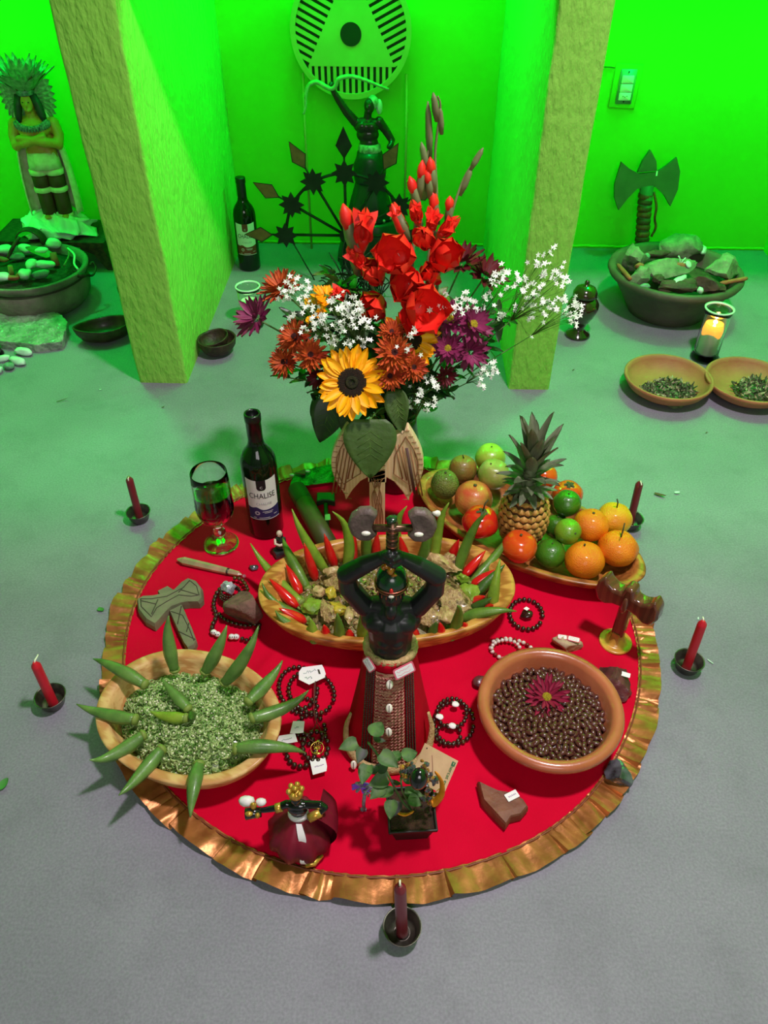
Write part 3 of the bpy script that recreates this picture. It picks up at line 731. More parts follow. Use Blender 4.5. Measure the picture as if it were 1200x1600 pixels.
# ============================================================ FLOWER HEADS
def petal_mb(L_, w_, curl=.2, cup=.15, tip=.5, n=6, m=4, notch=0, t0=.1):
    'petal along +x from the origin'
    mb = MB()
    def f(u, v):
        s = 2 * v - 1; wu = w_ * (math.sin(PI * (t0 + (1 - t0) * u) ** (.9)) ** tip if u < 1 else .02) * .5
        if u > .999: wu = w_ * .05
        return (L_ * u - notch * abs(s) * L_ * .1 * u, s * wu, curl * L_ * u * u + cup * w_ * s * s)
    return mb.grid(n, m, f)
def daisy(parent, m_pet, pm, cnt, R0, M_, tilt, rnd, name='petal', joined=None, sc=1):
    for k in range(cnt):
        a = 360 * k / cnt + rnd.uniform(-5, 5); t = tilt + rnd.uniform(-8, 8); s = sc * rnd.uniform(.88, 1.08)
        Mx = M_ @ Rz(a) @ Tr(R0, 0, 0) @ Ry(-t) @ Rx(rnd.uniform(-14, 14)) @ Sc(s, s, s)
        if joined is not None: joined.add([Mx @ Vector(v) for v in pm.v], pm.f)
        else:
            o = link(name, m_pet, parent); o.matrix_basis = Mx
M_mag = mat('magenta_petal', (150, 18, 62), (116, 10, 46), rough=.5, scale=40, stretch=(.4, 3, 1)); M_mag.use_backface_culling = False
M_dyel = mat('yellow_green_daisy_eye', (196, 176, 30), (150, 130, 20), rough=.7, scale=300, bump=2, bscale=900)
fl = thing('magenta_daisy', 'magenta daisy with a yellow eye lying on the beans', 'flower', at(854, 1090, .064))
FM = Rx(18)
pm = petal_mb(.036, .0085, .10, .2, .45); pme = pm.mesh('petal', M_mag)
rnd = random.Random(4)
daisy(fl, pme, pm, 20, .004, FM, 12, rnd); daisy(fl, pme, pm, 14, .003, FM @ Rz(9) @ Tr(0, 0, .002), 30, rnd, sc=.8)
obj('eye', MB().ball((0, 0, .003), (.0088, .0088, .005), 16, 10, amp=.1, freq=9).xf(FM), M_dyel, fl)

# ============================================================ FRUIT
FR = []
def tomato(lab, nm, cat, px, py, z, rpx, m_, sq=.86, kind='', seed=1, lobes=0, tilt=(0, 0)):
    p = at(px, py, z); d = (p - CAM).dot(-up * 0 + (CM @ Vector((0, 0, 0)) if False else Vector((0, 0, 0)))) if False else None
    zc = -(Vector((0, 0, 1)).dot(Vector((0, 0, 0))))
    depth = (p - CAM).dot(VIEW); r = rpx * depth / FPX
    o = thing(nm, lab, cat, p, 0, 'fruit on the wooden tray', rot=(R(tilt[0]), R(tilt[1]), seed))
    e = None
    if lobes: e = lambda d: (1 + .035 * math.cos(lobes * math.atan2(d.y, d.x)) * (1 - abs(d.z))) * (1 - .14 * max(0, abs(d.z) - .8) * 4)
    else: e = lambda d: 1 - .10 * max(0, abs(d.z) - .85) * 5
    obj('flesh', MB().ball((0, 0, 0), (r, r, r * sq), 28, 20, amp=.04 if kind != 'ora' else .05, freq=1.6, seed=seed, e=e), m_, o)
    FR.append((o, r)); return o, r
VIEW = (CM.transposed() @ Vector((0, 0, 0)))
VIEW = Vector((-up.z * 0, 0, 0))
_c = Vector((0, 0, -1)); VIEW = Vector((rt.dot(_c), fw.dot(_c), up.dot(_c)))
def peel(name, a, b, rough=.42, bs=500, bump=1.0, sc=6, c3=None, coat=.2, lo=.35, hi=.65): return mat(name, a, b, rough=rough, scale=sc * 4, bump=bump, bscale=bs, coat=coat, c3=c3, lo=lo, hi=hi, detail=3)
M_or = peel('orange_peel', (246, 140, 14), (226, 114, 10)); M_oy = peel('yellow_orange_peel', (240, 184, 20), (226, 140, 20))
M_lime = peel('lime_peel', (66, 120, 24), (48, 96, 22), .25, 400, .5, coat=.5); M_limel = peel('light_lime_peel', (120, 160, 40), (92, 140, 34), .25, 400, .5, coat=.5)
M_tom = peel('tomato_skin', (214, 44, 22), (198, 30, 20), .15, 100, 0, coat=.8); M_per = peel('orange_persimmon_skin', (222, 84, 26), (210, 60, 22), .18, 100, 0, coat=.7)
M_av = peel('avocado_skin', (118, 128, 50), (84, 96, 36), .5, 300, 2); M_gn = peel('yellow_green_skin', (170, 184, 70), (146, 166, 50), .3, 200, .3)
M_tan = peel('tan_green_skin', (176, 160, 96), (134, 150, 60), .3, 200, .3); M_mgo = peel('mango_skin', (204, 84, 54), (206, 150, 70), .35, 200, .4, sc=4, lo=.42, hi=.66); M_pear = peel('brown_pear_skin', (150, 96, 44), (120, 106, 44), .45, 200, .6)
M_stalk = mat('dry_stalk', (70, 72, 40), rough=.7)
def stalk(o, r, pts, rad=.0015): obj('stalk', MB().tube([Vector(q) for q in pts], rad, 6), M_stalk, o)
def calyx(o, r, m_, n=5, w_=.010, L_=.018):
    for k in range(n):
        q = petal_mb(L_, w_, -.25, .1, .6, 4, 2).xf(Tr(0, 0, r * .84) @ Rz(360 * k / n) @ Ry(8)); obj('sepal', q, m_, o)
o, r = tomato('rough green avocado at the left tip of the fruit tray', 'avocado', 'avocado', 695, 757, .075, 22, M_av, 1.12, seed=2); obj('stem_scar', MB().ball((0, 0, r * 1.1), (.003, .003, .0015), 8, 5), M_stalk, o)
o, r = tomato('brownish pear behind the avocado and the mango', 'pear', 'pear', 723, 733, .072, 22, M_pear, 1.05, seed=3); stalk(o, r, [(0, 0, r), (.003, 0, r + .008)])
o, r = tomato('upper yellow-green guava behind the tan one', 'guava', 'guava', 766, 716, .088, 24, M_gn, .98, seed=4); obj('stem_scar', MB().ball((0, 0, r * .95), (.002, .002, .001), 8, 5), M_stalk, o)
o, r = tomato('tan and green guava left of the pineapple crown', 'guava', 'guava', 771, 742, .100, 25, M_tan, .98, seed=5); obj('stem_scar', MB().ball((0, -.01, r * .92), (.002, .002, .001), 8, 5), M_stalk, o)
o, r = tomato('red and yellow mango between the avocado and the tomato with stalk', 'mango', 'mango', 741, 779, .068, 30, M_mgo, .95, seed=6); obj('stem_scar', MB().ball((0, 0, r * .93), (.004, .004, .002), 8, 5), M_stalk, o)
o, r = tomato('red tomato with a dry green stalk, left of the pineapple', 'tomato', 'tomato', 762, 815, .062, 28, M_tom, .86, lobes=5, seed=7, tilt=(6, 0)); calyx(o, r, M_stalk, 5, .006, .02); stalk(o, r, [(0, 0, r * .85), (.004, .002, r + .012), (.012, .002, r + .018)])
o, r = tomato('orange-red tomato without stalk in front of the pineapple', 'tomato', 'tomato', 812, 845, .058, 27, M_per, .9, lobes=4, seed=8); obj('stem_scar', MB().ball((0, 0, r * .9), (.003, .003, .001), 8, 5), M_stalk, o)
o, r = tomato('orange persimmon half hidden behind the pineapple', 'persimmon', 'persimmon', 850, 744, .075, 21, M_per, .95, seed=9); calyx(o, r, M_stalk, 4, .010, .014)
o, r = tomato('orange persimmon with a dark leafy cap right of the pineapple', 'persimmon', 'persimmon', 887, 772, .070, 24, M_per, .85, seed=10); calyx(o, r, M_stalk, 5, .014, .016)
o, r = tomato('dark lime in front of the capped persimmon, uppermost of the limes', 'lime', 'lime', 885, 788, .100, 22, M_lime, .95, seed=11); obj('stem_scar', MB().ball((0, 0, r * .93), (.002, .002, .001), 8, 5), M_stalk, o)
o, r = tomato('dark lime touching the lower right of the pineapple', 'lime', 'lime', 861, 820, .080, 20, M_lime, 1.0, seed=12); obj('stem_scar', MB().ball((0, 0, r), (.002, .002, .001), 8, 5), M_stalk, o)
o, r = tomato('light green lime in the middle of the limes', 'lime', 'lime', 887, 830, .092, 21, M_limel, .97, seed=13); obj('stem_scar', MB().ball((0, -r * .8, r * .5), (.003, .003, .002), 8, 5), M_stalk, o)
o, r = tomato('largest dark lime lying at the front rim of the tray', 'lime', 'lime', 860, 865, .058, 24, M_lime, .96, seed=14); obj('stem_scar', MB().ball((0, 0, r * .95), (.002, .002, .001), 8, 5), M_stalk, o)
o, r = tomato('smooth orange right of the light lime', 'orange', 'orange', 924, 820, .086, 27, M_or, .95, 'ora', seed=15); obj('stem_scar', MB().ball((0, 0, r * .93), (.003, .003, .0015), 8, 5), M_stalk, o)
o, r = tomato('yellowish orange with a stalk beside the dark candle', 'orange', 'orange', 958, 811, .078, 28, M_oy, .9, 'ora', seed=16); stalk(o, r, [(0, 0, r * .85), (.001, 0, r + .008), (.005, 0, r + .018)])
o, r = tomato('wrinkled orange with a forked stalk at the right end of the tray', 'orange', 'orange', 965, 857, .072, 31, M_or, .88, 'ora', seed=17, lobes=7); stalk(o, r, [(0, 0, r * .8), (-.002, 0, r + .008), (-.008, 0, r + .022)]); stalk(o, r, [(-.002, 0, r + .004), (.008, 0, r + .012), (.012, -.002, r + .002)], .001)
o, r = tomato('orange lying at the front rim of the tray, nearest the red cloth', 'orange', 'orange', 914, 875, .062, 31, M_or, .9, 'ora', seed=18); stalk(o, r, [(-.008, 0, r * .86), (-.008, 0, r * .97)], .002)
for _ in range(60):                              # let touching fruit settle apart
    for i, (o1, r1) in enumerate(FR):
        for o2, r2 in FR[i + 1:] + [(None, .056)]:
            q = o2.location if o2 else Vector((.262, 1.200, o1.location.z)); d = q - o1.location; g_ = (r1 + r2) * .95 - d.length
            if g_ > 0:
                for s_, o_ in ((-1, o1), (1, o2)):
                    if o_:
                        v = (o_.location - CAM).normalized(); k_ = s_ * d.normalized().dot(v)
                        o_.location += v * (.5 * g_ * (1 if k_ > 0 else -1)) * .6 + d.normalized() * s_ * g_ * .12
    for o1, r1 in FR: o1.location.z = max(o1.location.z, .02 + r1 * .95)
# ---- pineapple
M_pin = mat('pineapple_skin', (190, 130, 60), (120, 84, 40), rough=.55, scale=60, bump=1, bscale=200, c3=(206, 156, 84))
M_pinl = mat('pineapple_leaf', (140, 142, 116), (84, 90, 70), rough=.5, scale=12, stretch=(6, 6, 1), c3=(112, 116, 92))
pa = at(818, 806, .09); pa.z = 0
pn = thing('pineapple', 'ripe golden pineapple with a tall grey-green crown standing on the tray', 'pineapple', (pa.x, pa.y, .022))
def pr_(t): return .0525 * (math.sin(PI * (.14 + .72 * t)) ** .55)
Hh = .135
obj('body', MB().lathe([(0, 0)] + [(pr_(i / 14) * .93, Hh * i / 14) for i in range(15)] + [(0, Hh)], 32), mat('pineapple_groove', (74, 46, 24), rough=.8), pn)
eye = MB(); eye.add([(0, -.0088, 0), (.0078, -.004, 0), (.0078, .004, 0), (0, .0088, 0), (-.0078, .004, 0), (-.0078, -.004, 0)] + [(x * .62, y * .62, .0032) for x, y in ((0, -.0088), (.0078, -.004), (.0078, .004), (0, .0088), (-.0078, .004), (-.0078, -.004))] + [(0, .001, .0055)],
    [(k, (k + 1) % 6, 6 + (k + 1) % 6, 6 + k) for k in range(6)] + [(6 + k, 6 + (k + 1) % 6, 12) for k in range(6)])
eme = eye.mesh('eye', M_pin, True)
for j in range(9):
    t = .06 + j * .109; nn = 18
    for k in range(nn):
        a = 2 * PI * (k + .5 * (j % 2)) / nn; r = pr_(t) * .935
        sl = (pr_(min(1, t + .03)) - pr_(t - .03)) / (.06 * Hh)
        nrm = Vector((math.cos(a), math.sin(a), -sl)).normalized()
        s = pr_(t) / .0525
        o = link('eye', eme, pn); o.matrix_basis = Matrix.Translation((r * math.cos(a), r * math.sin(a), t * Hh)) @ nrm.to_track_quat('Z', 'Y').to_matrix().to_4x4() @ Sc(s * 1.12, s * 1.0, 1)
def leaf_blade(L_, w_, curl, n=10, fold=.35, flat_tip=1.4):
    def f(u, v):
        s = 2 * v - 1; wu = w_ * .5 * min(1, (1 - u) ** .55 * flat_tip) * (1 - .25 * (1 - u) ** 4)
        return (s * wu, curl * L_ * u * u - fold * w_ * s * s * .5 * (1 - .3 * u), L_ * u)
    return MB().grid(n, 4, f)
rnd = random.Random(21)
cr = obj('crown_core', MB().lathe([(.018, 0), (.016, .02), (.012, .06), (.004, .10), (0, .105)], 12), M_pinl, pn, loc=(0, 0, Hh - .006))
lm = [leaf_blade(.10, .026, .12).mesh('leaf', M_pinl), leaf_blade(.065, .024, .45).mesh('leaf', M_pinl), leaf_blade(.038, .020, .75).mesh('leaf', M_pinl)]
for j in range(46):
    t = j / 45; a = j * 137.5; kind = 2 if t < .38 else (1 if t < .66 else 0)
    tilt = 62 - 54 * t + rnd.uniform(-6, 6)
    o = link('leaf', lm[kind], cr)
    o.matrix_basis = Tr(0, 0, .002 + .085 * t ** 1.3) @ Rz(a) @ Tr(0, .012 * (1 - t) + .002, 0) @ Rx(-tilt) @ Sc(1, 1, rnd.uniform(.8, 1.15) * (1 if kind else .95))
# ============================================================ BLACK FIGURE WITH RAISED STONE AXE
M_blk = mat('matte_black_resin', (26, 27, 29), rough=.42, coat=.15)
M_cowrie = mat('cowrie_shell', (236, 226, 216), rough=.25, coat=.5); M_slit = mat('cowrie_slit', (70, 50, 40), rough=.8)
M_skirt = mat('red_felt', (196, 10, 38), (180, 6, 32), rough=.85, scale=30, spec=.1)
M_raf = mat('raffia_weave', (200, 150, 120), (160, 30, 44), rough=.7, scale=110, bump=2, bscale=220, lo=.42, hi=.58, stretch=(1, 1, 2.2))
M_strw = mat('pale_straw', (206, 172, 124), (176, 140, 96), rough=.7, scale=140, bump=1.5, bscale=300)
M_chain = mat('gunmetal_chain', (92, 84, 84), rough=.35, metal=.8)
M_stone = mat('brown_stone_blade', (104, 84, 80), (78, 62, 58), rough=.5, scale=60, bump=.6)
M_bwire = mat('bronze_wire', (120, 84, 66), (70, 52, 40), rough=.3, metal=.7, scale=120)
idl = thing('warrior_statuette', 'black bearded warrior statuette in a red skirt, holding a stone double axe overhead', 'statuette', (-.003, .745, CZ))
body('figure', [
 ('t', [(0, 0, .215), (0, 0, .235), (0, .001, .255), (0, .002, .275), (0, .003, .292), (0, .003, .304)], (.0325, .0325, .0335, .036, .036, .028)), ('b', (-.016, .001, .290), (.029, .024, .032)), ('b', (.016, .001, .290), (.029, .024, .032)),
 ('b', (-.017, -.016, .291), (.020, .0115, .017)), ('b', (.017, -.016, .291), (.020, .0115, .017)), ('b', (-.009, -.024, .262), (.010, .010, .010)), ('b', (.009, -.024, .262), (.010, .010, .010)), ('b', (-.009, -.024, .244), (.010, .009, .009)), ('b', (.009, -.024, .244), (.010, .009, .009)),
 ('t', [(0, .002, .31), (0, .002, .335)], (.017, .014)), ('b', (0, .002, .316), (.044, .018, .012)),
 ('b', (0, -.003, .350), (.019, .023, .028)), ('b', (0, -.014, .338), (.011, .011, .014)),
 ('b', (0, -.024, .352), (.0035, .005, .006)), ('b', (-.0075, -.0195, .357), (.004, .003, .002)), ('b', (.0075, -.0195, .357), (.004, .003, .002)), ('b', (0, -.0225, .343), (.006, .003, .002)),
 ('b', (0, -.022, .326), (.009, .009, .015)),
 ('t', [(-.038, .002, .312), (-.060, .0, .352), (-.062, -.002, .378)], (.016, .0155, .0125)), ('t', [(.038, .002, .312), (.060, .0, .352), (.062, -.002, .378)], (.016, .0155, .0125)),
 ('t', [(-.062, -.002, .380), (-.036, -.004, .402), (-.012, -.004, .417)], (.0145, .013, .009)), ('t', [(.062, -.002, .380), (.036, -.004, .402), (.012, -.004, .417)], (.0145, .013, .009)),
 ('b', (-.007, -.006, .420), (.010, .009, .011)), ('b', (.007, -.006, .420), (.010, .009, .011)),
] + [('t', [(s * .010, -.012, .412 + .0062 * k), (s * .002, -.0185, .413 + .0062 * k), (-s * .005, -.0145, .4135 + .0062 * k)], (.0032, .0033, .0028)) for k, s in ((0, 1), (1, -1), (2, 1), (3, -1))]
  + [('t', [(0, -.008, .43), (.006, -.015, .436)], (.004, .003)), ('t', [(-.004, -.014, .437), (-.008, -.014, .430)], (.0035, .003))], M_blk, idl, .0013, 7)
# headdress: band, dome and amber stone
M_hat = mat('dark_enamel_helmet', (30, 44, 34), (20, 60, 36), rough=.25, scale=60, coat=.6)
hd = obj('helmet', MB().lathe([(.0212, .360), (.0225, .366), (.0222, .374), (.0195, .383), (.013, .391), (0, .394)], 28, sy=1.08), M_hat, idl)
M_cop = mat('copper_trim', (170, 96, 76), rough=.3, metal=.8)
for z, r in ((.3615, .0228), (.3665, .0234)):
    obj('band', MB().tube([(r * math.cos(a), r * 1.08 * math.sin(a) - .0005, z - .002 * math.sin(a)) for a in [2 * PI * k / 36 for k in range(37)]], .0011, 6, cap=False), M_cop, hd)
for i in range(9):
    a = R(200 + 17.5 * i); obj('fringe_bead', MB().ball((.0226 * math.cos(a), .0245 * math.sin(a), .356), (.0012, .0012, .004), 6, 5), M_cop, hd)
obj('red_gem', MB().ball((0, -.0245, .371), (.0028, .002, .0055), 10, 8), M_pep, hd)
obj('cowrie', MB().ball((0, -.0260, .3625), (.0042, .0022, .003), 12, 8), M_cowrie, hd)
M_amb = mat('amber_resin', (190, 120, 20), (110, 60, 14), rough=.15, scale=90, coat=.8)
for i, (x, y, z, r) in enumerate(((0, -.010, .399, .0075), (-.006, -.008, .404, .0055), (.003, -.014, .393, .005), (-.011, -.004, .397, .0045))):
    obj('amber_stone', rock_mb((r, r, r * 1.1), 40 + i, 5, .2, 2).xf(Tr(x, y, z)), M_amb, hd)
# skirt
def sk_r(z): t = max(0, min(1, z / .228)); return .072 * (1 - t) ** 1.15 + .038 * (1 - (1 - t) ** 1.15)
def skf(a, z): t = 1 - z / .228; return 1 + .05 * t * math.sin(7 * a + 1) + .02 * t * math.sin(13 * a)
sk = obj('skirt', MB().lathe([(sk_r(0) * .96, 0)] + [(sk_r(.228 * i / 20), .228 * i / 20) for i in range(21)] + [(.030, .228)], 90, f=skf), M_skirt, idl)
def front(x0, x1, z0, z1, off, n=14, m=30, wob=.0):
    mb = MB()
    def f(u, v):
        z = z0 + (z1 - z0) * v; r = sk_r(z) * 1.03 + off; sc = .78 + .22 * (1 - z / .228) * 1.3
        x = (x0 + (x1 - x0) * u) * sc; x = max(-r * .98, min(r * .98, x)); return (x, -math.sqrt(r * r - x * x), z + wob * math.sin(u * 14))
    return mb.grid(n, m, f)
pn_ = obj('raffia_panel', front(-.026, .026, .003, .212, .003), M_raf, idl)
kn = MB()
for j in range(30):                                   # knitted rows of the panel
    z = .006 + .0068 * j; r = sk_r(z) * 1.03 + .0042
    for s in (-1, 1):
        for k in range(4):
            sc = .78 + .22 * (1 - z / .228) * 1.3; x0, x1 = s * (.002 + .006 * k) * sc, s * (.0075 + .006 * k) * sc
            kn.tube([(x0, -math.sqrt(r * r - x0 * x0), z + .002), ((x0 + x1) / 2, -math.sqrt(r * r - x0 * x0) - .001, z - .0005), (x1, -math.sqrt(r * r - x1 * x1), z + .002)], [.0009, .0014, .0009], 5, cap=False)
o = obj('knit_stitches', kn, mat('pink_straw_knit', (206, 150, 132), (170, 96, 90), rough=.7, scale=160, bump=1), pn_); o['kind'] = 'stuff'
ch_ = MB()
for s in (-1, 1):
    for c in range(4):
        for j in range(52):
            z = .006 + .0040 * j; sc = .78 + .22 * (1 - z / .228) * 1.3; x = s * (.0295 + .0042 * c) * sc; r = sk_r(z) * 1.03 + .002
            x = max(-r * .97, min(r * .97, x)); ch_.ball((x, -math.sqrt(r * r - x * x), z), (.0019, .0016, .0013), 6, 4, M=Rx(20 if j % 2 else -20))
o = obj('chain_strands', ch_, M_chain, idl); o['kind'] = 'stuff'; o['label'] = 'dark metal chain strands'
obj('waistband', MB().lathe([(.036, .216), (.041, .218), (.042, .226), (.0385, .233), (.035, .231)], 60, sy=.92, f=lambda a, z: 1 + .03 * math.sin(26 * a) * math.cos(z * 900)), M_strw, idl)
def cowrie_at(p, parent, sx=.0054, sz=.0076, tilt=0):
    c = obj('cowrie', MB().ball((0, 0, 0), (sx, .0032, sz), 14, 10), M_cowrie, parent, loc=p, rot=(R(-30), R(tilt), 0))
    s_ = MB().box(-.0005, -.0036, -sz * .75, .0005, -.0024, sz * .75); obj('slit', s_, M_slit, parent, loc=p, rot=(R(-30), R(tilt), 0), smooth=False)
for z, t in ((.196, 4), (.146, 0), (.094, -6)): cowrie_at((.0, -(sk_r(z) * 1.03 + .008), z), idl, tilt=t)
# hem cord curling up at both sides, with cowries
hem = bez([(-.062, -.02, .075), (-.070, -.028, .045), (-.066, -.048, .020), (-.045, -.070, .009), (-.018, -.080, .007), (.012, -.080, .007), (.042, -.071, .010), (.064, -.050, .022), (.070, -.030, .05), (.063, -.02, .082)], 6)
nh = len(hem)
obj('straw_hem', MB().tube(hem, [.0025 + .0065 * min(1, min(i, nh - 1 - i) / 14) for i in range(nh)], 12, flat=.6, squash=(0, 0, 1)), M_strw, idl)
for p in ((-.066, -.076, .012), (-.008, -.094, .014), (.058, -.082, .016)): cowrie_at((p[0] * .85, p[1], p[2]), idl, .0052, .0078)
# labels at the waist
M_pink = mat('pink_sticker_edge', (224, 96, 124), rough=.6); M_wht = mat('white_sticker', (240, 232, 240), rough=.55); M_pen = mat('violet_pen', (150, 110, 160), rough=.6); M_pinkp = mat('pink_print', (226, 130, 160), rough=.6)
def sticker(parent, M_, w_=.015, h=.0085, scrib=True, edge=M_pink, seed=1, name='sticker'):
    e = obj(name, MB().prism(rrect(w_, h, .003), .0008, M_), edge, parent, smooth=False)
    obj('paper', MB().prism(rrect(w_ * .86, h * .76, .002), .0004, M_ @ Tr(0, 0, .0008)), M_wht, e, smooth=False)
    if scrib:
        mb = MB(); rn = random.Random(seed)
        for j in (1, -1):
            y = h * .30 * j; pts = [(-w_ * .68 + w_ * 1.3 * i / 16, y + (rn.uniform(-1, 1) * h * .16), .0013) for i in range(17)]
            mb.tube([M_ @ Vector(p) for p in pts], .00032, 4)
        obj('handwriting', mb, M_pen if seed % 2 else M_pinkp, e)
    return e
sticker(idl, Tr(-.031, -.034, .222) @ Rz(-42) @ Rx(72) @ Rz(-30), .0115, .009, seed=1)
sticker(idl, Tr(.021, -.043, .221) @ Rz(22) @ Rx(70) @ Rz(12), .0165, .0095, seed=2)
# the stone double axe in his hands
hx_ = thing('stone_double_axe', 'small wire-bound double axe of brown stone held up by the black statuette', 'axe', (-.003, .745, CZ + .42))
mb = MB(); mb.tube([(0, -.006, -.02), (0, -.005, .02), (0, -.004, .062)], [.0068, .0068, .0072], 12); obj('handle', mb, M_bwire, hx_)
for j in range(9): obj('wire_turn', MB().lathe([(.0072, -.001), (.0086, 0), (.0072, .001)], 16, M=Tr(0, -.005, .003 + .0065 * j) @ Rx(8)), M_cop if j % 2 else M_bwire, hx_)
obj('crossbar', MB().tube([(-.034, -.005, .050), (0, -.007, .053), (.034, -.005, .052)], .0052, 10), M_bwire, hx_)
obj('top_knot', rock_mb((.010, .009, .006), 66, 4, .3, 2).xf(Tr(0, -.004, .064)), M_hat, hx_)
for s in (-1, 1):
    poly = [(.018, -.013), (.026, -.024), (.040, -.026), (.052, -.018), (.058, -.003), (.055, .012), (.045, .023), (.031, .026), (.021, .019), (.024, .008), (.026, -.002)]
    bl = obj('blade', MB().prism([(s * x, y) for x, y in (poly if s > 0 else poly)], .014, Tr(0, .002, .052) @ Rx(82) @ Rz(6 * s), .14), M_stone, hx_, auto=35)
    b2 = bl.modifiers.new('b', 'BEVEL'); b2.width = .002; b2.segments = 2
    obj('quartz_wedge', MB().ball((s * .034, -.015, .050), (.0065, .003, .0035), 10, 6), M_cowrie, bl)
    obj('quartz_tip', rock_mb((.006, .004, .005), 70 + s, 4, .2, 2).xf(Tr(s * (.056 if s > 0 else .042), .0, .074)), M_cowrie, bl)

# ============================================================ CARVED WOODEN AXE (behind the oval bowl)
M_carv = mat('pale_carved_wood', (244, 212, 170), (234, 196, 150), rough=.5, scale=10, wave=True, stretch=(4, 1, .6), lo=.1, hi=.9)
M_burn = mat('burnt_groove', (158, 112, 74), rough=.7); M_burn2 = mat('dark_burnt_inlay', (92, 66, 62), rough=.6)
ax = thing('carved_double_axe', 'pale carved wooden double axe standing upright between the flowers and the bowl', 'axe', (-.038, 1.262, CZ))
AM = Rx(90)
def outl(s):
    top = [(0, .232), (.018, .238), (.045, .262), (.060, .275)]
    edge = [(.060 + .034 * math.sin(PI * t), .275 - .190 * t) for t in [i / 12 for i in range(1, 12)]]
    bot = [(.066, .084), (.052, .112), (.034, .138), (.016, .150), (0, .152)]
    return [(s * x, z) for x, z in top + edge + bot]
for s in (-1, 1):
    bl = obj('blade', MB().prism(outl(s), .022, AM), M_carv, ax, smooth=False); bv = bl.modifiers.new('b', 'BEVEL'); bv.width = .003; bv.segments = 2
    inn = [(s * (x * .80 + .008), (z - .18) * .78 + .18) for x, z in [(abs(p[0]), p[1]) for p in outl(s)][3:14]]
    inn += [(s * .034, .16), (s * .036, .21)]
    pts = [Vector((x, -.0235, z)) for x, z in inn] ; pts.append(pts[0])
    obj('groove_line', MB().tube(pts, .0011, 5, cap=False), M_burn, bl)
    for k in range(6):
        x = .038 + .0085 * k; z0, z1 = .238 - .004 * k, .128 - .004 * k + (.03 if k < 2 else 0)
        obj('groove', MB().tube([(s * x * .92, -.022, z0), (s * (x + .014), -.0235, z1 * .9 + .006)], .0032 if (k == 3 and s > 0) else .0015, 5), M_burn2 if (k == 3 and s > 0) else M_burn, bl)
    for k in range(14):
        t = (k + .5) / 14; x = .060 + .034 * math.sin(PI * t); z = .275 - .190 * t
        obj('edge_notch', MB().tube([(s * x * .99, -.0225, z), (s * (x - .010), -.0225, z - .001)], .0007, 4), M_burn, bl)
obj('shaft', MB().box(-.016, -.026, 0, .016, -.004, .17), M_carv, ax, smooth=False)
obj('shaft_top', MB().prism([(-.018, .14), (.018, .14), (.022, .20), (.012, .245), (-.012, .245), (-.022, .20)], .026, AM), M_carv, ax, smooth=False)
for k in range(7):
    x = -.012 + .004 * k; obj('shaft_groove', MB().tube(bez([(x, -.0265, .01), (x * .8 + .002, -.0272, .06), (x * .3 + (.006 if k % 2 else -.006), -.0272, .11), (-x, -.0272, .15)], 5), .0009, 5), M_burn, ax)
for k in range(8):
    z = .140 + .011 * k; obj('shaft_groove', MB().tube([(-.016, -.0272, z), (.016, -.0272, z + .012)], .0009, 4), M_burn, ax)

# ============================================================ STONES ON THE CLOTH
def rock(nm, px, py, r, m_, seed, lab, cat='stone', rot=(0, 0, 0), cuts=7, amp=.16, n=4, zc=.6, auto=None, base=CZ):
    p = at(px, py, base + r[2] * zc); o = obj(nm, rock_mb(r, seed, cuts, amp, n), m_, loc=p, rot=tuple(R(a) for a in rot), auto=auto); tag(o, lab, cat); return o
M_jas = mat('brown_jasper', (132, 82, 62), (104, 60, 46), rough=.6, scale=30, bump=1, bscale=90); M_jas2 = mat('red_jasper', (112, 58, 62), (70, 34, 40), rough=.3, scale=40, bump=2, bscale=60, coat=.3)
M_obs = mat('black_obsidian', (36, 36, 40), (92, 92, 102), rough=.12, scale=50, coat=.8, bump=1, bscale=40); M_brs = mat('rough_brown_stone', (128, 92, 80), (100, 74, 62), rough=.85, scale=60, bump=1.5, bscale=150)
M_peb = mat('sandy_pebble', (194, 164, 136), (164, 130, 106), rough=.7, scale=60, bump=.5)
M_paper = mat('white_paper_tag', (238, 234, 236), rough=.7)
# wedge shaped stone in front of the beans
def wedge(nm, pts_px, h, m_, lab, loc):
    c = at(*loc); vs = []; n = len(pts_px)
    g_ = [at(x, y) - at(loc[0], loc[1]) for x, y in pts_px]
    mb = MB(); rn = random.Random(len(lab))
    lv = [(1.0, 0), (1.04, .3), (1.0, .8), (.93, 1.0)]
    for k_, zz in lv:
        for v in g_: vs.append(Vector((v.x * k_, v.y * k_, zz * h + (rn.uniform(-.002, .002) if zz else 0))))
    fs = [(j * n + i, j * n + (i + 1) % n, (j + 1) * n + (i + 1) % n, (j + 1) * n + i) for j in range(3) for i in range(n)]
    fs = [tuple(reversed(f)) for f in fs]
    mb.add(vs, fs + [tuple(range(n)), tuple(reversed(range(3 * n, 4 * n)))])
    o = obj(nm, mb, m_, loc=Vector((c.x, c.y, CZ)), smooth=False); tag(o, lab, 'stone'); 
    return o
w1 = wedge('jasper_stone', [(745, 1232), (762, 1240), (775, 1246), (800, 1250), (816, 1262), (822, 1272), (812, 1284), (796, 1288), (788, 1300), (772, 1284), (752, 1262)], .022, M_jas, 'flat brown wedge-shaped stone with a white tag in front of the bean bowl', (784, 1268))
obj('paper_tag', MB().prism(rrect(.0105, .0065, .001), .0006, Tr(.014, .012, .0235) @ Rz(28)), M_paper, w1, smooth=False)
obj('handwriting', MB().tube([Tr(.014, .012, .0246) @ Rz(28) @ Vector((-.007 + .001 * i, .0015 * math.sin(i * 2.1), 0)) for i in range(15)], .0003, 4), M_pen, w1)
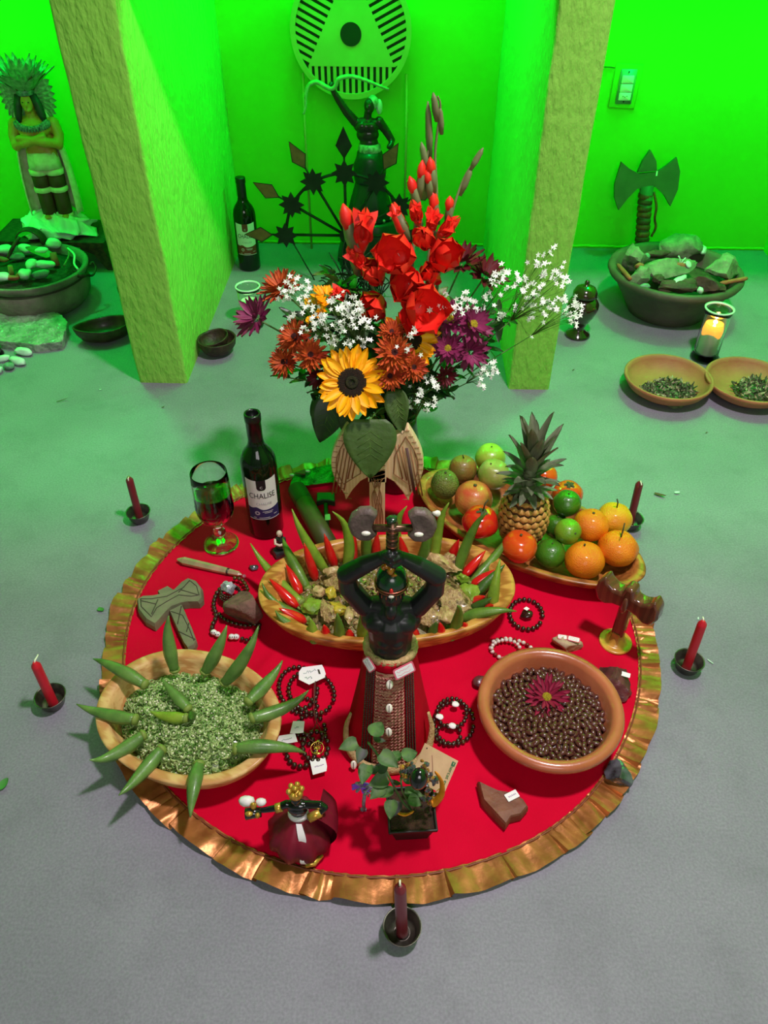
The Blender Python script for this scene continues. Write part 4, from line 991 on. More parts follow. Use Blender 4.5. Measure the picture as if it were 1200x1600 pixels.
w2 = rock('jasper_stone', 961, 1066, (.042, .036, .028), M_jas2, 91, 'shiny dark red stone with a white tag above the bean bowl', auto=30, rot=(0, 0, 40))
obj('paper_tag', MB().prism(rrect(.010, .0045, .001), .0006, Tr(.012, -.006, .0195) @ Rz(-60) @ Rx(8)), M_paper, w2, smooth=False)
rock('obsidian_stone', 968, 1212, (.027, .028, .020), M_obs, 93, 'glossy black stone lying on the ruffle at the lower right', auto=25, rot=(0, 0, 20), n=3)
w3 = rock('sandy_stone', 886, 1007, (.031, .016, .016), M_peb, 95, 'long sandy pebble with two pink-edged labels behind the bean bowl', rot=(0, 0, -12), cuts=3, amp=.1)
sticker(w3, Tr(-.011, .004, .0132) @ Rz(4) @ Rx(0), .009, .0058, seed=2, name='label_tag'); sticker(w3, Tr(.010, .004, .0132) @ Rz(-4), .0115, .0060, seed=4, name='label_tag')
w4 = rock('brown_stone', 383, 948, (.043, .038, .036), M_brs, 97, 'rounded dull brown stone leaning against the left end of the oval bowl', rot=(0, 0, 15), cuts=5, amp=.12, zc=.8)
rock('small_dark_stone', 396, 886, (.011, .009, .007), M_obs, 98, 'tiny dark tumbled stone behind the leftmost okra tip', n=2)
rock('shadow_lump', 752, 1066, (.016, .016, .010), M_jas2, 99, 'dark lump in place of the shadow at the left edge of the bean bowl', n=2)  # added dark red lump where the bowl's shadow falls on the cloth

# grey-green carved soapstone double axe lying flat
M_soap = mat('grey_green_soapstone', (128, 122, 98), (108, 106, 84), rough=.7, scale=30, bump=.5); M_inc = mat('dark_incised_line', (62, 56, 44), rough=.8)
sa0 = at(272, 945); sa = thing('soapstone_axe', 'grey-green soapstone double axe with incised lines, lying at the left of the cloth', 'axe', (sa0.x, sa0.y, CZ))
def L2(px, py): v = at(px, py, CZ + .012) - Vector((sa0.x, sa0.y, 0)); return (v.x, v.y)
hp = [L2(*p) for p in ((214, 940), (222, 935), (240, 934), (258, 930), (274, 924), (286, 912), (296, 906), (308, 910), (317, 922), (318, 938), (312, 944), (296, 944), (284, 946), (268, 952), (258, 962), (248, 974), (242, 980), (228, 972), (216, 956))]
hp.reverse()
hd_ = obj('head', MB().prism(hp, .020, None, .05), M_soap, sa, smooth=False)
hp2 = [L2(*p) for p in ((264, 954), (284, 944), (290, 958), (302, 986), (308, 1003), (304, 1012), (294, 1016), (288, 1008), (276, 982))]; hp2.reverse()
hn = obj('handle', MB().prism(hp2, .017, None, .08), M_soap, sa, smooth=False)
hp3 = [L2(*p) for p in ((246, 924), (262, 916), (272, 922), (262, 932), (250, 930))]; hp3.reverse()
obj('handle_butt', MB().prism(hp3, .014, None, .08), M_soap, sa, smooth=False)
def inc(par, pts, z):
    q = []
    for i in range(len(pts) - 1):
        a, b = Vector(L2(*pts[i])), Vector(L2(*pts[i + 1])); q += [(*(a.lerp(b, t / 4)), z) for t in range(4)]
    q.append((*L2(*pts[-1]), z)); obj('incised_line', MB().tube(q, .0010, 5), M_inc, par)
inc(hd_, [(221, 940), (222, 952), (238, 968), (246, 954), (262, 944), (280, 934), (300, 936), (312, 934), (308, 920), (297, 911), (288, 922), (262, 936), (238, 940), (221, 940)], .020)
inc(hd_, [(222, 943), (244, 948)], .020); inc(hd_, [(248, 941), (238, 964)], .020); inc(hd_, [(297, 912), (280, 930)], .020); inc(hd_, [(284, 926), (311, 934)], .020)
inc(hn, [(268, 958), (286, 964), (296, 984), (304, 1004)], .017); inc(hn, [(284, 950), (278, 978)], .017); inc(hn, [(279, 989), (306, 1002)], .017); inc(hn, [(296, 976), (292, 990)], .017)

# crystal wand
M_cry = mat('smoky_glass_wand', (206, 158, 134), (160, 150, 112), rough=.15, trans=.15, scale=40, coat=.6)
wa, wb = at(277, 874, .012), at(378, 898, .011)
wd_ = thing('crystal_wand', 'faceted pinkish crystal wand lying below the goblet', 'wand', wa)
d_ = wb - wa
obj('shaft', MB().tube([d_ * 0, d_ * .10, d_ * .6, d_ * .78], [.002, .0085, .0078, .0070], 6), M_cry, wd_, smooth=False)
obj('tip_section', MB().tube([d_ * .78, d_ * .82, d_ * .95, d_ * 1.0], [.0060, .0064, .0052, .001], 6), M_cry, wd_, smooth=False)
obj('wire_wrap', MB().tube([d_ * .775, d_ * .80], .0074, 12), M_chain, wd_)
obj('end_bead', MB().ball(d_ * 1.03 + Vector((0, 0, -.003)), .004, 10, 8), M_pinkp, wd_)

# bead strings
M_bd = mat('dark_brown_bead', (52, 26, 22), rough=.15, coat=.8); M_gb = mat('tiger_eye_bead', (90, 56, 26), (50, 28, 14), rough=.15, coat=.8, scale=200)
M_wb = mat('white_crystal_bead', (226, 206, 206), rough=.15, coat=.5); M_rb = mat('clear_red_bead', (130, 20, 30), rough=.1, coat=.8)
def beads(parent, nm, path, r, m_, step=None, z=None, alt=None, m2=None):
    pts = bez(path, 12); mb = MB(); mb2 = MB(); acc = 0; step = step or r * 2.02; k = 0; prev = pts[0]
    for i in range(1, len(pts)):
        seg = pts[i] - prev; L_ = seg.length
        while acc + L_ >= step:
            t = (step - acc) / L_; prev = prev + seg * t; seg = pts[i] - prev; L_ = seg.length; acc = 0; k += 1
            (mb2 if alt and k % alt == 0 else mb).ball(prev, r, 8, 6)
        acc += L_; prev = pts[i]
    o = obj(nm, mb, m_, parent); o['kind'] = 'stuff'
    if mb2.v: q = obj('accent_bead', mb2, m2 or M_gb, parent); q['kind'] = 'stuff'
    return o
def ring(cpx, cpy, wpx, hpx, r, lab, m_=M_bd, rot=0, lift=0, nm='bead_bracelet', alt=None, m2=None, grp='bead bracelets on the cloth'):
    c = at(cpx, cpy, CZ); t = thing(nm, lab, 'bracelet', (c.x, c.y, CZ), 0, grp); P = []
    for k in range(17):
        a = 2 * PI * k / 16; x = wpx / 2 * math.cos(a); y = hpx / 2 * math.sin(a); xr = x * math.cos(R(rot)) - y * math.sin(R(rot)); yr = x * math.sin(R(rot)) + y * math.cos(R(rot))
        v = at(cpx + xr, cpy - yr, CZ + r + lift) - Vector((c.x, c.y, CZ)); v.z += .0005 * math.sin(3 * a); P.append(v)
    beads(t, 'beads', P, r, m_, alt=alt, m2=m2); return t, c
def card(parent, c, corners, z, m_=None, nm='paper_tag', th=.0006, lift=None):
    v = [at(x, y, z + (lift[i] if lift else 0)) - Vector((c.x, c.y, CZ)) for i, (x, y) in enumerate(corners)]; n = len(v)
    mb = MB(); mb.add(v + [q + Vector((0, 0, th)) for q in v], [tuple(range(n)), tuple(reversed(range(n, 2 * n)))] + [(i, n + i, n + (i + 1) % n, (i + 1) % n) for i in range(n)])
    return obj(nm, mb, m_ or M_paper, parent, smooth=False)
M_gpen = mat('green_ink', (90, 140, 120), rough=.6)
def scrawl(parent, c, a, b, z, amp, m_, seed=1, n=18):
    rn = random.Random(seed); pts = []
    for i in range(n):
        t = i / (n - 1); p = at(a[0] + (b[0] - a[0]) * t, a[1] + (b[1] - a[1]) * t + rn.uniform(-amp, amp), z) - Vector((c.x, c.y, CZ)); pts.append(p)
    obj('handwriting', MB().tube(pts, .0004, 4), m_, parent)
t, c = ring(466, 1075, 60, 66, .0046, 'dark bead bracelet under the left half of the large white card', rot=10)
t, c = ring(487, 1082, 74, 62, .0044, 'dark bead bracelet under the right half of the large white card', lift=.004, rot=-30, alt=9)
cdd = card(t, c, ((467, 1050), (472, 1043), (503, 1039), (506, 1044), (509, 1053), (507, 1059), (483, 1070), (477, 1067), (467, 1062)), CZ + .017, nm='jewellery_card')
scrawl(cdd, c, (474, 1053), (494, 1046), CZ + .018, 2.5, M_gpen, 3); scrawl(cdd, c, (476, 1060), (488, 1058), CZ + .018, 2.2, M_gpen, 4)
obj('hang_hole', MB().add([at(x, y, CZ + .0182) - Vector((c.x, c.y, CZ)) for x, y in ((496, 1046), (499, 1046), (501, 1053), (498, 1053))], [(3, 2, 1, 0)]), M_inc, cdd, smooth=False)
t, c = ring(474, 1103, 44, 24, .0042, 'small dark bead bracelet just below the large white card', lift=.0)
ring(486, 1140, 44, 46, .0044, 'dark bead bracelet right of the upper square tag', rot=30)
ring(493, 1166, 40, 46, .0046, 'dark bead bracelet around the gold tree medallion', lift=.005)
t, c = ring(470, 1172, 46, 52, .0050, 'dark bead bracelet with two paper tags on its left', lift=.0)
q = card(t, c, ((453, 1146), (458, 1127), (476, 1127), (474, 1145), (465, 1146)), CZ + .018, lift=(0, .004, .004, 0, 0)); scrawl(q, c, (460, 1137), (471, 1134), CZ + .0205, 1.5, M_gpen, 5)
q = card(t, c, ((431, 1163), (436, 1150), (461, 1146), (465, 1159), (455, 1161)), CZ + .014, lift=(.002, .005, .003, 0, 0)); scrawl(q, c, (440, 1157), (456, 1153), CZ + .0175, 1.2, M_gpen, 6)
nk = thing('pendant_necklace', 'thin brown cord necklace with a gold tree medallion and a white square tag', 'necklace', at(497, 1168, CZ), group=None)
c = at(497, 1168, CZ)
M_gold = mat('gold_metal', (214, 176, 84), rough=.25, metal=.9); M_cord = mat('brown_cord', (96, 40, 36), rough=.7)
obj('cord', MB().tube(bez([at(x, y, CZ + z) - c for x, y, z in ((496, 1163, .014), (484, 1155, .013), (482, 1148, .013), (493, 1134, .013), (494, 1122, .01), (491, 1110, .011), (491, 1072, .015), (493, 1065, .018), (492, 1080, .014), (491, 1116, .01), (500, 1138, .013), (505, 1150, .013), (503, 1160, .013), (497, 1165, .014))], 6), .0008, 5), M_cord, nk)
md = obj('medallion_ring', MB().lathe([(.0100, -.0007), (.0112, -.0009), (.0112, .0009), (.0100, .0007), (.0100, -.0007)], 32, M=Tr(0, -.009, .013) @ Rx(12)), M_gold, nk)
mb = MB(); TM = Tr(0, -.009, .0132) @ Rx(12)
mb.tube([TM @ Vector((0, -.010, 0)), TM @ Vector((.0003, -.003, 0)), TM @ Vector((0, .002, 0))], [.0022, .0012, .0008], 6)
for a, l in ((20, .006), (50, .0075), (78, .008), (105, .008), (132, .0075), (160, .006), (200, .005), (-20, .005)): mb.tube([TM @ Vector((0, -.001, 0)), TM @ Vector((l * .6 * math.cos(R(a)), -.001 + l * .5 * math.sin(R(a)), 0)), TM @ Vector((l * math.cos(R(a)), l * math.sin(R(a)), 0))], [.0008, .0006, .0005], 5); mb.ball(TM @ Vector((l * math.cos(R(a)), l * math.sin(R(a)), .0002)), .0013, 6, 4)
mb.ball(TM @ Vector((0, -.0085, 0)), (.006, .0022, .0008), 8, 6); obj('tree_motif', mb, M_gold, md)
obj('bail', MB().lathe([(.0014, -.0005), (.0024, 0), (.0014, .0005)], 14, M=Tr(0, .0035, .014)), M_gold, md)
q = card(nk, c, ((484, 1188), (508, 1184), (511, 1197), (510, 1205), (489, 1211)), CZ + .012); scrawl(q, c, (492, 1198), (506, 1195), CZ + .0132, 1.2, M_pen, 8)
t, c = ring(822, 960, 52, 46, .0050, 'dark bead bracelet around a small stone beside the right end of the oval bowl', rot=-20)
st = obj('centre_stone', rock_mb((.013, .010, .009), 88, 5, .15, 3).xf(Tr(-.002, -.008, .010)), M_bd, t)
obj('sticker', MB().prism([(-.006, 0), (0, -.0045), (.006, 0), (0, .0045)], .0006, Tr(-.002, -.003, .020) @ Rx(10)), M_paper, st, smooth=False)
t, c = ring(800, 1016, 68, 34, .0042, 'bracelet of white crystal beads partly under the rim of the bean bowl', M_wb, rot=-12, alt=3, m2=M_rb)
for k in range(17):
    pass
beads(t, 'inner_beads', [at(790 + 22 * math.cos(a), 1014 - 14 * math.sin(a), CZ + .010) - c for a in [R(-10 + 20 * k) for k in range(11)]], .0038, M_wb)
t, c = ring(709, 1130, 62, 66, .0044, 'outer dark bead bracelet right of the black statuette', rot=0, alt=11)
t, c = ring(706, 1114, 46, 46, .0040, 'smaller dark bead bracelet with white chips, lying on the outer one', lift=.006, rot=20)
for i, (x, y) in enumerate(((687, 1120), (712, 1100), (707, 1134))): obj('white_chip', rock_mb((.0075, .006, .003), 120 + i, 4, .2, 2).xf(Matrix.Translation(at(x, y, CZ + .014) - c)), M_paper, t)
t, c = ring(700, 1148, 40, 30, .0040, 'dark bead bracelet showing between the outer ring and the hem', lift=.002)
# coiled glass rosary + skull beads by the brown stone
t = thing('skull_bead_necklace', 'dark bead necklace with white skull beads looped around the brown stone', 'necklace', at(345, 960, CZ)); c = at(345, 960, CZ)
beads(t, 'beads', [at(x, y, CZ + .006) - c for x, y in ((355, 912), (340, 925), (334, 945), (338, 962), (333, 975), (331, 986), (334, 990))], .0050, M_bd)
beads(t, 'beads', [at(x, y, CZ + .006) - c for x, y in ((340, 955), (348, 966), (365, 974), (385, 978), (405, 976), (400, 990), (388, 1000), (378, 998))], .0045, M_bd)
beads(t, 'beads', [at(x, y, CZ + .014) - c for x, y in ((360, 903), (376, 905), (384, 914), (386, 926), (370, 936), (356, 944))], .0045, M_gb)
for i, (x, y, s) in enumerate(((334, 988, 1), (340, 991, .9), (362, 995, 1), (369, 995, 1))):
    b = at(x, y, CZ + .008) - c; sk_ = obj('skull_bead', MB().ball(b, (.0062 * s, .0055, .0058 * s), 12, 8), M_paper, t)
    for dx in (-.002, .002): obj('eye_socket', MB().ball(b + Vector((dx, -.0035, .0035)), .0013, 6, 5), M_inc, sk_)
t = thing('glass_rose_coil', 'clear glass spiral lump wound with beads on top of the brown stone', 'crystal', at(360, 922, CZ + .028)); 
obj('glass_lump', rock_mb((.016, .015, .014), 131, 6, .3, 3).xf(Tr(-.002, 0, .006)), mat('cloudy_crystal', (206, 204, 216), (150, 150, 170), rough=.1, scale=90, coat=.6, trans=.2), t, auto=20)
for k in range(3): beads(t, 'bead_coil', [(.018 * math.cos(a) * (1 + .08 * k), .015 * math.sin(a) * (1 + .08 * k) - .002 * k, -.003 - .004 * k) for a in [2 * PI * i / 10 for i in range(11)]], .0026, M_bd)

# small green hammer, dark tube
M_mal = mat('green_painted_wood', (38, 66, 34), (30, 54, 28), rough=.5, scale=40)
c = at(511, 806, CZ); hm = thing('small_hammer', 'tiny green hammer with a white tag, lying right of the dark green tube', 'hammer', (c.x, c.y, CZ))
def Lg(px, py, z): return at(px, py, CZ + z) - Vector((c.x, c.y, CZ))
h_ = obj('head', MB().prism([Lg(x, y, 0)[:2] for x, y in ((496, 777), (523, 777), (524, 792), (515, 790), (504, 789), (495, 792))][::-1], .016), M_mal, hm, smooth=False); h_.modifiers.new('b', 'BEVEL').width = .002
obj('handle', MB().tube([Lg(509, 788, .008), Lg(511, 825, .007)], .0048, 8), M_mal, hm)
obj('paper_tag', MB().prism([Lg(x, y, 0)[:2] for x, y in ((508, 811), (516, 810), (517, 819), (508, 820))][::-1], .001, Tr(0, 0, .0125)), M_paper, hm, smooth=False)
M_tube = mat('olive_bamboo', (70, 74, 32), (56, 60, 26), rough=.5, scale=12, stretch=(1, 1, .2)); M_tubed = mat('dark_bamboo_end', (40, 52, 28), rough=.5)
ta, tb2 = at(462, 762, .026), at(516, 858, .024)
tu = thing('bamboo_tube', 'thick dark olive tube with a darker end, lying behind the longest okra', 'tube', ta)
d_ = tb2 - ta
obj('tube_body', MB().tube([d_ * .22, d_ * .25, d_ * .6, d_], [.0205, .021, .0215, .0215], 24), M_tube, tu)
obj('dark_end', MB().lathe([(0, 0), (.015, 0), (.020, .004), (.0215, .015), (.0215, d_.length * .26), (.0, d_.length * .26)], 24, M=Al((0, 0, 0), d_)), M_tubed, tu, auto=40)
# small pale figurine on a dark base
c = at(440, 862, CZ); fg = thing('kneeling_figurine', 'tiny pale-headed figurine on a dark base between bottle and oval bowl', 'figurine', (c.x, c.y, CZ))
M_fig = mat('ivory_paint', (214, 190, 170), rough=.5); M_dk = mat('dark_slate', (58, 62, 64), (34, 34, 36), rough=.35, scale=60, coat=.3)
b_ = obj('base', MB().prism([(-.018, -.008), (-.008, -.024), (.012, -.014), (.014, .008), (-.010, .014)], .012, None, .12), M_dk, fg, smooth=False)
body('figure', [('b', (0, 0, .020), (.011, .010, .010)), ('b', (.001, .001, .034), (.009, .007, .011)), ('b', (.001, .001, .048), (.006, .006, .007)), ('t', [(-.007, 0, .040), (-.010, -.006, .034), (-.005, -.010, .031)], (.003, .003, .0025)), ('t', [(.009, 0, .040), (.011, -.006, .032), (.003, -.010, .030)], (.003, .003, .0025))], M_dk, fg, .0009, 2)
hdh = obj('head', MB().ball((.0, -.002, .054), (.0062, .0065, .0078), 14, 10), M_fig, fg)
for dx in (-.0024, .0024): obj('eye', MB().ball((dx, -.0082, .0555), (.001, .0006, .0008), 6, 4), M_dk, hdh)
obj('nose', MB().ball((0, -.0088, .0535), (.0009, .0012, .0015), 6, 4), M_fig, hdh)
obj('arms', MB().tube([(-.010, -.004, .041), (-.009, -.011, .033), (0, -.0135, .031), (.010, -.010, .032)], [.0025, .003, .003, .0035], 8), M_fig, fg)

# glossy wooden ship-like axe on a turned base (right)
M_mah = mat('varnished_mahogany', (108, 60, 44), (92, 50, 38), rough=.16, scale=8, wave=True, stretch=(3, 1, .6), coat=.8)
M_cork = mat('golden_turned_wood', (222, 168, 74), (196, 132, 52), rough=.3, scale=40, coat=.5)
c = at(961, 1004, CZ); sh = thing('mahogany_double_axe', 'glossy dark brown wooden double axe on a round golden base by the ruffle', 'axe', (c.x, c.y, CZ), R(-38))
obj('base', MB().lathe([(0, 0), (.029, 0), (.0305, .002), (.0305, .005), (.028, .0075), (.0275, .0065), (.025, .008), (.0245, .0072), (.020, .009), (.017, .013), (.013, .020), (.0105, .024), (0, .024)], 48), M_cork, sh)
obj('socket', MB().lathe([(.018, .010), (.0165, .016), (.013, .024), (.0125, .034), (.0, .034)], 6), mat('chestnut_socket', (156, 96, 44), (206, 150, 80), rough=.3, scale=30, coat=.4), sh, smooth=False)
obj('shaft', MB().box(-.011, -.009, .026, .011, .009, .135), M_mah, sh, smooth=False).modifiers.new('b', 'BEVEL').width = .003
pl_ = [(-.052, .098), (-.060, .118), (-.058, .142), (-.046, .158), (-.040, .146), (-.026, .138), (-.012, .140), (-.008, .158), (.008, .158), (.012, .140), (.026, .138), (.040, .146), (.046, .158), (.058, .142), (.060, .118), (.052, .098), (.036, .094), (.022, .104), (.010, .106), (-.010, .106), (-.022, .104), (-.036, .094)]
hh_ = obj('double_blade', MB().prism(list(reversed(pl_)), .030, Tr(0, .015, 0) @ Rx(90)), M_mah, sh, smooth=False); bv = hh_.modifiers.new('b', 'BEVEL'); bv.width = .006; bv.segments = 4; bv.limit_method = 'ANGLE'
hh_.data.shade_smooth(); hh_.data.set_sharp_from_angle(angle=R(60))
obj('blade_spike', MB().ball((.0, -.017, .118), (.006, .004, .020), 10, 8), M_mah, sh)

# ============================================================ DANCING DOLL
c = at(472, 1312, CZ); dl = thing('crowned_doll', 'small black doll with a gold crown and a dark red tulle skirt, front left', 'figurine', (c.x, c.y, CZ))
M_tul = mat('wine_satin_tulle', (124, 22, 44), (92, 12, 30), rough=.42, scale=20, bump=.5, bscale=40, spec=.3); M_gblk = mat('gloss_black', (18, 18, 20), rough=.15, coat=.8)
M_whs = mat('white_ribbon', (228, 220, 222), rough=.5); M_goldp = mat('gold_paint', (222, 178, 84), (190, 140, 50), rough=.3, scale=80, metal=.6)
obj('base', MB().lathe([(0, 0), (.034, 0), (.036, .003), (.034, .008), (0, .009)], 36), M_gblk, dl)
def skw(a, z): return 1 + (.05 * math.sin(9 * a) + .03 * math.sin(17 * a + 1)) * max(0, 1 - abs(z - .03) / .06)
obj('skirt', MB().lathe([(.030, .008), (.042, .012), (.048, .024), (.047, .040), (.038, .056), (.024, .070), (.013, .078), (.010, .082)], 72, f=skw), M_tul, dl)
def veil(u, v):
    a = R(-10 + 100 * v); return (.030 + .030 * math.sin(u * PI) * (1 - .2 * v), .012 + .026 * v + .01 * math.sin(u * 6), .012 + .085 * u)
obj('tulle_overlay', MB().grid(10, 8, lambda u, v: (.028 + .028 * math.sin(PI * min(1, u * .9 + .1)) * (1 - .35 * v * v) + .006 * v, -.018 + .05 * v, .014 + .090 * u * (1 - .1 * v))), M_tul, dl)
body('figure', [('b', (0, 0, .088), (.0125, .010, .010)), ('b', (0, -.001, .100), (.0155, .011, .011)), ('b', (0, 0, .108), (.017, .009, .007)), ('t', [(0, 0, .11), (0, -.001, .120)], (.006, .005)), ('b', (0, -.002, .129), (.0085, .0095, .0105)), ('b', (0, -.0115, .128), (.0018, .002, .0025)),
 ('t', [(-.015, 0, .108), (-.032, -.004, .102), (-.048, -.006, .100)], (.0062, .0050, .0042)), ('b', (-.050, -.006, .100), (.005, .004, .004)),
 ('t', [(.015, 0, .108), (.034, -.002, .112), (.040, -.004, .108)], (.0065, .0058, .005)), ('t', [(.040, -.004, .108), (.028, -.012, .100), (.018, -.014, .096)], (.0052, .0048, .004))], M_gblk, dl, .0009, 3)
obj('cuff', MB().tube([(-.022, -.003, .105), (-.030, -.004, .1025)], [.0068, .0072], 14), M_goldp, dl); obj('cuff', MB().tube([(.034, -.009, .104), (.018, -.0145, .0965)], [.0066, .0068], 14), M_goldp, dl)
crn = obj('crown', MB().lathe([(.0085, .134), (.0105, .136), (.0105, .142), (.0085, .146), (.0, .147)], 20), M_goldp, dl)
for k in range(6): a = PI * k / 3 + .3; obj('crown_lobe', MB().ball((.009 * math.cos(a), .009 * math.sin(a), .147), (.0042, .0042, .005), 10, 8), M_goldp, crn)
obj('crown_top', MB().ball((0, 0, .151), .0045, 10, 8), M_goldp, crn)
obj('sash', MB().lathe([(.0130, .078), (.0155, .080), (.0150, .086), (.0125, .088)], 30, sy=.85), M_whs, dl)
obj('ribbon', MB().grid(3, 16, lambda u, v: ((u - .5) * .008 * (1 + .4 * math.sin(v * 7)) + .002 + .010 * v + .003 * math.sin(v * 6), -.015 - .031 * math.sin(v * PI * .55) - .003 * math.sin(v * 9), .080 - .058 * v)), M_whs, dl)
obj('gold_fringe', MB().tube([(.010, -.044, .012), (.022, -.040, .011), (.034, -.028, .012)], [.004, .005, .003], 8), M_goldp, dl)
ds = obj('dish', MB().tube([(-.052, -.006, .094), (-.074, -.008, .092)], [.007, .009], 12), M_gblk, dl)
for x, y, z, r, m_ in ((-.073, .004, .106, (.012, .008, .008), M_whs), (-.052, .002, .108, (.008, .006, .006), M_whs), (-.062, -.004, .108, (.005, .004, .008), M_goldp), (-.068, -.012, .100, (.006, .004, .004), M_goldp), (-.056, -.012, .096, (.004, .004, .005), M_goldp)):
    obj('offering', MB().ball((x, y, z), r, 10, 8, amp=.2, freq=3), m_, ds)

# ============================================================ POTTED PLANT
c = at(641, 1288, CZ); pp = thing('potted_plant', 'small leafy plant in a square black plastic pot in front of the statuette', 'plant', (c.x, c.y, CZ), R(5))
M_pot = mat('black_plastic_pot', (34, 26, 28), rough=.45); M_soil = mat('brown_soil_chips', (74, 44, 30), (44, 26, 18), rough=.9, scale=120, bump=2)
b, t_, h = .024, .034, .050
mb = MB()
def sq(r, z): return [(x * r, y * r, z) for x, y in ((-1, -1), (1, -1), (1, 1), (-1, 1))]
rings_ = [sq(b, 0), sq(t_ * .97, h * .86), sq(t_ * 1.06, h * .86), sq(t_ * 1.08, h), sq(t_ * .98, h), sq(b * .9, .004)]
mb.add([v for q in rings_ for v in q], [(3, 2, 1, 0)] + [(j * 4 + i, j * 4 + (i + 1) % 4, (j + 1) * 4 + (i + 1) % 4, (j + 1) * 4 + i) for j in range(5) for i in range(4)])
po = obj('pot', mb, M_pot, pp, smooth=False); bv = po.modifiers.new('b', 'BEVEL'); bv.width = .003; bv.segments = 3; bv.limit_method = 'ANGLE'
obj('soil', MB().grid(8, 8, lambda u, v: ((u - .5) * .064, (v - .5) * .064, .044 + .004 * noise.noise(Vector((u * 8, v * 8, 0))))), M_soil, pp)
M_lf = mat('dusty_green_leaf', (84, 122, 52), (62, 94, 48), rough=.6, scale=60, c3=(84, 108, 66)); M_lfp = mat('purple_green_leaf', (70, 62, 70), (70, 92, 58), rough=.6, scale=40)
def heart(L_, w_, cup=.25, curl=-.2, n=8, m=6):
    def f(u, v):
        s = 2 * v - 1; wu = w_ * .5 * (math.sin(PI * min(1, (u * .94 + .06)) ** .62) ** .8 if u < .999 else .02)
        return (L_ * (u - .06 * (1 - abs(s)) * 0), s * wu, curl * L_ * u * u + cup * w_ * abs(s) ** 1.5 * .5 + .0005 * math.cos(s * 12))
    return MB().grid(n, m, f)
hm1 = heart(.034, .026).mesh('leaf', M_lf); hm2 = heart(.030, .024, .3, -.3).mesh('leaf', M_lfp)
rnd = random.Random(31)
cc = Vector((c.x, c.y, CZ))
def Lp(px, py, y): return Rz(-5) @ (on(px, py, y) - cc)
lv_ = [(558, 1160, .60, 200, 0, 1), (582, 1150, .60, 60, 0, 1.15), (567, 1170, .59, 250, 1, .9), (594, 1178, .59, -40, 0, 1.15), (575, 1195, .59, 250, 0, 1.1), (585, 1158, .6, 20, 1, .8), (612, 1190, .59, 60, 0, 1), (628, 1182, .59, 20, 0, .95), (606, 1215, .58, 200, 0, 1.1), (625, 1212, .58, 0, 0, 1.05), (600, 1228, .57, 220, 0, 1), (615, 1238, .56, 180, 0, 1.1), (632, 1238, .56, 350, 0, 1), (622, 1252, .55, 240, 1, 1), (638, 1246, .55, -20, 0, .85), (604, 1205, .58, 140, 1, .9), (618, 1228, .57, 90, 1, .8), (590, 1206, .58, 160, 1, .8), (612, 1250, .55, 260, 0, .95), (631, 1222, .57, 40, 0, .85)]
stm = obj('stem', MB().tube(bez([(0.0, 0, .045), (-.015, .0, .075), Lp(606, 1210, .585), Lp(590, 1180, .6), Lp(575, 1160, .605)], 6), .0018, 6), M_lf, pp)
for x, y, yy, a, k, s in lv_:
    p = Lp(x, y, yy); o = link('leaf', hm2 if k else hm1, pp); o.matrix_basis = Matrix.Translation(p) @ Rz(a) @ Ry(rnd.uniform(-5, 30)) @ Rx(rnd.uniform(-20, 20)) @ Sc(s * .80)
obj('branch', MB().tube([(0.0, 0, .045), Lp(628, 1235, .565), Lp(626, 1215, .575)], .0015, 6), M_lf, pp)
# bits tucked into the pot
blk = tag(obj('black_egg_stone', MB().ball((0, 0, 0), (.0125, .0115, .0165), 24, 16), M_gblk, loc=on(654, 1217, .552), rot=(R(-25), R(8), 0)), 'polished black egg-shaped stone resting in the plant pot', 'stone')
M_orp = mat('orange_rind', (236, 150, 20), (214, 120, 16), rough=.5, scale=60)
for i, (pts, lab) in enumerate((([(681, 1206), (690, 1222), (690, 1240), (680, 1254), (674, 1256)], 'strip of orange peel at the right side of the plant pot'), ([(612, 1262), (622, 1270), (634, 1273), (646, 1268)], 'strip of orange peel along the front of the plant pot'))):
    P = [on(x, y, .555 - .012 * i) for x, y in pts]; c0 = P[0].copy(); tag(obj('orange_peel', MB().tube(bez([p - c0 for p in P], 5), [.002] + [.0052] * (5 * (len(P) - 1) - 1) + [.002], 8, flat=.35), M_orp, loc=c0), lab, 'peel')
nuggets = MB(); nug2 = MB(); rnd = random.Random(8)
o0 = on(658, 1240, .56)
for i in range(95):
    a = rnd.uniform(-.9, 2.6); q = rnd.uniform(.3, 1); p = on(650 + 36 * q * math.cos(a) * 1.0, 1232 - 46 * q * math.sin(a), .575 + rnd.uniform(-.012, .012)) - o0
    (nuggets if i % 3 else nug2).add(*(lambda m_: (m_.v, m_.f))(rock_mb([rnd.uniform(.0025, .0055)] * 3, i, 4, .2, 1).xf(Matrix.Translation(p))))
nn_ = thing('stone_chip_string', 'string of dark and golden stone chips heaped around the black egg stone', 'beads', o0)
q = obj('dark_chips', nuggets, M_obs, nn_, smooth=False); q['kind'] = 'stuff'; q = obj('golden_chips', nug2, mat('tiger_eye_chip', (176, 120, 50), (80, 50, 24), rough=.15, coat=.8, scale=90), nn_, smooth=False); q['kind'] = 'stuff'
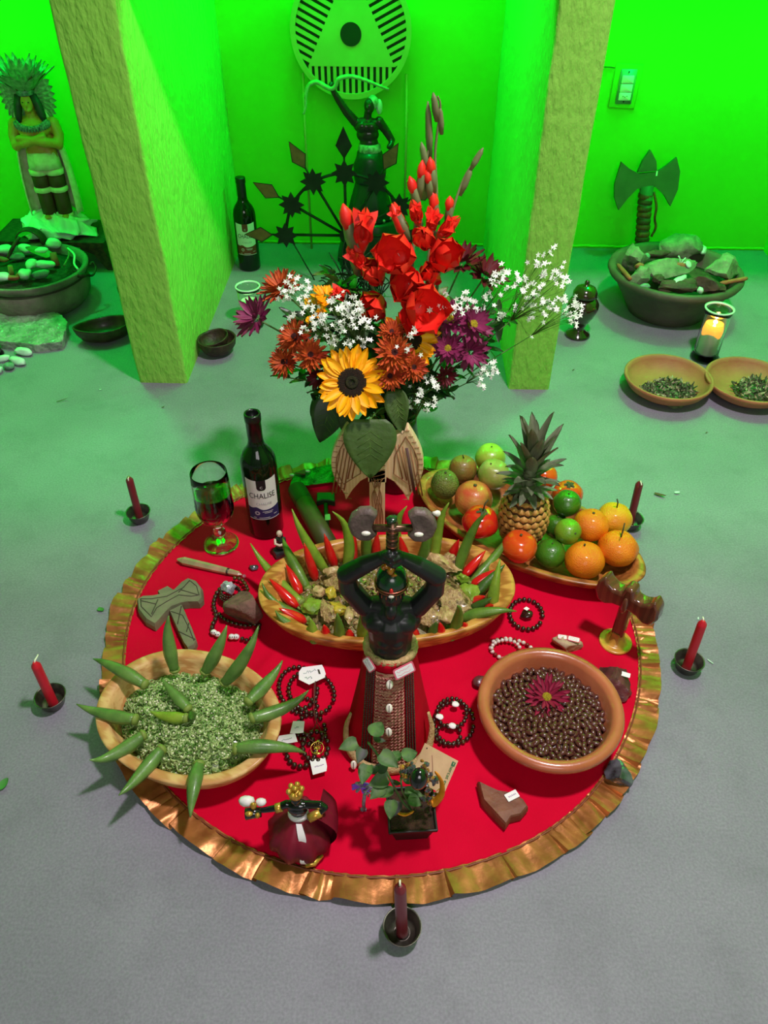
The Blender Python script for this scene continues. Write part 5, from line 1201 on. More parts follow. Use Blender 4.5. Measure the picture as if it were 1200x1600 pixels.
# kraft card behind the plant
cA = [on(664, 1161, .645), on(716, 1189, .635), on(690, 1248, .585), on(640, 1214, .60)]
kc = thing('kraft_card', 'brown kraft paper card with green print leaning behind the potted plant', 'card', cA[0]); e1 = cA[1] - cA[0]; e2 = cA[3] - cA[0]; nn3 = e1.cross(e2).normalized()
if nn3.y > 0: nn3 = -nn3
cD = cA[0] + e1 + e2; M_kraft = mat('kraft_paper', (206, 164, 132), (186, 146, 114), rough=.8, scale=30); M_green = mat('green_print', (40, 100, 66), rough=.7)
vv = [Vector((0, 0, 0)), e1, e1 + e2, e2]; obj('paper', MB().add(vv + [v - nn3 * .0008 for v in vv], [(0, 1, 2, 3), (7, 6, 5, 4), (0, 4, 5, 1), (1, 5, 6, 2), (2, 6, 7, 3), (3, 7, 4, 0)]), M_kraft, kc, smooth=False)
def KP(u, v, k=.0006): return e1 * u + e2 * v + nn3 * k
obj('punch_hole', MB().add([KP(.10 + .02 * math.cos(2 * PI * i / 10), .10 + .02 * math.sin(2 * PI * i / 10)) for i in range(10)], [tuple(range(10))]), M_inc, kc, smooth=False)
obj('logo_mark', MB().add([KP(.86, .08), KP(.96, .08), KP(.96, .20), KP(.86, .20)], [(0, 1, 2, 3)]), M_green, kc, smooth=False)
obj('logo_line', MB().add([KP(.90, .10, .001), KP(.92, .10, .001), KP(.92, .18, .001), KP(.90, .18, .001)], [(0, 1, 2, 3)]), M_kraft, kc, smooth=False)
e1n, e2n = e1.normalized(), e2.normalized()
obj('lettering', text_mb('mercat es', .0085, lambda v: KP(.90, .46, .0012) + e2n * -v.x * -1 + e1n * (v.y) * 1, 0), M_green, kc, smooth=False)
obj('leaf_print', MB().tube([KP(.3, .2), KP(.45, .5), KP(.5, .62)], .0006, 4), mat('tan_print', (150, 110, 84), rough=.8), kc)
# lavender-grey key charm on a purple star, left of the pot
kf = thing('purple_charm', 'purple metallic charm with a grey cord and key hanging left of the pot', 'charm', on(565, 1225, .60)); k0 = on(565, 1225, .60)
M_purp = mat('purple_metal', (140, 84, 220), rough=.2, coat=.6); M_gr = mat('grey_cord', (150, 146, 160), (110, 106, 120), rough=.5, scale=90)
for k in range(9): a = 2 * PI * k / 9; obj('facet', MB().tube([(0, 0, 0), (.015 * math.cos(a), -.006, .015 * math.sin(a))], [.0045, .0022], 5), M_purp if k % 3 else M_gr, kf, smooth=False)
o = MB(); rnd = random.Random(2)
for i in range(46): p = on(573 + rnd.uniform(-12, 24), 1232 + rnd.uniform(-10, 10), .60 + rnd.uniform(-.008, .004)) - k0; o.tube([p, p + Vector((rnd.uniform(-.006, .006), rnd.uniform(-.004, .004), rnd.uniform(-.006, .006)))], .0013, 5)
q = obj('cord_bundle', o, M_gr, kf); q['kind'] = 'stuff'
lp = [on(x, y, .598) - k0 for x, y in ((570, 1240), (568, 1255), (569, 1270), (567, 1282))]; lp[-1].z = max(lp[-1].z, CZ + .002 - k0.z)
obj('hanging_cord', MB().tube(lp, .0028, 8), M_gr, kf)
obj('key_bit', MB().box(-.003, -.002, -.003, .006, .002, .003).xf(Matrix.Translation(lp[-1])), M_gr, kf, smooth=False)
# ============================================================ BOUQUET
VB = Vector((.0, 1.405, CZ)); VM = Vector((.0, 1.405, .19))
M_vase = mat('dark_ceramic', (24, 26, 24), rough=.25, coat=.4)
vs_ = thing('flower_vase', 'dark round vase behind the carved wooden axe, holding the bouquet', 'vase', VB)
obj('vase_body', MB().lathe([(0, 0), (.040, 0), (.044, .004), (.050, .05), (.050, .12), (.044, .17), (.042, .195), (.039, .195), (.040, .16), (.044, .10), (0, .01)], 40), M_vase, vs_)
obj('rim', MB().lathe([(.0385, .192), (.044, .192), (.0445, .198), (.0385, .198), (.0385, .192)], 40), M_vase, vs_)
M_stem = mat('green_stem', (86, 120, 50), (70, 100, 44), rough=.5, scale=40); M_dlf = mat('dark_green_leaf', (44, 74, 34), (34, 58, 30), rough=.4, scale=30, spec=.5); M_sfl = mat('sunflower_leaf', (74, 100, 44), (60, 86, 38), rough=.5, scale=30, bump=.8, bscale=80); M_mlf = mat('mid_green_leaf', (98, 130, 56), (76, 108, 44), rough=.45, scale=30)
M_sun = mat('sunflower_petal', (255, 192, 6), (252, 166, 4), rough=.55, scale=30, stretch=(.5, 3, 1)); M_sunc = mat('sunflower_centre', (50, 26, 12), (28, 20, 8), rough=.9, scale=300, bump=3, bscale=600)
M_sunc2 = mat('sunflower_green_heart', (52, 50, 20), rough=.9, scale=300, bump=2, bscale=700, c2=(34, 34, 14))
M_orc = mat('rust_orange_petal', (206, 92, 34), (170, 50, 24), rough=.6, scale=60); M_orc2 = mat('rust_flower_eye', (70, 26, 28), (50, 20, 20), rough=.9, scale=200, bump=2)
M_mar = mat('maroon_petal', (104, 14, 30), (74, 8, 22), rough=.55, scale=40); M_pur = mat('purple_magenta_petal', (140, 40, 90), (110, 24, 66), rough=.55, scale=40)
M_glad = mat('gladiolus_petal', (244, 52, 34), (224, 28, 24), rough=.5, scale=30, sss=0, bump=.4, bscale=50); M_sheath = mat('bud_sheath', (120, 134, 86), (104, 92, 66), rough=.55, scale=30, stretch=(1, 1, .3))
M_gyp = mat('white_floret', (244, 246, 238), rough=.6)
GB = 'flowers of the bouquet'
def face(p, tx=0, tz=0):
    'matrix at p whose z axis looks towards the front and up, turned by tx (sideways) and tz (up)'
    d = Vector((math.sin(R(tx)), -math.cos(R(tx)) * math.cos(R(tz)), math.sin(R(tz)))).normalized()
    return d.to_track_quat('Z', 'Y').to_matrix().to_4x4()
def size_at(p, px): return px * (p - CAM).dot(VIEW) / FPX
def stem_to(t, p, r=.0022, m_=None, bend=(0, 0, 0)):
    'stem from the vase mouth, in the flower local frame'
    a = VM + Vector((max(-.03, min(.03, (p.x - VM.x) * .2)), max(-.03, min(.03, (p.y - VM.y) * .2)), -.02)); b = p
    mid = (a + b) / 2 + Vector((0, .01, .03)) + Vector(bend)
    return obj('stem', MB().tube(bez([a - p, mid - p, Vector((0, 0, 0))], 6), r, 6), m_ or M_stem, t)
def wavy(pm, amp, f, seed):
    q = MB(); q.f = pm.f; q.v = [(x, y, z + amp * math.sin(f * x + seed) * abs(y) / .01) for x, y, z in pm.v]; return q
# ---- sunflowers
sp1 = petal_mb(.042, .019, .10, .25, .6, 7, 4).mesh('petal', M_sun); sp2 = petal_mb(.036, .017, -.12, .2, .6, 7, 4).mesh('petal', M_sun)
def sunflower(px, py, y, rpx, tx, tz, lab, skip=None, seed=1, centre=True):
    p = on(px, py, y); r = size_at(p, rpx); k = r / .066; t = thing('sunflower', lab, 'sunflower', p, group=GB); F = face(p, tx, tz); rn = random.Random(seed)
    for ring_, (me, n, R0, tilt, z) in enumerate(((sp1, 17, .024, 2, 0), (sp2, 17, .024, 14, .002))):
        for i in range(n):
            a = 360 * (i + .5 * ring_) / n + rn.uniform(-5, 5)
            if skip and skip[0] < (a % 360) < skip[1]: continue
            o = link('petal', me, t); o.matrix_basis = F @ Sc(k) @ Rz(a) @ Tr(R0, 0, z) @ Ry(-(tilt + rn.uniform(-12, 12))) @ Rx(rn.uniform(-18, 18)) @ Sc(rn.uniform(.85, 1.12), rn.uniform(.85, 1.15), 1)
    if centre:
        obj('seed_disc', MB().lathe([(.0, -.004), (.020, -.003), (.0275, .001), (.0265, .0045), (.021, .0065), (.012, .0048), (0, .003)], 36).xf(F @ Sc(k)), M_sunc, t)
        obj('disc_heart', MB().lathe([(.0125, .0055), (.009, .0066), (.004, .0048), (0, .0042)], 24).xf(F @ Sc(k)), M_sunc2, t)
    obj('calyx', MB().lathe([(.022, -.003), (.018, -.010), (.006, -.016), (0, -.017)], 20).xf(F @ Sc(k)), M_stem, t)
    stem_to(t, p - F.to_3x3() @ Vector((0, 0, .012)) * k, .004)
    return t
sunflower(550, 598, 1.26, 57, -2, 38, 'large open sunflower with a brown centre at the front of the bouquet', seed=4)
sunflower(640, 530, 1.33, 48, 14, 45, 'sunflower behind the right cluster of rust flowers', seed=5)
sunflower(486, 487, 1.37, 36, -30, 75, 'tilted yellow sunflower at the upper left, seen from its edge', skip=(180, 330), seed=6, centre=False)
sunflower(512, 468, 1.39, 30, 30, 80, 'small yellow sunflower beside the tilted one, seen from its edge', skip=(200, 340), seed=9, centre=False)
# ---- hanging sunflower leaves
bigl = heart(.095, .075, .10, -.25, 12, 8)
def big_leaf(px, py, y, L_, w_, pitch, roll, az, m_, lab, nm='sunflower_leaf'):
    p = on(px, py, y); t = thing(nm, lab, 'leaf', p); M_ = Rz(az) @ Ry(pitch) @ Rx(roll) @ Sc(L_ / .095, w_ / .075, 1)
    q = MB(); q.f = bigl.f; q.v = list(bigl.v); lf = obj('blade', q.xf(M_), m_, t); s_ = lf.modifiers.new('s', 'SOLIDIFY'); s_.thickness = .0006
    obj('midrib', MB().tube([M_ @ Vector((.0, 0, .0)), M_ @ Vector((.045, 0, -.006 + .0012)), M_ @ Vector((.088, 0, -.0215 + .001))], [.0012, .0009, .0004], 5), M_mlf, lf)
    for k in range(1, 5):
        for s in (-1, 1):
            x = .012 * k + .006; obj('vein', MB().tube([M_ @ Vector((x, 0, -.25 * x * x / .095 + .0008)), M_ @ Vector((x + .014, s * .018, -.25 * (x + .014) ** 2 / .095 + .0025))], .0004, 4), M_mlf, lf)
    a = VM - p; obj('petiole', MB().tube(bez([Vector((0, 0, 0)), a * .45 + Vector((0, 0, .025)), a], 5), .002, 6), M_stem, t)
big_leaf(578, 655, 1.235, .120, .104, 62, 0, -88, M_sfl, 'big heart-shaped leaf hanging in front of the carved axe')
big_leaf(617, 610, 1.27, .085, .048, 55, 25, -75, M_sfl, 'narrow leaf drooping at the right of the front sunflower')
big_leaf(520, 625, 1.29, .088, .070, 50, -20, -120, M_dlf, 'dark leaf drooping at the lower left of the front sunflower')
big_leaf(540, 640, 1.27, .060, .030, 60, 10, -95, M_dlf, 'small shaded leaf between the two drooping left leaves')
# ---- rust chrysanthemums
cp = petal_mb(.022, .0052, .15, .3, .35, 4, 2)
def mum(px, py, y, rpx, tx, tz, lab, m_=None, eye_=None, n=(26, 22, 16), nm='chrysanthemum', seed=1, pm_=None, sep=False, R0=.006, z_=.0026, tl=(4, 22, 42)):
    p = on(px, py, y); r = size_at(p, rpx) * 1.22; k = r / .029; t = thing(nm, lab, 'chrysanthemum' if nm[0] == 'c' else 'daisy', p, group=GB); F = face(p, tx, tz) @ Sc(k); rn = random.Random(seed); J = MB()
    for j, c_ in enumerate(n): daisy(t, pm_[1] if sep else None, (pm_[0] if pm_ else cp), c_, R0 - .0008 * j, F @ Rz(j * 8) @ Tr(0, 0, z_ * j), tl[j], rn, joined=None if sep else J, sc=1 - .12 * j)
    if not sep: o = obj('petals', J, m_ or M_orc, t); o['kind'] = 'stuff'
    if eye_: obj('eye', MB().ball((0, 0, .003), (.0085, .0085, .004), 14, 8, amp=.15, freq=12).xf(F), eye_, t)
    stem_to(t, p - (F.to_3x3() @ Vector((0, 0, .004))), .0018); return t
for i, a in enumerate(((440, 452, 1.42, 32, -20, 75, 'rust flower at the top left of the bouquet, under white florets', None), (462, 528, 1.34, 27, -20, 55, 'upper flower of the three rust ones at the left', M_orc2), (446, 566, 1.32, 24, -30, 35, 'lowest flower of the three rust ones at the left', M_orc2), (486, 556, 1.31, 25, 0, 50, 'flower nearest the front sunflower among the left rust ones', M_orc2),
    (612, 520, 1.31, 20, 0, 60, 'small topmost flower of the right rust cluster', M_orc2), (616, 552, 1.28, 28, 5, 45, 'widest flower of the right rust cluster', M_orc2), (645, 574, 1.28, 22, 20, 35, 'flower at the right side of the right rust cluster', M_orc2), (610, 586, 1.27, 23, -5, 20, 'shaded lowest flower of the right rust cluster', M_orc2))):
    mum(a[0], a[1], a[2], a[3], a[4], a[5], a[6], M_orc, a[7], seed=i + 1)
mp = petal_mb(.024, .0078, .12, .2, .45, 4, 2); mpe = {M_pur: mp.mesh('petal', M_pur), M_mar: mp.mesh('petal', M_mar)}
for i, (px, py, y, r, tx, tz, lab, m_, e_) in enumerate(((703, 500, 1.36, 27, -5, 60, 'magenta daisy, upper left of the group right of the sunflowers', M_pur, M_dyel), (738, 508, 1.36, 28, 20, 50, 'magenta daisy, upper right of the group right of the sunflowers', M_pur, M_dyel), (700, 545, 1.33, 24, -5, 40, 'magenta daisy with the clearest yellow eye, lower left of its group', M_pur, M_dyel), (734, 550, 1.34, 27, 15, 25, 'magenta daisy, lowest right of its group', M_pur, None),
    (402, 498, 1.38, 33, -40, 55, 'purple-red daisy sticking out at the far left of the bouquet', M_pur, None), (722, 412, 1.47, 32, -10, 80, 'dark maroon flower right of the gladioli, the left one', M_mar, None), (757, 432, 1.47, 32, 20, 75, 'dark maroon flower right of the gladioli, the right one', M_mar, None), (697, 588, 1.33, 16, 10, 20, 'small dark red flower low at the right', M_mar, None), (497, 590, 1.33, 18, -20, 10, 'dark shaded flower left of the front sunflower', M_mar, None))):
    mum(px, py, y, r, tx, tz, lab, m_, e_, (16, 13), 'daisy', seed=20 + i, pm_=(mp, mpe[m_]), sep=True, R0=.005, z_=.004, tl=(8, 38))
# ---- gladioli
gp = wavy(petal_mb(.048, .044, .35, .28, .6, 10, 8), .0014, 130, 1); gpe = gp.mesh('petal', M_glad); gp2 = wavy(petal_mb(.044, .038, .45, .3, .6, 10, 8), .0012, 150, 2).mesh('petal', M_glad)
def bloom(t, p0, p, rpx, d, open_, seed, sheath=True):
    'open flower at p looking along d'
    r = size_at(p, rpx) * 1.18; k = r / .040; F = Matrix.Translation(p - p0) @ Vector(d).normalized().to_track_quat('Z', 'Y').to_matrix().to_4x4() @ Sc(k); rn = random.Random(seed)
    b = obj('bloom', MB().lathe([(.002, -.030), (.006, -.020), (.009, -.008), (.0105, .0), (.006, .002)], 10).xf(F), M_glad, t)
    for i in range(6):
        o = link('petal', gpe if i % 2 else gp2, b); o.matrix_basis = F @ Rz(60 * i + rn.uniform(-10, 10)) @ Tr(.004, 0, -.006) @ Ry(-(90 - open_ + (8 if i % 2 else -6) + rn.uniform(-8, 8))) @ Sc(1, (rn.uniform(.9, 1.1) if open_ > 28 else .62), 1)
    if sheath: obj('sheath', MB().tube([F @ Vector((0, 0, -.034)), F @ Vector((.002, .004, -.020)), F @ Vector((.005, .012, -.004))], [.004, .0075, .001], 8, flat=.6), M_sheath, b)
    if open_ > 40: obj('stamens', MB().tube([F @ Vector((0, 0, -.004)), F @ Vector((0, .003, .014))], [.0012, .0006], 5), M_cowrie, b)
def bud(t, p0, a, b, rpx, red=.35):
    r = size_at(a, rpx); q = a.lerp(b, 1 - red)
    s = obj('bud', MB().tube([a - p0, a.lerp(b, .35) - p0, a.lerp(b, .7) - p0, b.lerp(a, .12 if red == 0 else red * .6) - p0], [r * .6, r, r * .8, r * .15], 8, flat=.7), M_sheath, t)
    if red: obj('bud_tip', MB().tube([q.lerp(a, .25) - p0, q - p0, q.lerp(b, .5) - p0, b - p0], [r * .6, r * .9, r * .75, r * .1], 8), M_glad, s)
def gladiolus(path, lab, blooms, buds):
    P = [on(x, y, yy) for x, y, yy in path]; p0 = P[0]; t = thing('gladiolus', lab, 'gladiolus', p0, group='gladioli of the bouquet')
    full = [VM + Vector((0, 0, -.03))] + P; n = len(full); c = bez([q - p0 for q in full], 6)
    obj('stalk', MB().tube(c, [.0045 - .003 * i / len(c) for i in range(len(c))], 8), M_sheath, t)
    for i, (x, y, yy, r, d, op) in enumerate(blooms): bloom(t, p0, on(x, y, yy), r, d, op, i + len(lab))
    for (x0, y0, x1, y1, yy, r, red) in buds: bud(t, p0, on(x0, y0, yy), on(x1, y1, yy), r, red)
gladiolus([(605, 520, 1.42), (575, 430, 1.43), (553, 360, 1.44)], 'leftmost gladiolus with a long red half-open flower', [(568, 372, 1.42, 34, (.1, -.25, 1), 12), (590, 430, 1.40, 34, (-.2, -.7, .6), 30), (562, 412, 1.42, 24, (-.4, -.4, .9), 14), (541, 462, 1.41, 22, (-.6, -.5, .4), 15)],
 [(556, 400, 536, 318, 1.43, 13, .3), (556, 400, 545, 345, 1.43, 10, .25), (560, 430, 545, 380, 1.43, 9, .3)])
gladiolus([(640, 500, 1.42), (645, 400, 1.44), (655, 300, 1.46), (672, 220, 1.47), (670, 165, 1.47)], 'tall gladiolus with bare buds to the left of the tallest one', [(625, 402, 1.40, 42, (-.25, -.9, .55), 52), (590, 480, 1.40, 36, (-.3, -.8, .4), 40), (652, 342, 1.44, 24, (-.2, -.5, .9), 15), (622, 345, 1.44, 20, (-.3, -.4, 1), 8)],
 [(655, 330, 640, 275, 1.45, 9, .3), (668, 270, 657, 215, 1.46, 7, 0), (672, 250, 668, 145, 1.47, 7, 0), (655, 310, 660, 250, 1.45, 8, .3), (637, 375, 612, 318, 1.43, 12, .7)])
gladiolus([(660, 510, 1.41), (670, 400, 1.43), (682, 320, 1.45), (680, 240, 1.46), (688, 170, 1.46), (684, 150, 1.46)], 'tallest gladiolus of the bouquet', [(655, 482, 1.36, 44, (.15, -.9, .5), 56), (640, 447, 1.39, 38, (-.15, -.9, .5), 48), (692, 362, 1.43, 26, (.4, -.5, .7), 14), (663, 378, 1.41, 30, (-.1, -.8, .7), 35), (676, 352, 1.44, 22, (0, -.5, 1), 10)],
 [(683, 190, 676, 138, 1.46, 7, 0), (678, 300, 672, 245, 1.45, 8, .3), (683, 350, 675, 295, 1.45, 9, .4), (690, 210, 687, 160, 1.46, 6, 0), (672, 310, 668, 262, 1.45, 8, .35)])
gladiolus([(670, 510, 1.42), (686, 430, 1.43), (702, 350, 1.44), (722, 285, 1.45), (745, 245, 1.45)], 'rightmost gladiolus, leaning away with a pointed green tip', [(687, 405, 1.40, 36, (.3, -.8, .6), 42), (672, 430, 1.41, 30, (.1, -.8, .5), 34)],
 [(735, 265, 758, 226, 1.45, 6, 0), (718, 305, 740, 255, 1.45, 7, 0), (700, 360, 703, 306, 1.44, 8, .22), (690, 420, 694, 365, 1.43, 9, 0)])
tag(obj('gladiolus_bud', MB().tube([(0, 0, 0), (.002, 0, .02), (.004, 0, .05), (.002, 0, .085)], [.006, .011, .009, .002], 8, flat=.7), M_sheath, loc=on(556, 428, 1.425)), 'grey-green bud sheath below the leftmost gladiolus tip', 'bud')
# ---- foliage branches
lfA = petal_mb(.040, .014, -.15, .15, .6, 6, 2).mesh('leaf', M_dlf); lfB = petal_mb(.034, .014, -.1, .2, .6, 6, 2).mesh('leaf', M_mlf); lfC = petal_mb(.020, .009, -.1, .1, .6, 4, 2).mesh('leaf', M_dlf)
def branch(tip, y, lab, n, me, spread=.05, seed=1, sc=1.0, start=.35):
    p = on(*tip, y); t = thing('leafy_branch', lab, 'branch', p, group='green branches of the bouquet'); rn = random.Random(seed); stem_to(t, p, .0014)
    a = VM - p
    for i in range(int(n * 1.7)):
        u = rn.random() ** 1.5 * (1 - start); q = a * u + Vector((0, .01, .03)) * 4 * u * (1 - u) + Vector([rn.uniform(-1, 1) * spread * (.25 + u) for _ in range(3)])
        o = link('leaf', me if rn.random() < .8 else (lfB if me is lfA else lfA), t); o.matrix_basis = Matrix.Translation(q) @ Rz(rn.uniform(0, 360)) @ Ry(rn.uniform(-50, 40)) @ Rx(rn.uniform(-40, 40)) @ Sc(sc * rn.uniform(.9, 1.5))
for i, b in enumerate((((490, 620), 1.33, 'dark leafy twig at the lower left, beside the drooping leaf', 18, lfA, .035), ((590, 640), 1.33, 'dark leaves under the front sunflower', 18, lfA, .04), ((470, 500), 1.38, 'leafy branch at the left side of the bouquet', 26, lfA, .05), ((560, 500), 1.37, 'leafy branch behind the white florets at the middle', 30, lfA, .05), ((560, 455), 1.42, 'branch with light green leaves left of the gladioli', 14, lfB, .03), ((690, 470), 1.42, 'leafy branch between the gladioli and the maroon flowers', 28, lfA, .05), ((790, 495), 1.43, 'dark leafy branch reaching towards the right pillar', 34, lfC, .055), ((760, 545), 1.42, 'dark branch under the magenta daisies', 30, lfC, .05), ((700, 615), 1.34, 'dark leafy twigs hanging low at the right', 30, lfC, .045), ((660, 590), 1.33, 'leafy twig right of the rust cluster', 24, lfC, .04), ((520, 560), 1.34, 'dark branch behind the front sunflower', 26, lfA, .05), ((450, 590), 1.36, 'twig with green leaves below the left rust flowers', 16, lfA, .035), ((620, 600), 1.34, 'dark branch under the right rust flowers', 26, lfA, .05), ((520, 430), 1.45, 'dark green branch behind the upper left flowers', 22, lfA, .04))):
    branch(b[0], b[1], b[2], b[3], b[4], b[5], i + 50)
tag(obj('light_leaf', heart(.045, .022, .2, -.1).xf(Ry(-50) @ Rz(60)), M_mlf, loc=on(545, 484, 1.39)), 'light green upright leaf left of the gladiolus flowers', 'leaf')
# ---- white sprays
flo = MB()
for k in range(5): flo.add(*(lambda q: (q.v, q.f))(petal_mb(.0062, .0030, .1, .1, .5, 2, 2).xf(Rz(72 * k))))
flo.ball((0, 0, .0005), .0009, 5, 4)
def spray(pts, lab, seed, root=None):
    P = [on(x, y, yy) for x, y, yy in pts]; p0 = P[0].copy(); t = thing('white_flower_spray', lab, 'spray', p0, group='white sprays of the bouquet'); rn = random.Random(seed); fb = MB(); sb = MB()
    hub = sum(P, Vector()) / len(P) * .78 + VM * .22
    sb.tube([VM - p0, hub - p0], .0011, 5)
    for p in P:
        m_ = hub.lerp(p, .6) + Vector((rn.uniform(-.01, .01), 0, .008)); sb.tube([hub - p0, m_ - p0, p - p0], [.0005, .0004, .0003], 4)
        for k in range(rn.randint(1, 3)):
            q = p + Vector((rn.uniform(-.007, .007), rn.uniform(-.008, .008), rn.uniform(-.007, .007))); sb.tube([m_.lerp(p, .6) - p0, q - p0], .00035, 3)
            F = Matrix.Translation(q - p0) @ face(q, rn.uniform(-40, 40), rn.uniform(0, 80)) @ Rz(rn.uniform(0, 70)) @ Sc(rn.uniform(.72, 1.12)); fb.add([F @ Vector(v) for v in flo.v], flo.f)
    q = obj('florets', fb, M_gyp, t); q['kind'] = 'stuff'; q = obj('fine_stems', sb, M_stem, t); q['kind'] = 'stuff'
def cloud(cx, cy, rx, ry, y, n, seed):
    rn = random.Random(seed); out = []
    while len(out) < n:
        u, v = rn.uniform(-1, 1), rn.uniform(-1, 1)
        if u * u + v * v < 1: out.append((cx + u * rx, cy + v * ry, y + rn.uniform(-.03, .03)))
    return out
spray(cloud(540, 505, 48, 46, 1.30, 54, 1), 'dense white spray in the middle, above the front sunflower', 1)
spray(cloud(458, 450, 28, 18, 1.35, 20, 2), 'white spray over the top left rust flower', 2)
spray(cloud(478, 500, 40, 30, 1.29, 18, 12), 'loose white spray over the left rust flowers', 12)
spray(cloud(712, 478, 44, 22, 1.36, 34, 3), 'white spray between the maroon and magenta flowers', 3)
spray(cloud(790, 455, 36, 42, 1.38, 34, 4), 'white spray at the right edge of the bouquet', 4)
spray(cloud(850, 450, 34, 52, 1.40, 44, 5), 'airy white spray in front of the right pillar', 5)
spray(cloud(893, 478, 14, 40, 1.42, 16, 6), 'farthest white spray, in front of the brown urn', 6)
spray([(868, 385, 1.42), (845, 395, 1.42), (881, 412, 1.42), (830, 500, 1.40), (825, 525, 1.40), (864, 388, 1.42), (842, 415, 1.41)], 'thin white sprig reaching highest over the right pillar', 7)
spray(cloud(762, 578, 14, 14, 1.37, 12, 8) + cloud(752, 600, 6, 6, 1.37, 4, 9), 'white sprig drooping left of the pineapple crown', 8)
spray(cloud(655, 620, 30, 34, 1.30, 22, 10), 'white sprig hanging right of the drooping leaves', 10)
spray(cloud(640, 540, 22, 24, 1.27, 9, 11), 'white sprig lying over the right sunflower', 11)
# ============================================================ LEFT NICHE
M_skin = mat('tan_painted_skin', (190, 140, 60), rough=.45); M_hair = mat('black_painted_hair', (40, 42, 46), rough=.5); M_cream = mat('cream_paint', (226, 222, 190), rough=.6, c2=(206, 200, 160), scale=60)
M_dbr = mat('dark_brown_paint', (84, 50, 36), rough=.6); M_teal = mat('grey_teal_beads', (120, 140, 140), (60, 80, 84), rough=.4, scale=140)
M_fth = mat('brown_feather', (104, 72, 44), (80, 50, 32), rough=.8, scale=80); M_fthw = mat('green_white_feather', (150, 180, 140), (90, 120, 90), rough=.8, scale=40); M_dkw = mat('dark_stained_wood', (74, 54, 36), (54, 38, 26), rough=.6, scale=20, wave=True, stretch=(.5, 3, 3))
bn = thing('wooden_stool', 'low dark wooden bench in the left niche under the feathered statue', 'bench', (-1.16, 2.61, 0))
obj('seat', MB().box(-.21, -.10, .088, .17, .10, .104), M_dkw, bn, smooth=False)
for sx in (-1, 1):
    cx = -.02 + sx * .15
    lg = MB().prism([(cx, .088), (cx + sx * .02, .088), (cx + sx * .06, .0), (cx + sx * .025, .0), (cx - sx * .01, .055), (cx - sx * .05, .072), (cx - sx * .05, .088)][::sx], .16, Tr(0, .08, 0) @ Rx(90)); obj('leg', lg, M_dkw, bn, smooth=False)
M_cl = mat('pale_satin_wrap', (206, 226, 214), (180, 206, 196), rough=.35, scale=10, sheen=.3)
cw = MB()
def bundle(cx, cy, a, b, h, seed, n=56, m=22):
    vs = []; 
    for j in range(m + 1):
        t = j / m
        for k in range(n):
            an = 2 * PI * k / n; d = Vector((math.cos(an), math.sin(an), t * 2)); w_ = 1 + .28 * noise.noise(d * 1.7 + Vector((seed, 0, 0))) + .10 * math.sin(5 * an + 9 * t + seed) + .06 * math.sin(11 * an - 7 * t)
            rr = (1 - .75 * t ** 2) * w_ * (1 if j else .8); z = h * (t ** .8) + .016 * math.sin(4 * an + 6 * t) * (1 - abs(2 * t - 1)) + .006 * math.sin(9 * an + 14 * t)
            vs.append((cx + a * rr * math.cos(an), cy + b * rr * math.sin(an), max(.001, z)))
    return MB().add(vs, [(j * n + k, j * n + (k + 1) % n, (j + 1) * n + (k + 1) % n, (j + 1) * n + k) for j in range(m) for k in range(n)] + [tuple(range(m * n, m * n + n))])
tag(obj('satin_wrap', bundle(0, 0, .120, .088, .070, 2), M_cl, loc=(-1.165, 2.595, .105)), 'crumpled pale satin cloth on the bench around the feathered statue feet', 'cloth')
cb = thing('feathered_statue', 'bare-chested plaster man with crossed arms and a feather headdress, on the satin cloth', 'statue', (-1.150, 2.59, .160), R(8))
body('torso', [('b', (0, 0, .215), (.040, .028, .030)), ('b', (0, 0, .245), (.050, .030, .036)), ('b', (0, -.002, .280), (.058, .032, .030)), ('b', (-.022, -.020, .278), (.026, .016, .022)), ('b', (.022, -.020, .278), (.026, .016, .022)), ('b', (0, 0, .298), (.055, .024, .016)),
 ('t', [(0, 0, .30), (0, -.004, .330)], (.019, .016)), ('b', (0, -.006, .352), (.021, .024, .029)), ('b', (0, -.030, .350), (.004, .006, .008)), ('b', (0, -.022, .335), (.012, .010, .009)), ('b', (0, -.027, .341), (.007, .003, .002)),
 ('t', [(-.058, 0, .290), (-.068, -.008, .258), (-.064, -.022, .232)], (.019, .017, .015)), ('t', [(.058, 0, .290), (.068, -.008, .258), (.064, -.022, .232)], (.019, .017, .015)),
 ('t', [(-.064, -.022, .236), (-.03, -.040, .244), (.028, -.040, .262)], (.0145, .013, .010)), ('t', [(.064, -.022, .236), (.03, -.044, .246), (-.036, -.036, .256)], (.015, .014, .011)), ('b', (-.044, -.034, .256), (.015, .010, .011)),
 ('t', [(-.022, 0, .205), (-.024, 0, .110), (-.026, .0, .012)], (.026, .022, .016)), ('t', [(.022, 0, .205), (.024, 0, .110), (.026, .0, .012)], (.026, .022, .016)), ('b', (-.028, -.014, .008), (.014, .024, .008)), ('b', (.028, -.014, .008), (.014, .024, .008))], M_skin, cb, .0024, 4)
for dx in (-.0085, .0085): obj('eye', MB().ball((dx, -.0275, .356), (.0035, .002, .0016), 8, 5), M_hair, cb)
obj('hair', MB().tube([(-.020, -.008, .372), (-.030, -.012, .345), (-.034, -.018, .318), (-.036, -.020, .300)], [.012, .012, .011, .007], 10), M_hair, cb)
obj('hair', MB().tube([(.020, -.008, .372), (.030, -.012, .345), (.036, -.018, .318), (.040, -.020, .300)], [.012, .013, .012, .008], 10), M_hair, cb)
obj('hair', MB().ball((0, .008, .356), (.026, .022, .032), 16, 10), M_hair, cb)
nk_ = MB()
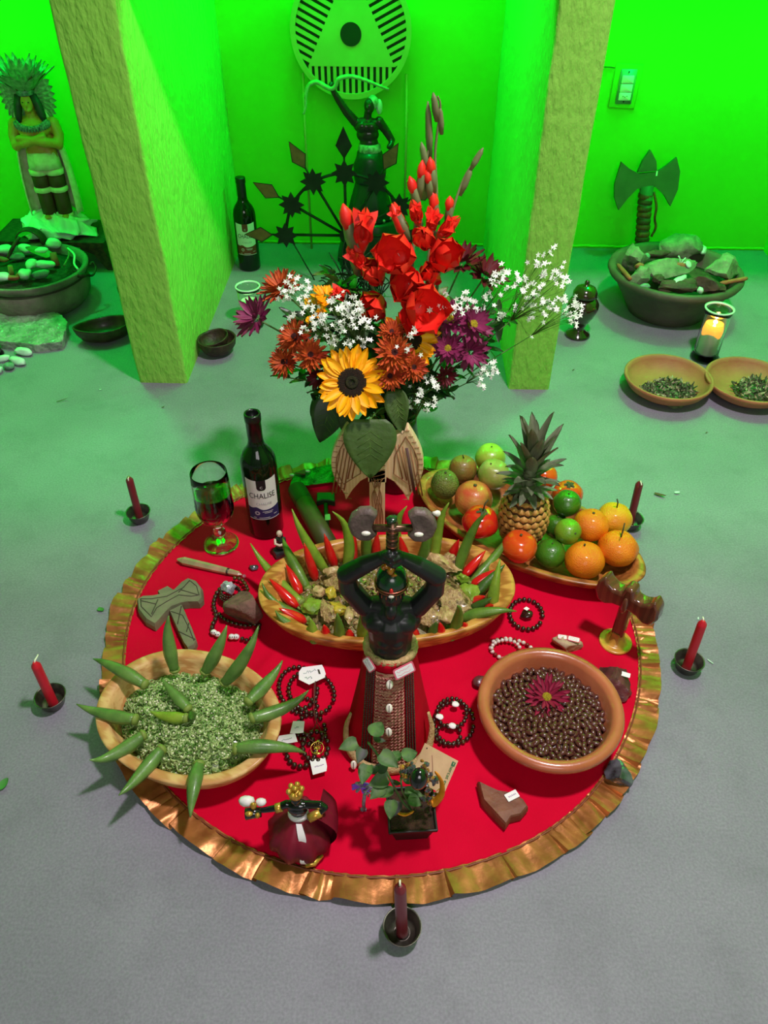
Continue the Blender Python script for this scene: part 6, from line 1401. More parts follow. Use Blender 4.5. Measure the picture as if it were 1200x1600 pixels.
for i in range(17):
    a = R(-168 + 156 * i / 16 * 1.0); nk_.ball((.044 * math.cos(a), -.012 + .022 * math.sin(a) - .006, .306 + .020 * math.sin(a)), (.0062, .005, .0075), 8, 6)
    nk_.ball((.052 * math.cos(a), -.010 + .026 * math.sin(a) - .004, .297 + .014 * math.sin(a)), (.005, .004, .010), 8, 6)
obj('necklace', nk_, M_teal, cb)
obj('loin_apron', MB().lathe([(.038, .158), (.052, .160), (.050, .182), (.046, .208), (.038, .210)], 30, sy=.72, f=lambda a, z: 1 + .03 * math.sin(9 * a)), M_cream, cb)
for s in (-1, 1):
    for nm, z0, z1, r, m_ in (('fringe_band', .138, .158, .030, M_cream), ('leg_wrap', .100, .138, .0265, M_dbr), ('knee_band', .084, .102, .029, M_cream), ('legging', .012, .086, .0235, M_dbr), ('ankle_cuff', .0, .014, .026, M_cream)):
        obj(nm, MB().lathe([(r * .8, z0), (r, z0 + .003), (r * 1.02, z1 - .003), (r * .85, z1)], 20, c=(s * .0245, -.001, 0)), m_, cb)
cape = MB().grid(14, 18, lambda u, v: ((.045 + .030 * v + .012 * math.sin(v * 3)) * math.cos(R(200 - 235 * (1 - u))) * (1.15 if u > .5 else 1.0), .012 + (.030 + .022 * v) * -math.sin(R(200 - 235 * (1 - u))) * -.9 + .006, .325 - .315 * v + .004 * math.sin(u * 30)))
cp_ = obj('cape', cape, M_cream, cb); cp_.modifiers.new('s', 'SOLIDIFY').thickness = .004
bd_ = obj('headband', MB().lathe([(.0245, .372), (.0265, .374), (.0265, .386), (.0245, .388)], 28, sy=1.06, f=lambda a, z: 1 + .02 * math.sin(24 * a)), M_teal, cb)
fm = leaf_blade(.056, .026, .15, 6, .3).mesh('feather', M_fth); fm2 = leaf_blade(.092, .030, .10, 6, .3).mesh('feather', M_fthw); rnd = random.Random(77)
hdd = obj('headdress_cap', MB().ball((0, .006, .386), (.028, .026, .018), 16, 8), M_fth, cb)
for row, (n, tilt, me, r) in enumerate(((20, 12, fm2, .018), (22, 30, fm2, .024), (26, 30, fm, .028), (20, 44, fm2, .026))):
    for k in range(n):
        a = 360 * k / n + rnd.uniform(-6, 6); b_ = -1 if me is fm2 else -1
        o = link('feather', me, hdd); o.matrix_basis = Tr(0, .004, .380) @ Rz(a) @ Tr(0, r * .9, 0) @ Rx(-(tilt + rnd.uniform(-8, 8))) @ Sc(1, 1, rnd.uniform(.85, 1.15))
for s in (-1, 1):
    for k in range(9):
        o = link('feather', fm2, hdd); o.matrix_basis = Tr(s * .026, .006, .382 - .012 * k * .6) @ Ry(s * (62 + 13 * k)) @ Sc(1, 1, .62)
# ---- clay cauldron with pebbles
M_gcl = mat('grey_fired_clay', (128, 118, 108), (98, 90, 82), rough=.8, scale=14, bump=1, bscale=90)
P1 = Vector((-1.150, 2.285, 0)); cp1 = thing('clay_cauldron', 'grey clay cauldron with a grooved rim, full of pebbles, in the left niche', 'pot', P1)
obj('pot_body', MB().lathe([(0, 0), (.125, 0), (.140, .006), (.163, .035), (.168, .065), (.163, .088), (.156, .094), (.166, .100), (.172, .110), (.176, .122), (.170, .126), (.160, .122), (.154, .105), (.15, .08), (.12, .04), (0, .03)], 72), M_gcl, cp1)
obj('rim_band', MB().lathe([(.158, .090), (.1655, .093), (.160, .099)], 72), mat('dark_groove_band', (54, 48, 40), rough=.8), cp1)
M_iron = mat('rusty_iron', (70, 66, 52), (44, 40, 32), rough=.6, metal=.6, scale=60)
obj('wire_handle', MB().tube(bez([(.150, -.04, .128), (.182, -.035, .112), (.200, -.02, .105), (.205, .004, .118), (.196, .012, .132), (.188, .004, .126)], 5), .0035, 6), M_iron, cp1)
obj('handle_lug', MB().tube([(.150, -.05, .118), (.176, -.044, .114), (.196, -.03, .110)], [.006, .009, .003], 8), M_iron, cp1)
fil = tag(obj('pot_filling', MB().lathe([(.155, .098), (.10, .108), (.05, .112), (0, .112)], 30), mat('dark_leaf_litter', (60, 66, 44), (36, 40, 28), rough=.9, scale=60, bump=2), loc=P1), 'dark leaf litter under the pebbles of the clay cauldron', 'litter'); fil['kind'] = 'stuff'
M_pa = mat('pale_pebble', (206, 222, 214), (186, 204, 196), rough=.5, scale=20); M_pb = mat('grey_green_pebble', (120, 146, 132), (96, 120, 110), rough=.5, scale=30); M_terra = mat('terracotta_shard', (176, 100, 70), (150, 80, 56), rough=.8, scale=30)
def peb(px, py, z, r, m_, seed, lab, rz=0, nm='pebble', cat='pebble', group='pebbles in the cauldron'):
    p = at(px, py, z); o = obj(nm, MB().ball((0, 0, 0), r, 16, 10, amp=.28, freq=1.2, seed=seed), m_, loc=p, rot=(R(seed % 3 * 6 - 6), R(seed % 5 * 4 - 8), R(rz))); tag(o, lab, cat); o['group'] = group; return o
for i, (x, y, z, r, m_, rz, lab) in enumerate(((8, 390, .13, (.030, .020, .014), M_pa, 30, 'pale pebble at the left edge of the cauldron, behind the stick'), (41, 388, .13, (.026, .017, .013), M_pa, -20, 'pale pebble at the back of the cauldron, below the bark'), (64, 392, .135, (.022, .014, .012), M_pa, 20, 'oval pale pebble right of the bark'), (84, 380, .13, (.024, .020, .016), M_pa, 0, 'large round pale pebble near the right rim of the cauldron'), (25, 400, .125, (.028, .016, .012), M_pb, 10, 'dull green pebble in the middle of the cauldron'), (49, 412, .145, (.015, .024, .012), M_pa, -10, 'upright pale pebble leaning on the round one at the front'), (70, 413, .135, (.032, .016, .013), M_pa, 28, 'long pale pebble in front of the right rim'), (39, 428, .135, (.018, .022, .015), M_pa, 10, 'round pebble touching the front rim of the cauldron'), (63, 428, .128, (.028, .014, .012), M_pb, 15, 'speckled green pebble lying along the front rim'), (3, 432, .130, (.026, .020, .013), M_pa, -20, 'pale pebble at the front left rim of the cauldron'))):
    peb(x, y, z, r, m_, i + 3, lab, rz)
for x, y, z, r, rz, lab in ((18, 434, .128, (.022, .010, .008), 10, 'terracotta shard at the front rim of the cauldron'), (30, 430, .128, (.010, .014, .009), 40, 'short terracotta piece beside the green stub'), (4, 405, .128, (.020, .010, .008), 0, 'terracotta piece at the far left of the cauldron')):
    peb(x, y, z, r, M_terra, int(x), lab, rz, 'terracotta_shard', 'shard')
tag(obj('cigar_stub', MB().tube([(0, 0, 0), (.004, 0, .034)], [.008, .0075], 12), mat('tobacco', (120, 120, 50), rough=.7), loc=at(19, 432, .12)), 'short green-brown stub standing among the front pebbles', 'stub')
tag(obj('brown_tube', MB().tube([(0, 0, 0), (-.004, .01, .038)], [.012, .010], 12), M_terra, loc=at(88, 415, .115)), 'brown tube standing near the right rim of the cauldron', 'tube')
bk = MB().grid(12, 6, lambda u, v: (.055 * math.cos(PI * u) * (1 - .2 * v), -.03 * v, .052 * math.sin(PI * u) * (1 - .1 * v)))
o = obj('bark_piece', bk, M_dkw, loc=at(50, 380, .12), rot=(R(-10), 0, R(4))); o.modifiers.new('s', 'SOLIDIFY').thickness = .004; tag(o, 'curved piece of dark bark standing at the back of the cauldron', 'bark')
o = thing('dry_stick', 'dry stick rising from the left of the cauldron towards the bark', 'stick', at(12, 405, .12)); obj('stick_body', MB().tube(bez([(0, 0, 0), (.02, .01, .03), (.045, .03, .06)], 4), [.006] * 8 + [.004], 7), M_dkw, o)
lb = leaf_blade(.085, .05, .2, 8, .3)
for i, (x, y, z, a, lab) in enumerate(((76, 402, .125, 70, 'big dull leaf under the right pebbles of the cauldron'), (30, 372, .13, -60, 'dull leaf tip behind the bark'))):
    q = MB(); q.f = lb.f; q.v = lb.v; tag(obj('dry_leaf', MB().add(q.v, q.f).xf(Rz(a) @ Rx(-68)), M_mlf, loc=at(x, y, z)), lab, 'leaf')
wk = thing('twisted_vine', 'twisted pale vine lying over the right rim of the cauldron', 'vine', at(112, 410, .13)); v0 = at(112, 410, .13)
obj('vine_strand', MB().tube(bez([at(104, 385, .135) - v0, at(108, 398, .135) - v0, at(100, 415, .13) - v0], 6), .003, 6), M_sheath, wk); obj('vine_strand', MB().tube(bez([at(106, 388, .14) - v0, at(116, 398, .145) - v0, at(116, 412, .13) - v0, at(122, 421, .125) - v0], 6), .0035, 6), M_pa, wk)
# ---- slab, pebbles on floor, glass chimney
M_slab = mat('rough_grey_schist', (150, 160, 146), (104, 116, 104), rough=.6, scale=30, bump=3, bscale=45, coat=.2)
sl = [(2, 545), (60, 551), (100, 546), (110, 520), (96, 505), (66, 492), (30, 488), (6, 490), (-2, 520)]
c = at(55, 520, 0); mb = MB(); lv = []
import bmesh
bm = bmesh.new(); n = 120; m = 26; grid = []
P_ = [at(x, y, .0) - c for x, y in sl]; P_ = [P_[(i) % len(P_)] for i in range(len(P_))]
def edge(a_):
    d = Vector((math.cos(a_), math.sin(a_))); best = .05
    for i in range(len(P_)):
        a, b = P_[i].xy, P_[(i + 1) % len(P_)].xy; e = b - a; det = d.x * -e.y + d.y * e.x
        if abs(det) < 1e-9: continue
        t = (a.x * -e.y + a.y * e.x) / det; s = (d.x * a.y - d.y * a.x) / det
        if t > 0 and 0 <= s <= 1: best = t
    return best
vs = []
for j in range(m + 1):
    t = j / m
    for k in range(n):
        a = 2 * PI * k / n; rr = edge(a) * (1.0 if t < .3 else 1 - (t - .3) / .7); x, y = rr * math.cos(a), rr * math.sin(a)
        zt = .034 + .20 * y * .4; z = min(1, t / .3) * zt
        nz_ = noise.noise(Vector((x * 40, y * 40, z * 40))) * .004 + noise.noise(Vector((x * 110, y * 110, z * 110))) * .0028
        vs.append((x * (1 + .0) + nz_ * math.cos(a) * .8, y + nz_ * math.sin(a) * .8, max(0, z + (nz_ * 1.1 if j else 0))))
bm.free()
tag(obj('flat_rock', MB().add(vs, [(j * n + k, j * n + (k + 1) % n, (j + 1) * n + (k + 1) % n, (j + 1) * n + k) for j in range(m) for k in range(n)]), M_slab, loc=c, smooth=False), 'rough flat slab of stone lying in front of the clay cauldron', 'rock')
peb(14, 478, .058, (.022, .014, .011), M_pa, 4, 'pale pebble with a dark spot resting on the stone slab', -15, group='loose pebbles on the floor')
for i, (x, y, r, rz, m_, lab) in enumerate(((37, 549, (.028, .014, .011), -12, M_pa, 'white floor pebble touching the stone slab'), (28, 564, (.026, .014, .011), -20, M_pa, 'white floor pebble between the slab pebble and the bluish one'), (14, 572, (.015, .016, .010), 10, M_pb, 'bluish round floor pebble'), (-2, 578, (.010, .014, .010), 0, M_pa, 'white floor pebble cut by the left picture edge'), (4, 560, (.020, .012, .009), 20, M_pa, 'white floor pebble under the foot of the glass chimney'))):
    peb(x, y, r[2] * .9, r, m_, i + 7, lab, rz, group='loose pebbles on the floor')
gj = thing('glass_chimney', 'clear glass candle chimney beside the stone slab, cut by the picture edge', 'glass', at(-14, 556, 0))
obj('glass_tube', MB().lathe([(.036, .0), (.037, .004), (.034, .008), (.030, .02), (.0295, .10), (.031, .135), (.0290, .135), (.0275, .10), (.028, .02), (.030, .006), (.0, .005)], 40), M_gl, gj); obj('candle_stub', MB().lathe([(0, .006), (.022, .006), (.0225, .05), (.010, .052), (0, .051)], 24), M_pa, gj)
# urns
M_urn = mat('glossy_brown_glaze', (46, 28, 18), (30, 20, 14), rough=.08, scale=10, coat=1)
def urn(p, lab, s=1.0):
    t = thing('lidded_urn', lab, 'urn', p)
    obj('urn_body', MB().lathe([(q * s, z * s) for q, z in ((0, 0), (.036, 0), (.038, .004), (.034, .010), (.018, .020), (.016, .028), (.024, .044), (.038, .068), (.046, .090), (.046, .104), (.038, .118), (.030, .124), (.026, .126))], 44), M_urn, t)
    obj('lid', MB().lathe([(q * s, z * s) for q, z in ((.030, .126), (.036, .129), (.035, .140), (.028, .153), (.014, .160), (.006, .163), (.0075, .170), (.004, .177), (0, .178))], 44), M_urn, t)
urn(at(902, 524, 0), 'glossy dark brown lidded urn standing right of the right pillar')
urn(Vector((-.810, 2.20, 0)), 'glossy dark lidded urn mostly hidden behind the left pillar')
# wooden boat bowl and coconut shells
M_nut = mat('dark_coconut_shell', (70, 50, 38), (44, 30, 22), rough=.55, scale=60, bump=1, bscale=120)
c = at(168, 532, 0); wbw = thing('pointed_wooden_bowl', 'dark pointed half-shell bowl beside the left pillar', 'bowl', (c.x - .006, c.y + .01, 0), R(22))
obj('bowl_body', oval(.086, .052, .050, .006, .45, .006, 1.75, wob=.003), mat('dark_gourd_wood', (78, 60, 46), (50, 36, 26), rough=.45, scale=30, coat=.2), wbw)
c = at(342, 552, 0)
for i, (s, dz, dx, dy, tl, lab) in enumerate(((1.0, 0, 0, 0, 0, 'outer coconut shell bowl beside the left pillar foot'), (.80, .012, -.004, .006, 10, 'smaller coconut shell nested in the outer one'))):
    t = thing('coconut_bowl', lab, 'bowl', (c.x + dx, c.y + dy, dz), 0, 'nested coconut shells', rot=(R(tl * .4), R(-tl), 0))
    obj('shell', MB().lathe([(q * s, z * s) for q, z in ((0, .0), (.022, .001), (.040, .012), (.051, .030), (.0535, .046), (.0545, .050), (.0510, .0505), (.0500, .044), (.046, .030), (.034, .014), (0, .008))], 40, f=lambda a, z: 1 + .02 * math.sin(2 * a) + .008 * math.sin(7 * a)), M_nut, t)
# glass candle jars
M_wax = mat('white_wax', (236, 232, 214), rough=.5, sss=.3); M_glow = mat('glowing_wax', (255, 150, 60), rough=.5, emit=1.5)
def jar(p, lab, h, r, lit, fill):
    t = thing('glass_candle_jar', lab, 'candle', p)
    obj('glass_jar', MB().lathe([(0, 0), (r * .95, 0), (r * 1.08, .003), (r * 1.1, .010), (r * .98, .016), (r * .95, .03), (r * .97, h * .9), (r * 1.06, h - .004), (r * 1.08, h), (r * .98, h), (r * .90, h * .9), (r * .88, .03), (r * .86, .020), (0, .018)], 48), M_gl, t)
    obj('rim', MB().lathe([(r * .96, h), (r * 1.10, h), (r * 1.11, h + .004), (r * .97, h + .004), (r * .96, h)], 48), mat('thick_glass_rim', (210, 226, 214), rough=.15, coat=.5), t)
    obj('wax_pillar', MB().lathe([(0, .019), (r * .76, .019), (r * .76, fill), (r * .70, fill + (.012 if lit else .003)), (r * .5, fill), (0, fill - .002)], 32, f=lambda a, z: 1 + .03 * math.sin(3 * a + z * 80)), M_wax, t)
    if lit:
        obj('melted_glow', MB().lathe([(r * .70, fill - .030), (r * .78, fill + .004), (r * .66, fill + .026), (r * .40, fill + .004), (0, fill + .001)], 28, f=lambda a, z: 1 + .02 * math.sin(3 * a)), M_glow, t)
        obj('flame', MB().ball((0, 0, fill + .016), (.0045, .0045, .013), 10, 10, e=lambda d: 1 - .35 * max(0, d.z)), mat('flame', (255, 214, 120), emit=9), t)
        l = lamp('candle_flame_lamp', p + Vector((0, 0, fill + .03)), .006, .12, (1, .55, .2))
    obj('wick', MB().tube([(0, 0, fill - .002), (.001, 0, fill + .008)], .0009, 5), M_hair, t)
jar(at(1100, 560, 0), 'burning white candle in a tall glass jar beside the two clay bowls', .155, .0365, True, .088)
jar(at(394, 508, 0), 'glass jar with an unlit white candle in front of the corked bottle', .125, .034, False, .082)
# ============================================================ CENTRE NICHE: iron half wheel
M_blackiron = mat('black_iron', (36, 40, 36), (24, 28, 24), rough=.55, scale=30, metal=.3); M_rust = mat('copper_diamond', (150, 96, 70), (124, 78, 58), rough=.45, metal=.3, scale=40)
YW = 2.5; Hc = on(541, 368, YW)
iw = thing('iron_half_wheel', 'black iron half wheel with eight-pointed stars and copper diamonds', 'ornament', (Hc.x, YW, 0))
hz = Hc.z; RR = .198; WM = Rx(90)
def star(cx, cz, r0=.041, r1=.025):
    return [(cx + (r0 if k % 2 == 0 else r1) * math.cos(PI * k / 8 + PI / 8 * 0), cz + (r0 if k % 2 == 0 else r1) * math.sin(PI * k / 8)) for k in range(16)]
P7 = []
for k in range(7):
    a = R(180 - 30 * k); cx, cz = RR * math.cos(a), hz + RR * math.sin(a); P7.append((cx, cz))
    obj('star_plate', MB().prism(star(cx, cz), .004, Tr(0, -.004, 0) @ WM), M_blackiron, iw, smooth=False)
    obj('spoke', MB().tube([(math.cos(a) * .012, 0, hz + math.sin(a) * .012), (cx, 0, cz)], .0048, 6), M_blackiron, iw)
    r0, r1, r2, w_ = RR + .044, RR + .080, RR + .134, .024
    pt = lambda rr, s: (rr * math.cos(a) - s * math.sin(a), hz + rr * math.sin(a) + s * math.cos(a))
    d_ = obj('diamond', MB().prism([pt(r0, 0), pt(r1, -w_), pt(r2, 0), pt(r1, w_)], .003, WM), M_blackiron if k == 3 else M_rust, iw, smooth=False)
    obj('diamond_edge', MB().tube([Vector((p[0], -.003, p[1])) for p in (pt(r0, 0), pt(r1, -w_), pt(r2, 0), pt(r1, w_), pt(r0, 0))], .0016, 5, cap=False), M_blackiron, d_)
    obj('stalk', MB().tube([(cx, 0, cz), (pt(r0 + .004, 0)[0], 0, pt(r0 + .004, 0)[1])], .003, 6), M_blackiron, iw)
for k in range(6):
    a, b = P7[k], P7[k + 1]; m_ = ((a[0] + b[0]) / 2 * 1.02, (a[1] + b[1] - 2 * hz) / 2 * 1.02 + hz)
    obj('arc_bar', MB().tube(bez([(a[0], .001, a[1]), (m_[0], .001, m_[1]), (b[0], .001, b[1])], 4), .005, 6), M_blackiron, iw)
obj('hub', MB().prism(circ(.022, 24, 0, hz), .010, Tr(0, .004, 0) @ WM), M_blackiron, iw, smooth=False)
for s in (-1, 1):
    obj('prop_leg', MB().tube([(s * .19, 0, hz), (s * .11, -.02, .0)], .0022, 6), M_blackiron, iw); obj('prop_leg', MB().tube([(0, 0, hz), (s * .02, .05, .0)], .003, 6), M_blackiron, iw)
# ---- archer statue on a draped pedestal
M_dgr = mat('dark_green_drapery', (30, 60, 44), (18, 40, 30), rough=.4, scale=12, coat=.2); M_darkskin = mat('dark_bronze_skin', (40, 34, 30), rough=.3, coat=.3); M_trimw = mat('silver_trim', (170, 190, 170), rough=.4, scale=80, c2=(110, 130, 110))
pdm = MB().lathe([(.115, 0), (.112, .04), (.100, .10), (.095, .150), (.088, .158), (0, .160)], 72, sy=.75, f=lambda a, z: 1 + (.05 * math.sin(9 * a) + .03 * math.sin(15 * a + 2)) * max(0, 1 - z / .16))
tag(obj('draped_pedestal', pdm, M_dgr, loc=(-.100, 2.62, 0)), 'pedestal draped in dark green cloth behind the iron half wheel', 'pedestal')
ar = thing('archer_statuette', 'dark statuette raising one arm, with a green snake-shaped bow, behind the iron wheel', 'statuette', (-.100, 2.62, .160))
body('figure', [('b', (-.006, 0, .235), (.030, .022, .030)), ('b', (-.010, 0, .262), (.036, .023, .026)), ('b', (-.013, 0, .286), (.042, .024, .022)), ('b', (-.028, -.014, .288), (.018, .012, .016)), ('b', (.002, -.014, .288), (.018, .012, .016)), ('b', (-.013, 0, .300), (.042, .018, .012)),
 ('t', [(-.012, 0, .30), (-.008, -.004, .328)], (.013, .012)), ('b', (-.004, -.006, .346), (.017, .020, .022)), ('b', (-.010, -.026, .346), (.003, .005, .006)), ('b', (-.006, -.020, .334), (.008, .007, .007)),
 ('t', [(-.050, 0, .300), (-.075, -.004, .328), (-.098, -.008, .362)], (.015, .013, .011)), ('t', [(-.098, -.008, .362), (-.112, -.012, .385), (-.116, -.014, .398)], (.011, .009, .008)), ('b', (-.118, -.014, .404), (.009, .008, .010)),
 ('t', [(.026, 0, .300), (.048, .004, .272), (.066, .0, .246)], (.015, .013, .011)), ('t', [(.066, 0, .246), (.064, -.014, .236), (.058, -.02, .232)], (.010, .009, .008))]
 + [('t', [(-.124 + .004 * k, -.020, .398 + .003 * k), (-.118 + .004 * k, -.024, .404 + .003 * k)], (.003, .0025)) for k in range(4)], M_darkskin, ar, .0018, 4)
obj('turban', MB().ball((.006, .004, .354), (.018, .020, .020), 16, 10, amp=.1, freq=6), M_trimw, ar)
obj('turban_knot', MB().ball((.026, .010, .340), (.010, .012, .022), 12, 8), M_cl, ar)
obj('hip_wrap', MB().lathe([(.034, .205), (.036, .222), (.034, .232), (.030, .236)], 40, c=(-.004, 0, 0), sy=.8, f=lambda a, z: 1 + .05 * math.sin(11 * a + z * 300)), M_trimw, ar)
obj('pleated_tunic', MB().lathe([(.050, .118), (.054, .130), (.052, .150), (.052, .170), (.046, .192), (.038, .212)], 60, c=(-.004, 0, 0), sy=.8, f=lambda a, z: 1 + .05 * math.sin(2 * a + z * 420)), M_dgr, ar)
obj('long_skirt', MB().lathe([(.074, .0), (.075, .006), (.064, .06), (.050, .11), (.043, .132)], 80, c=(-.004, 0, 0), sy=.8, f=lambda a, z: 1 + .06 * math.sin(10 * a) * max(0, 1 - z / .12)), M_dgr, ar)
for k in range(14): a = 2 * PI * k / 14; obj('hem_bead', MB().ball((-.004 + .077 * math.cos(a), .062 * math.sin(a), .008), .005, 8, 6), M_trimw, ar)
sn = bez([(.056, -.03, .398), (.02, -.03, .410), (-.02, -.03, .424), (-.06, -.03, .432), (-.094, -.028, .424), (-.104, -.024, .406), (-.112, -.022, .398), (-.128, -.022, .398), (-.160, -.024, .414), (-.186, -.026, .404), (-.196, -.028, .376), (-.198, -.028, .348), (-.206, -.028, .326)], 5)
obj('snake_bow', MB().tube(sn, [.0035 + .0035 * math.sin(PI * i / (len(sn) - 1)) for i in range(len(sn))], 8), mat('pale_green_bow', (140, 190, 130), (110, 160, 100), rough=.4, scale=60), ar)
# ---- twigs and mossy cloth at the foot of the wheel
tw = tag(obj('twig_tangle', MB(), M_dkw), 'tangle of dark twigs at the foot of the iron wheel', 'twigs') if False else None
rn = random.Random(13); mb = MB(); t0 = Vector((-.13, 2.36, 0))
for i in range(60):
    a = rn.uniform(0, 6.28); p = Vector((rn.uniform(-.07, .07), rn.uniform(-.06, .06), .01)); q = p + Vector((math.cos(a) * .06, math.sin(a) * .05, rn.uniform(.03, .15))); m_ = (p + q) / 2 + Vector((rn.uniform(-.03, .03), rn.uniform(-.03, .03), .02))
    mb.tube(bez([p, m_, q], 4), [.0022] * 8 + [.001], 5)
o = tag(obj('twig_tangle', mb, M_blackiron, loc=t0), 'tangle of dark twigs at the foot of the iron wheel', 'twigs'); o['kind'] = 'stuff'
tag(obj('green_cloth', bundle(0, 0, .085, .06, .05, 7, 40, 14), M_mlf, loc=(-.17, 2.28, 0)), 'crumpled light green cloth on the floor in front of the iron wheel', 'cloth')
# ============================================================ RIGHT NICHE
M_gpaint = mat('dark_green_painted_board', (84, 96, 70), (74, 84, 62), rough=.6, scale=20); M_lth = mat('brown_leather_wrap', (140, 72, 44), (84, 44, 30), rough=.5, scale=50, bump=.6)
c = on(1011, 385, 2.66); wx = thing('green_board_axe', 'large dark green double axe with a leather-bound handle leaning on the wall', 'axe', (.868, 2.665, .0), 0, rot=(R(-10), R(-6), 0))
hz_ = .262; q = [(-.030, .250 - .262), (-.06, .222 - .262), (-.088, .186 - .262), (-.104, .226 - .262), (-.106, .272 - .262), (-.088, .338 - .262), (-.060, .314 - .262), (-.028, .296 - .262), (.028, .296 - .262), (.058, .312 - .262), (.090, .336 - .262), (.105, .292 - .262), (.104, .236 - .262), (.084, .184 - .262), (.06, .222 - .262), (.030, .250 - .262)]
obj('double_blade', MB().prism([(x, y + hz_) for x, y in q][::-1], .016, Tr(-.02, .0, 0) @ WM), M_gpaint, wx, smooth=False)
obj('top_spike', MB().prism([(-.032, .30), (.030, .30), (.026, .33), (.004, .366), (-.018, .335)], .020, Tr(-.02, .006, 0) @ WM), M_gpaint, wx, smooth=False)
obj('handle', MB().tube([(-.020, -.004, 0), (-.018, -.006, .12), (-.018, -.008, .255)], [.017, .020, .023], 16), M_gpaint, wx)
for k in range(11): obj('leather_turn', MB().lathe([(.0215 + .0002 * k, -.010), (.0245, -.005), (.0245, .004), (.0215, .008)], 18, M=Tr(-.0195, -.006, .020 + .0205 * k) @ Rx(7 * (-1) ** k) @ Ry(9)), M_lth if k % 3 else M_dbr, wx)
obj('leather_strap', MB().tube(bez([(.006, -.012, .235), (.016, -.02, .19), (.014, -.02, .15), (.020, -.02, .12), (.008, -.018, .09)], 5), .004, 6), M_lth, wx)
obj('paper_strip', MB().prism([(-.002, 0), (.003, 0), (.004, .015), (-.001, .015)], .001, Tr(.008, -.017, .285) @ WM), M_paper, wx, smooth=False)
# basin with rocks
M_bas = mat('dark_clay_basin', (92, 84, 70), (74, 66, 56), rough=.65, scale=12, bump=.5, bscale=80)
c = Vector((.846, 2.300, 0)); bsn = thing('clay_basin', 'wide dark clay basin with a thick rolled rim, holding rocks, in the right niche', 'basin', c)
obj('basin_body', MB().lathe([(0, 0), (.110, 0), (.118, .004), (.150, .060), (.178, .105), (.186, .112), (.197, .120), (.203, .131), (.199, .142), (.188, .144), (.178, .136), (.165, .110), (.13, .055), (.10, .03), (0, .026)], 80), M_bas, bsn)
M_gst = mat('greenish_rough_rock', (132, 136, 112), (92, 96, 78), rough=.85, scale=24, bump=2, bscale=70); M_dst = mat('dark_brown_rock', (86, 66, 54), (58, 44, 36), rough=.7, scale=30, bump=1.5, bscale=80)
fil = tag(obj('basin_filling', MB().lathe([(.165, .095), (.11, .108), (.05, .110), (0, .108)], 30), M_dst, loc=c), 'dark rubble under the rocks of the clay basin', 'rubble'); fil['kind'] = 'stuff'
for i, (x, y, z, r, m_, rz, lab) in enumerate(((1062, 388, .140, (.062, .045, .036), M_gst, 10, 'large rough rock at the back of the clay basin'), (990, 405, .140, (.034, .038, .036), M_gst, 0, 'rounded rock at the left of the basin'), (1000, 432, .138, (.032, .026, .026), M_gst, 20, 'pale rounded rock at the front left of the basin'), (1050, 420, .148, (.075, .042, .026), M_gst, 12, 'long flat rock across the middle of the basin'), (1131, 418, .155, (.060, .048, .034), M_gst, 38, 'wedge-shaped rock tilted against the right rim of the basin'), (1100, 442, .145, (.052, .028, .022), M_dst, -12, 'dark rock at the front right of the basin'), (1055, 448, .140, (.052, .018, .015), M_dst, -6, 'long dark stone lying along the front rim of the basin'), (1025, 397, .140, (.038, .012, .010), M_dst, 12, 'thin dark stone between the back rock and the left rock'), (1028, 437, .142, (.016, .014, .013), M_dst, 0, 'small dark stone in front of the long flat rock'), (1075, 443, .146, (.020, .018, .014), M_dst, 0, 'small brown stone beside the pale lighter-shaped pebble'))):
    p = at(x, y, z + .012); r = tuple(q * 1.22 for q in r); tag(obj('rock', rock_mb(r, 200 + i * 3, 7, .22, 3).xf(Rz(rz)), m_, loc=p, auto=35), lab, 'rock')['group'] = 'rocks in the clay basin'
for x, y, z, r, rz, m_, lab in ((1098, 390, .150, (.012, .034, .012), -14, M_pa, 'pale upright pebble behind the wedge rock'), (1011, 400, .150, (.011, .022, .010), -18, M_pb, 'small green pebble left of the back rock'), (1063, 437, .165, (.030, .012, .010), 42, M_pa, 'smooth pale pebble lying over the front of the flat rock'), (1094, 454, .150, (.009, .010, .010), 0, M_pa, 'tiny pale pebble at the front rim of the basin'), (999, 416, .155, (.014, .012, .011), 0, M_terra, 'small reddish pebble between the two left rocks'), (1008, 447, .142, (.016, .010, .008), 0, M_pb, 'green pebble at the front left rim of the basin')):
    peb(x, y, z, r, m_, int(x) % 7, lab, rz, group='pebbles in the clay basin')
for x0, y0, x1, y1, lab in ((965, 413, 985, 436, 'brown cigar leaning on the left rim of the basin'), (1125, 443, 1167, 435, 'brown cigar sticking out over the right rim of the basin')):
    a, b = at(x0, y0, .150), at(x1, y1, .150); tag(obj('cigar', MB().tube([Vector(), (b - a) * .1, (b - a) * .9, b - a], [.004, .0065, .0065, .005], 10), M_terra, loc=a), lab, 'cigar')
sk = thing('root_figure', 'small brown and white tangled root piece on top of the flat rock', 'root', at(1062, 415, .172)); obj('root_core', MB().ball((0, 0, 0), (.020, .012, .010), 12, 8, amp=.5, freq=3), M_terra, sk)
obj('ring', MB().lathe([(.008, -.002), (.013, 0), (.008, .003)], 18, M=Tr(.024, -.004, .006) @ Rx(40) @ Ry(30)), M_pa, sk)
for a, l in ((110, .03), (60, .026), (170, .022), (200, .028), (20, .02)): obj('root_hair', MB().tube(bez([(0, 0, 0), (l * .5 * math.cos(R(a)), 0, l * .6 * math.sin(R(a)) + .004), (l * math.cos(R(a)), .004, l * math.sin(R(a)))], 3), .002, 5), M_pa, sk)
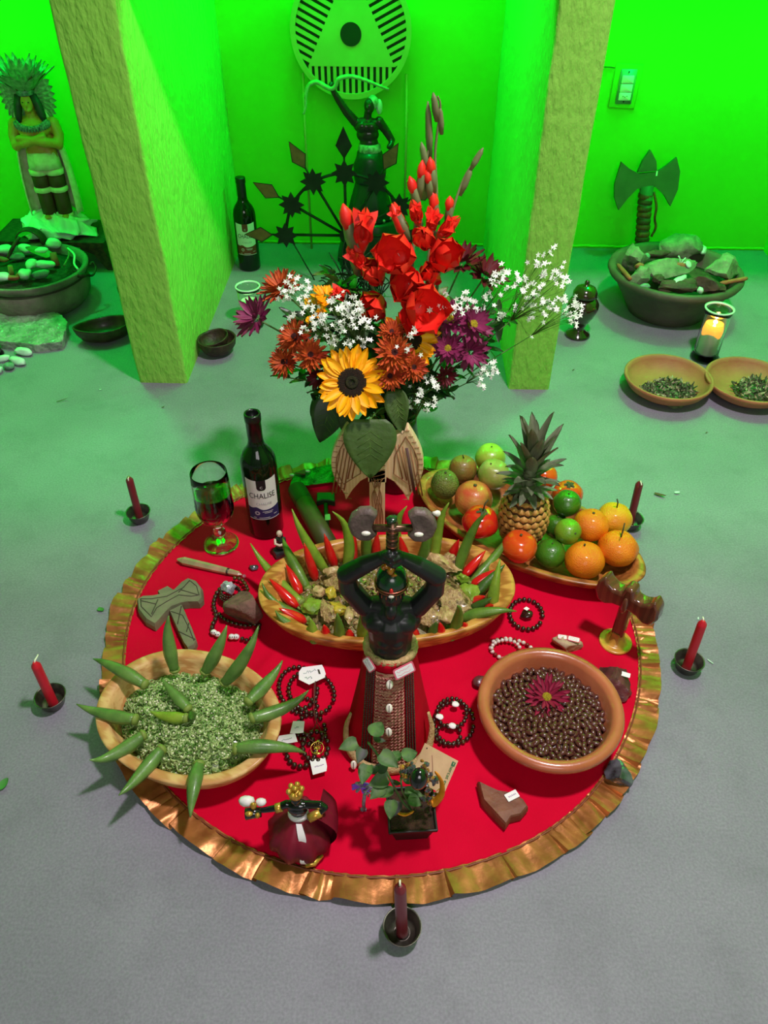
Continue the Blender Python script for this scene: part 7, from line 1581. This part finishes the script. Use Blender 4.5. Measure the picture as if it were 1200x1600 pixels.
# clay bowls with herbs
M_tc = mat('plain_terracotta', (182, 112, 78), (164, 96, 66), rough=.65, scale=14, bump=.4, bscale=120); M_herb = mat('dried_herb', (108, 116, 84), (64, 72, 48), rough=.8, scale=60); M_herb2 = mat('pale_dried_herb', (176, 166, 134), rough=.8)
def herb_bowl(c, r, h, lab, hx, hy, hr, n, seed):
    t = thing('clay_bowl', lab, 'bowl', c)
    obj('bowl_body', MB().lathe([(0, 0), (r * .52, 0), (r * .62, .003), (r * .88, h * .45), (r * .99, h * .82), (r * 1.0, h * .96), (r * .975, h), (r * .93, h * .97), (r * .90, h * .8), (r * .80, h * .45), (r * .58, .012), (0, .008)], 64), M_tc, t)
    rn = random.Random(seed); m1 = MB(); m2 = MB(); lf = petal_mb(.012, .006, .5, .5, .5, 2, 2); hp_ = MB()
    hp_.ball((hx, hy, .012), (hr, hr * .8, .010), 20, 8, amp=.3, freq=4)
    for i in range(n):
        a, q = rn.uniform(0, 6.28), math.sqrt(rn.random()) * hr; z = .016 + .012 * (1 - q / hr) + rn.uniform(0, .006)
        M_ = Tr(hx + q * math.cos(a), hy + .8 * q * math.sin(a), z) @ Rz(rn.uniform(0, 360)) @ Ry(rn.uniform(-50, 30)) @ Rx(rn.uniform(-60, 60)) @ Sc(rn.uniform(.7, 1.5))
        (m1 if i % 3 else m2).add([M_ @ Vector(v) for v in lf.v], lf.f)
    hb = tag(obj('dried_herbs', hp_, M_herb, loc=c), 'dried leaves in the ' + lab.replace('terracotta bowl', 'clay bowl'), 'herbs'); hb['kind'] = 'stuff'
    for nm, m_, mt in (('green_flakes', m1, M_herb), ('pale_flakes', m2, M_herb2)): o = obj(nm, m_, mt, hb, smooth=False); o['kind'] = 'stuff'
    for k in range(5):
        a = rn.uniform(0, 6.28); M_ = Tr(hx + .5 * hr * math.cos(a), hy + .4 * hr * math.sin(a), .026) @ Rz(rn.uniform(0, 360)) @ Ry(-20); obj('twig', MB().tube([M_ @ Vector((-.012, 0, 0)), M_ @ Vector((.012, 0, 0))], .0011, 5), M_herb2, hb)
herb_bowl(Vector((.728, 1.822, 0)), .117, .052, 'round terracotta bowl left of its twin, in front of the glass jar', 0, -.03, .072, 260, 1)
herb_bowl(Vector((.945, 1.818, 0)), .117, .050, 'terracotta bowl cut by the right picture edge', .03, -.012, .066, 240, 2)
# ============================================================ LITTLE THINGS ON THE FLOOR
M_dl = mat('dry_brown_leaf', (90, 58, 40), rough=.7); M_gl2 = mat('fallen_green_leaf', (70, 140, 60), rough=.6)
for x, y, L_, w_, a, m_, lab in ((1031, 774, .026, .008, -30, M_dl, 'dry brown leaf on the floor right of the dark candle'), (1058, 770, .012, .007, 0, M_pa, 'tiny white petal on the floor beside the dry leaf'), (158, 953, .016, .009, -20, M_gl2, 'small green leaf on the floor left of the ruffle'), (6, 1226, .020, .014, 60, M_gl2, 'green leaf scrap at the left edge of the floor'), (97, 626, .030, .003, 25, M_dl, 'curled dry sliver on the floor left of the left pillar'), (157, 609, .006, .004, 0, M_pa, 'white crumb on the floor below the pointed bowl'), (1110, 1034, .014, .002, -55, M_pa, 'short white thread on the floor beside the right candle'), (896, 578, .008, .003, 30, M_dl, 'dark crumb on the floor right of the right pillar'), (1104, 676, .006, .003, 30, M_dl, 'dark crumb on the floor below the clay bowl'), (255, 636, .008, .003, 30, M_dl, 'dark crumb on the floor below the left pillar'), (1091, 966, .006, .003, 70, M_pa, 'tiny white wax bit left of the right candle tip')):
    tag(obj('floor_scrap', petal_mb(L_, w_, .15, .2, .5, 6, 2).xf(Tr(-L_ / 2, 0, 0)), m_, loc=at(x, y, .002), rot=(0, 0, R(a))), lab, 'scrap')
c = at(520, 735, CZ + .004); t = thing('green_lit_ruffle', 'stretch of ruffle behind the bottle with green light put into its colour', 'ribbon', c)
M_rufgreen = mat('ruffle_green_cast', (40, 120, 50), (16, 60, 24), rough=.3, scale=60, metal=.5, bump=2)  # green lamp light on the ruffle, put in as a coloured strip
g0 = [at(x, y, CZ + .010) - c for x, y in ((452, 762), (530, 752), (530, 722), (460, 738))]
obj('strip', MB().grid(24, 6, lambda u, v: (g0[0].lerp(g0[1], u)).lerp(g0[3].lerp(g0[2], u), v) + Vector((0, 0, .004 * noise.noise(Vector((u * 12, v * 4, 0)))))), M_rufgreen, t)
for x, y, z in ((481, 736, .016), (456, 742, .016)): obj('shiny_bead', MB().ball(at(x, y, CZ + z) - c, (.006, .004, .003), 10, 6), M_pa, t)
obj('brown_scrap', MB().prism([(-.014, -.006), (.012, -.010), (.010, .010)], .003, Matrix.Translation(at(470, 738, CZ + .014) - c)), M_dl, t, smooth=False)
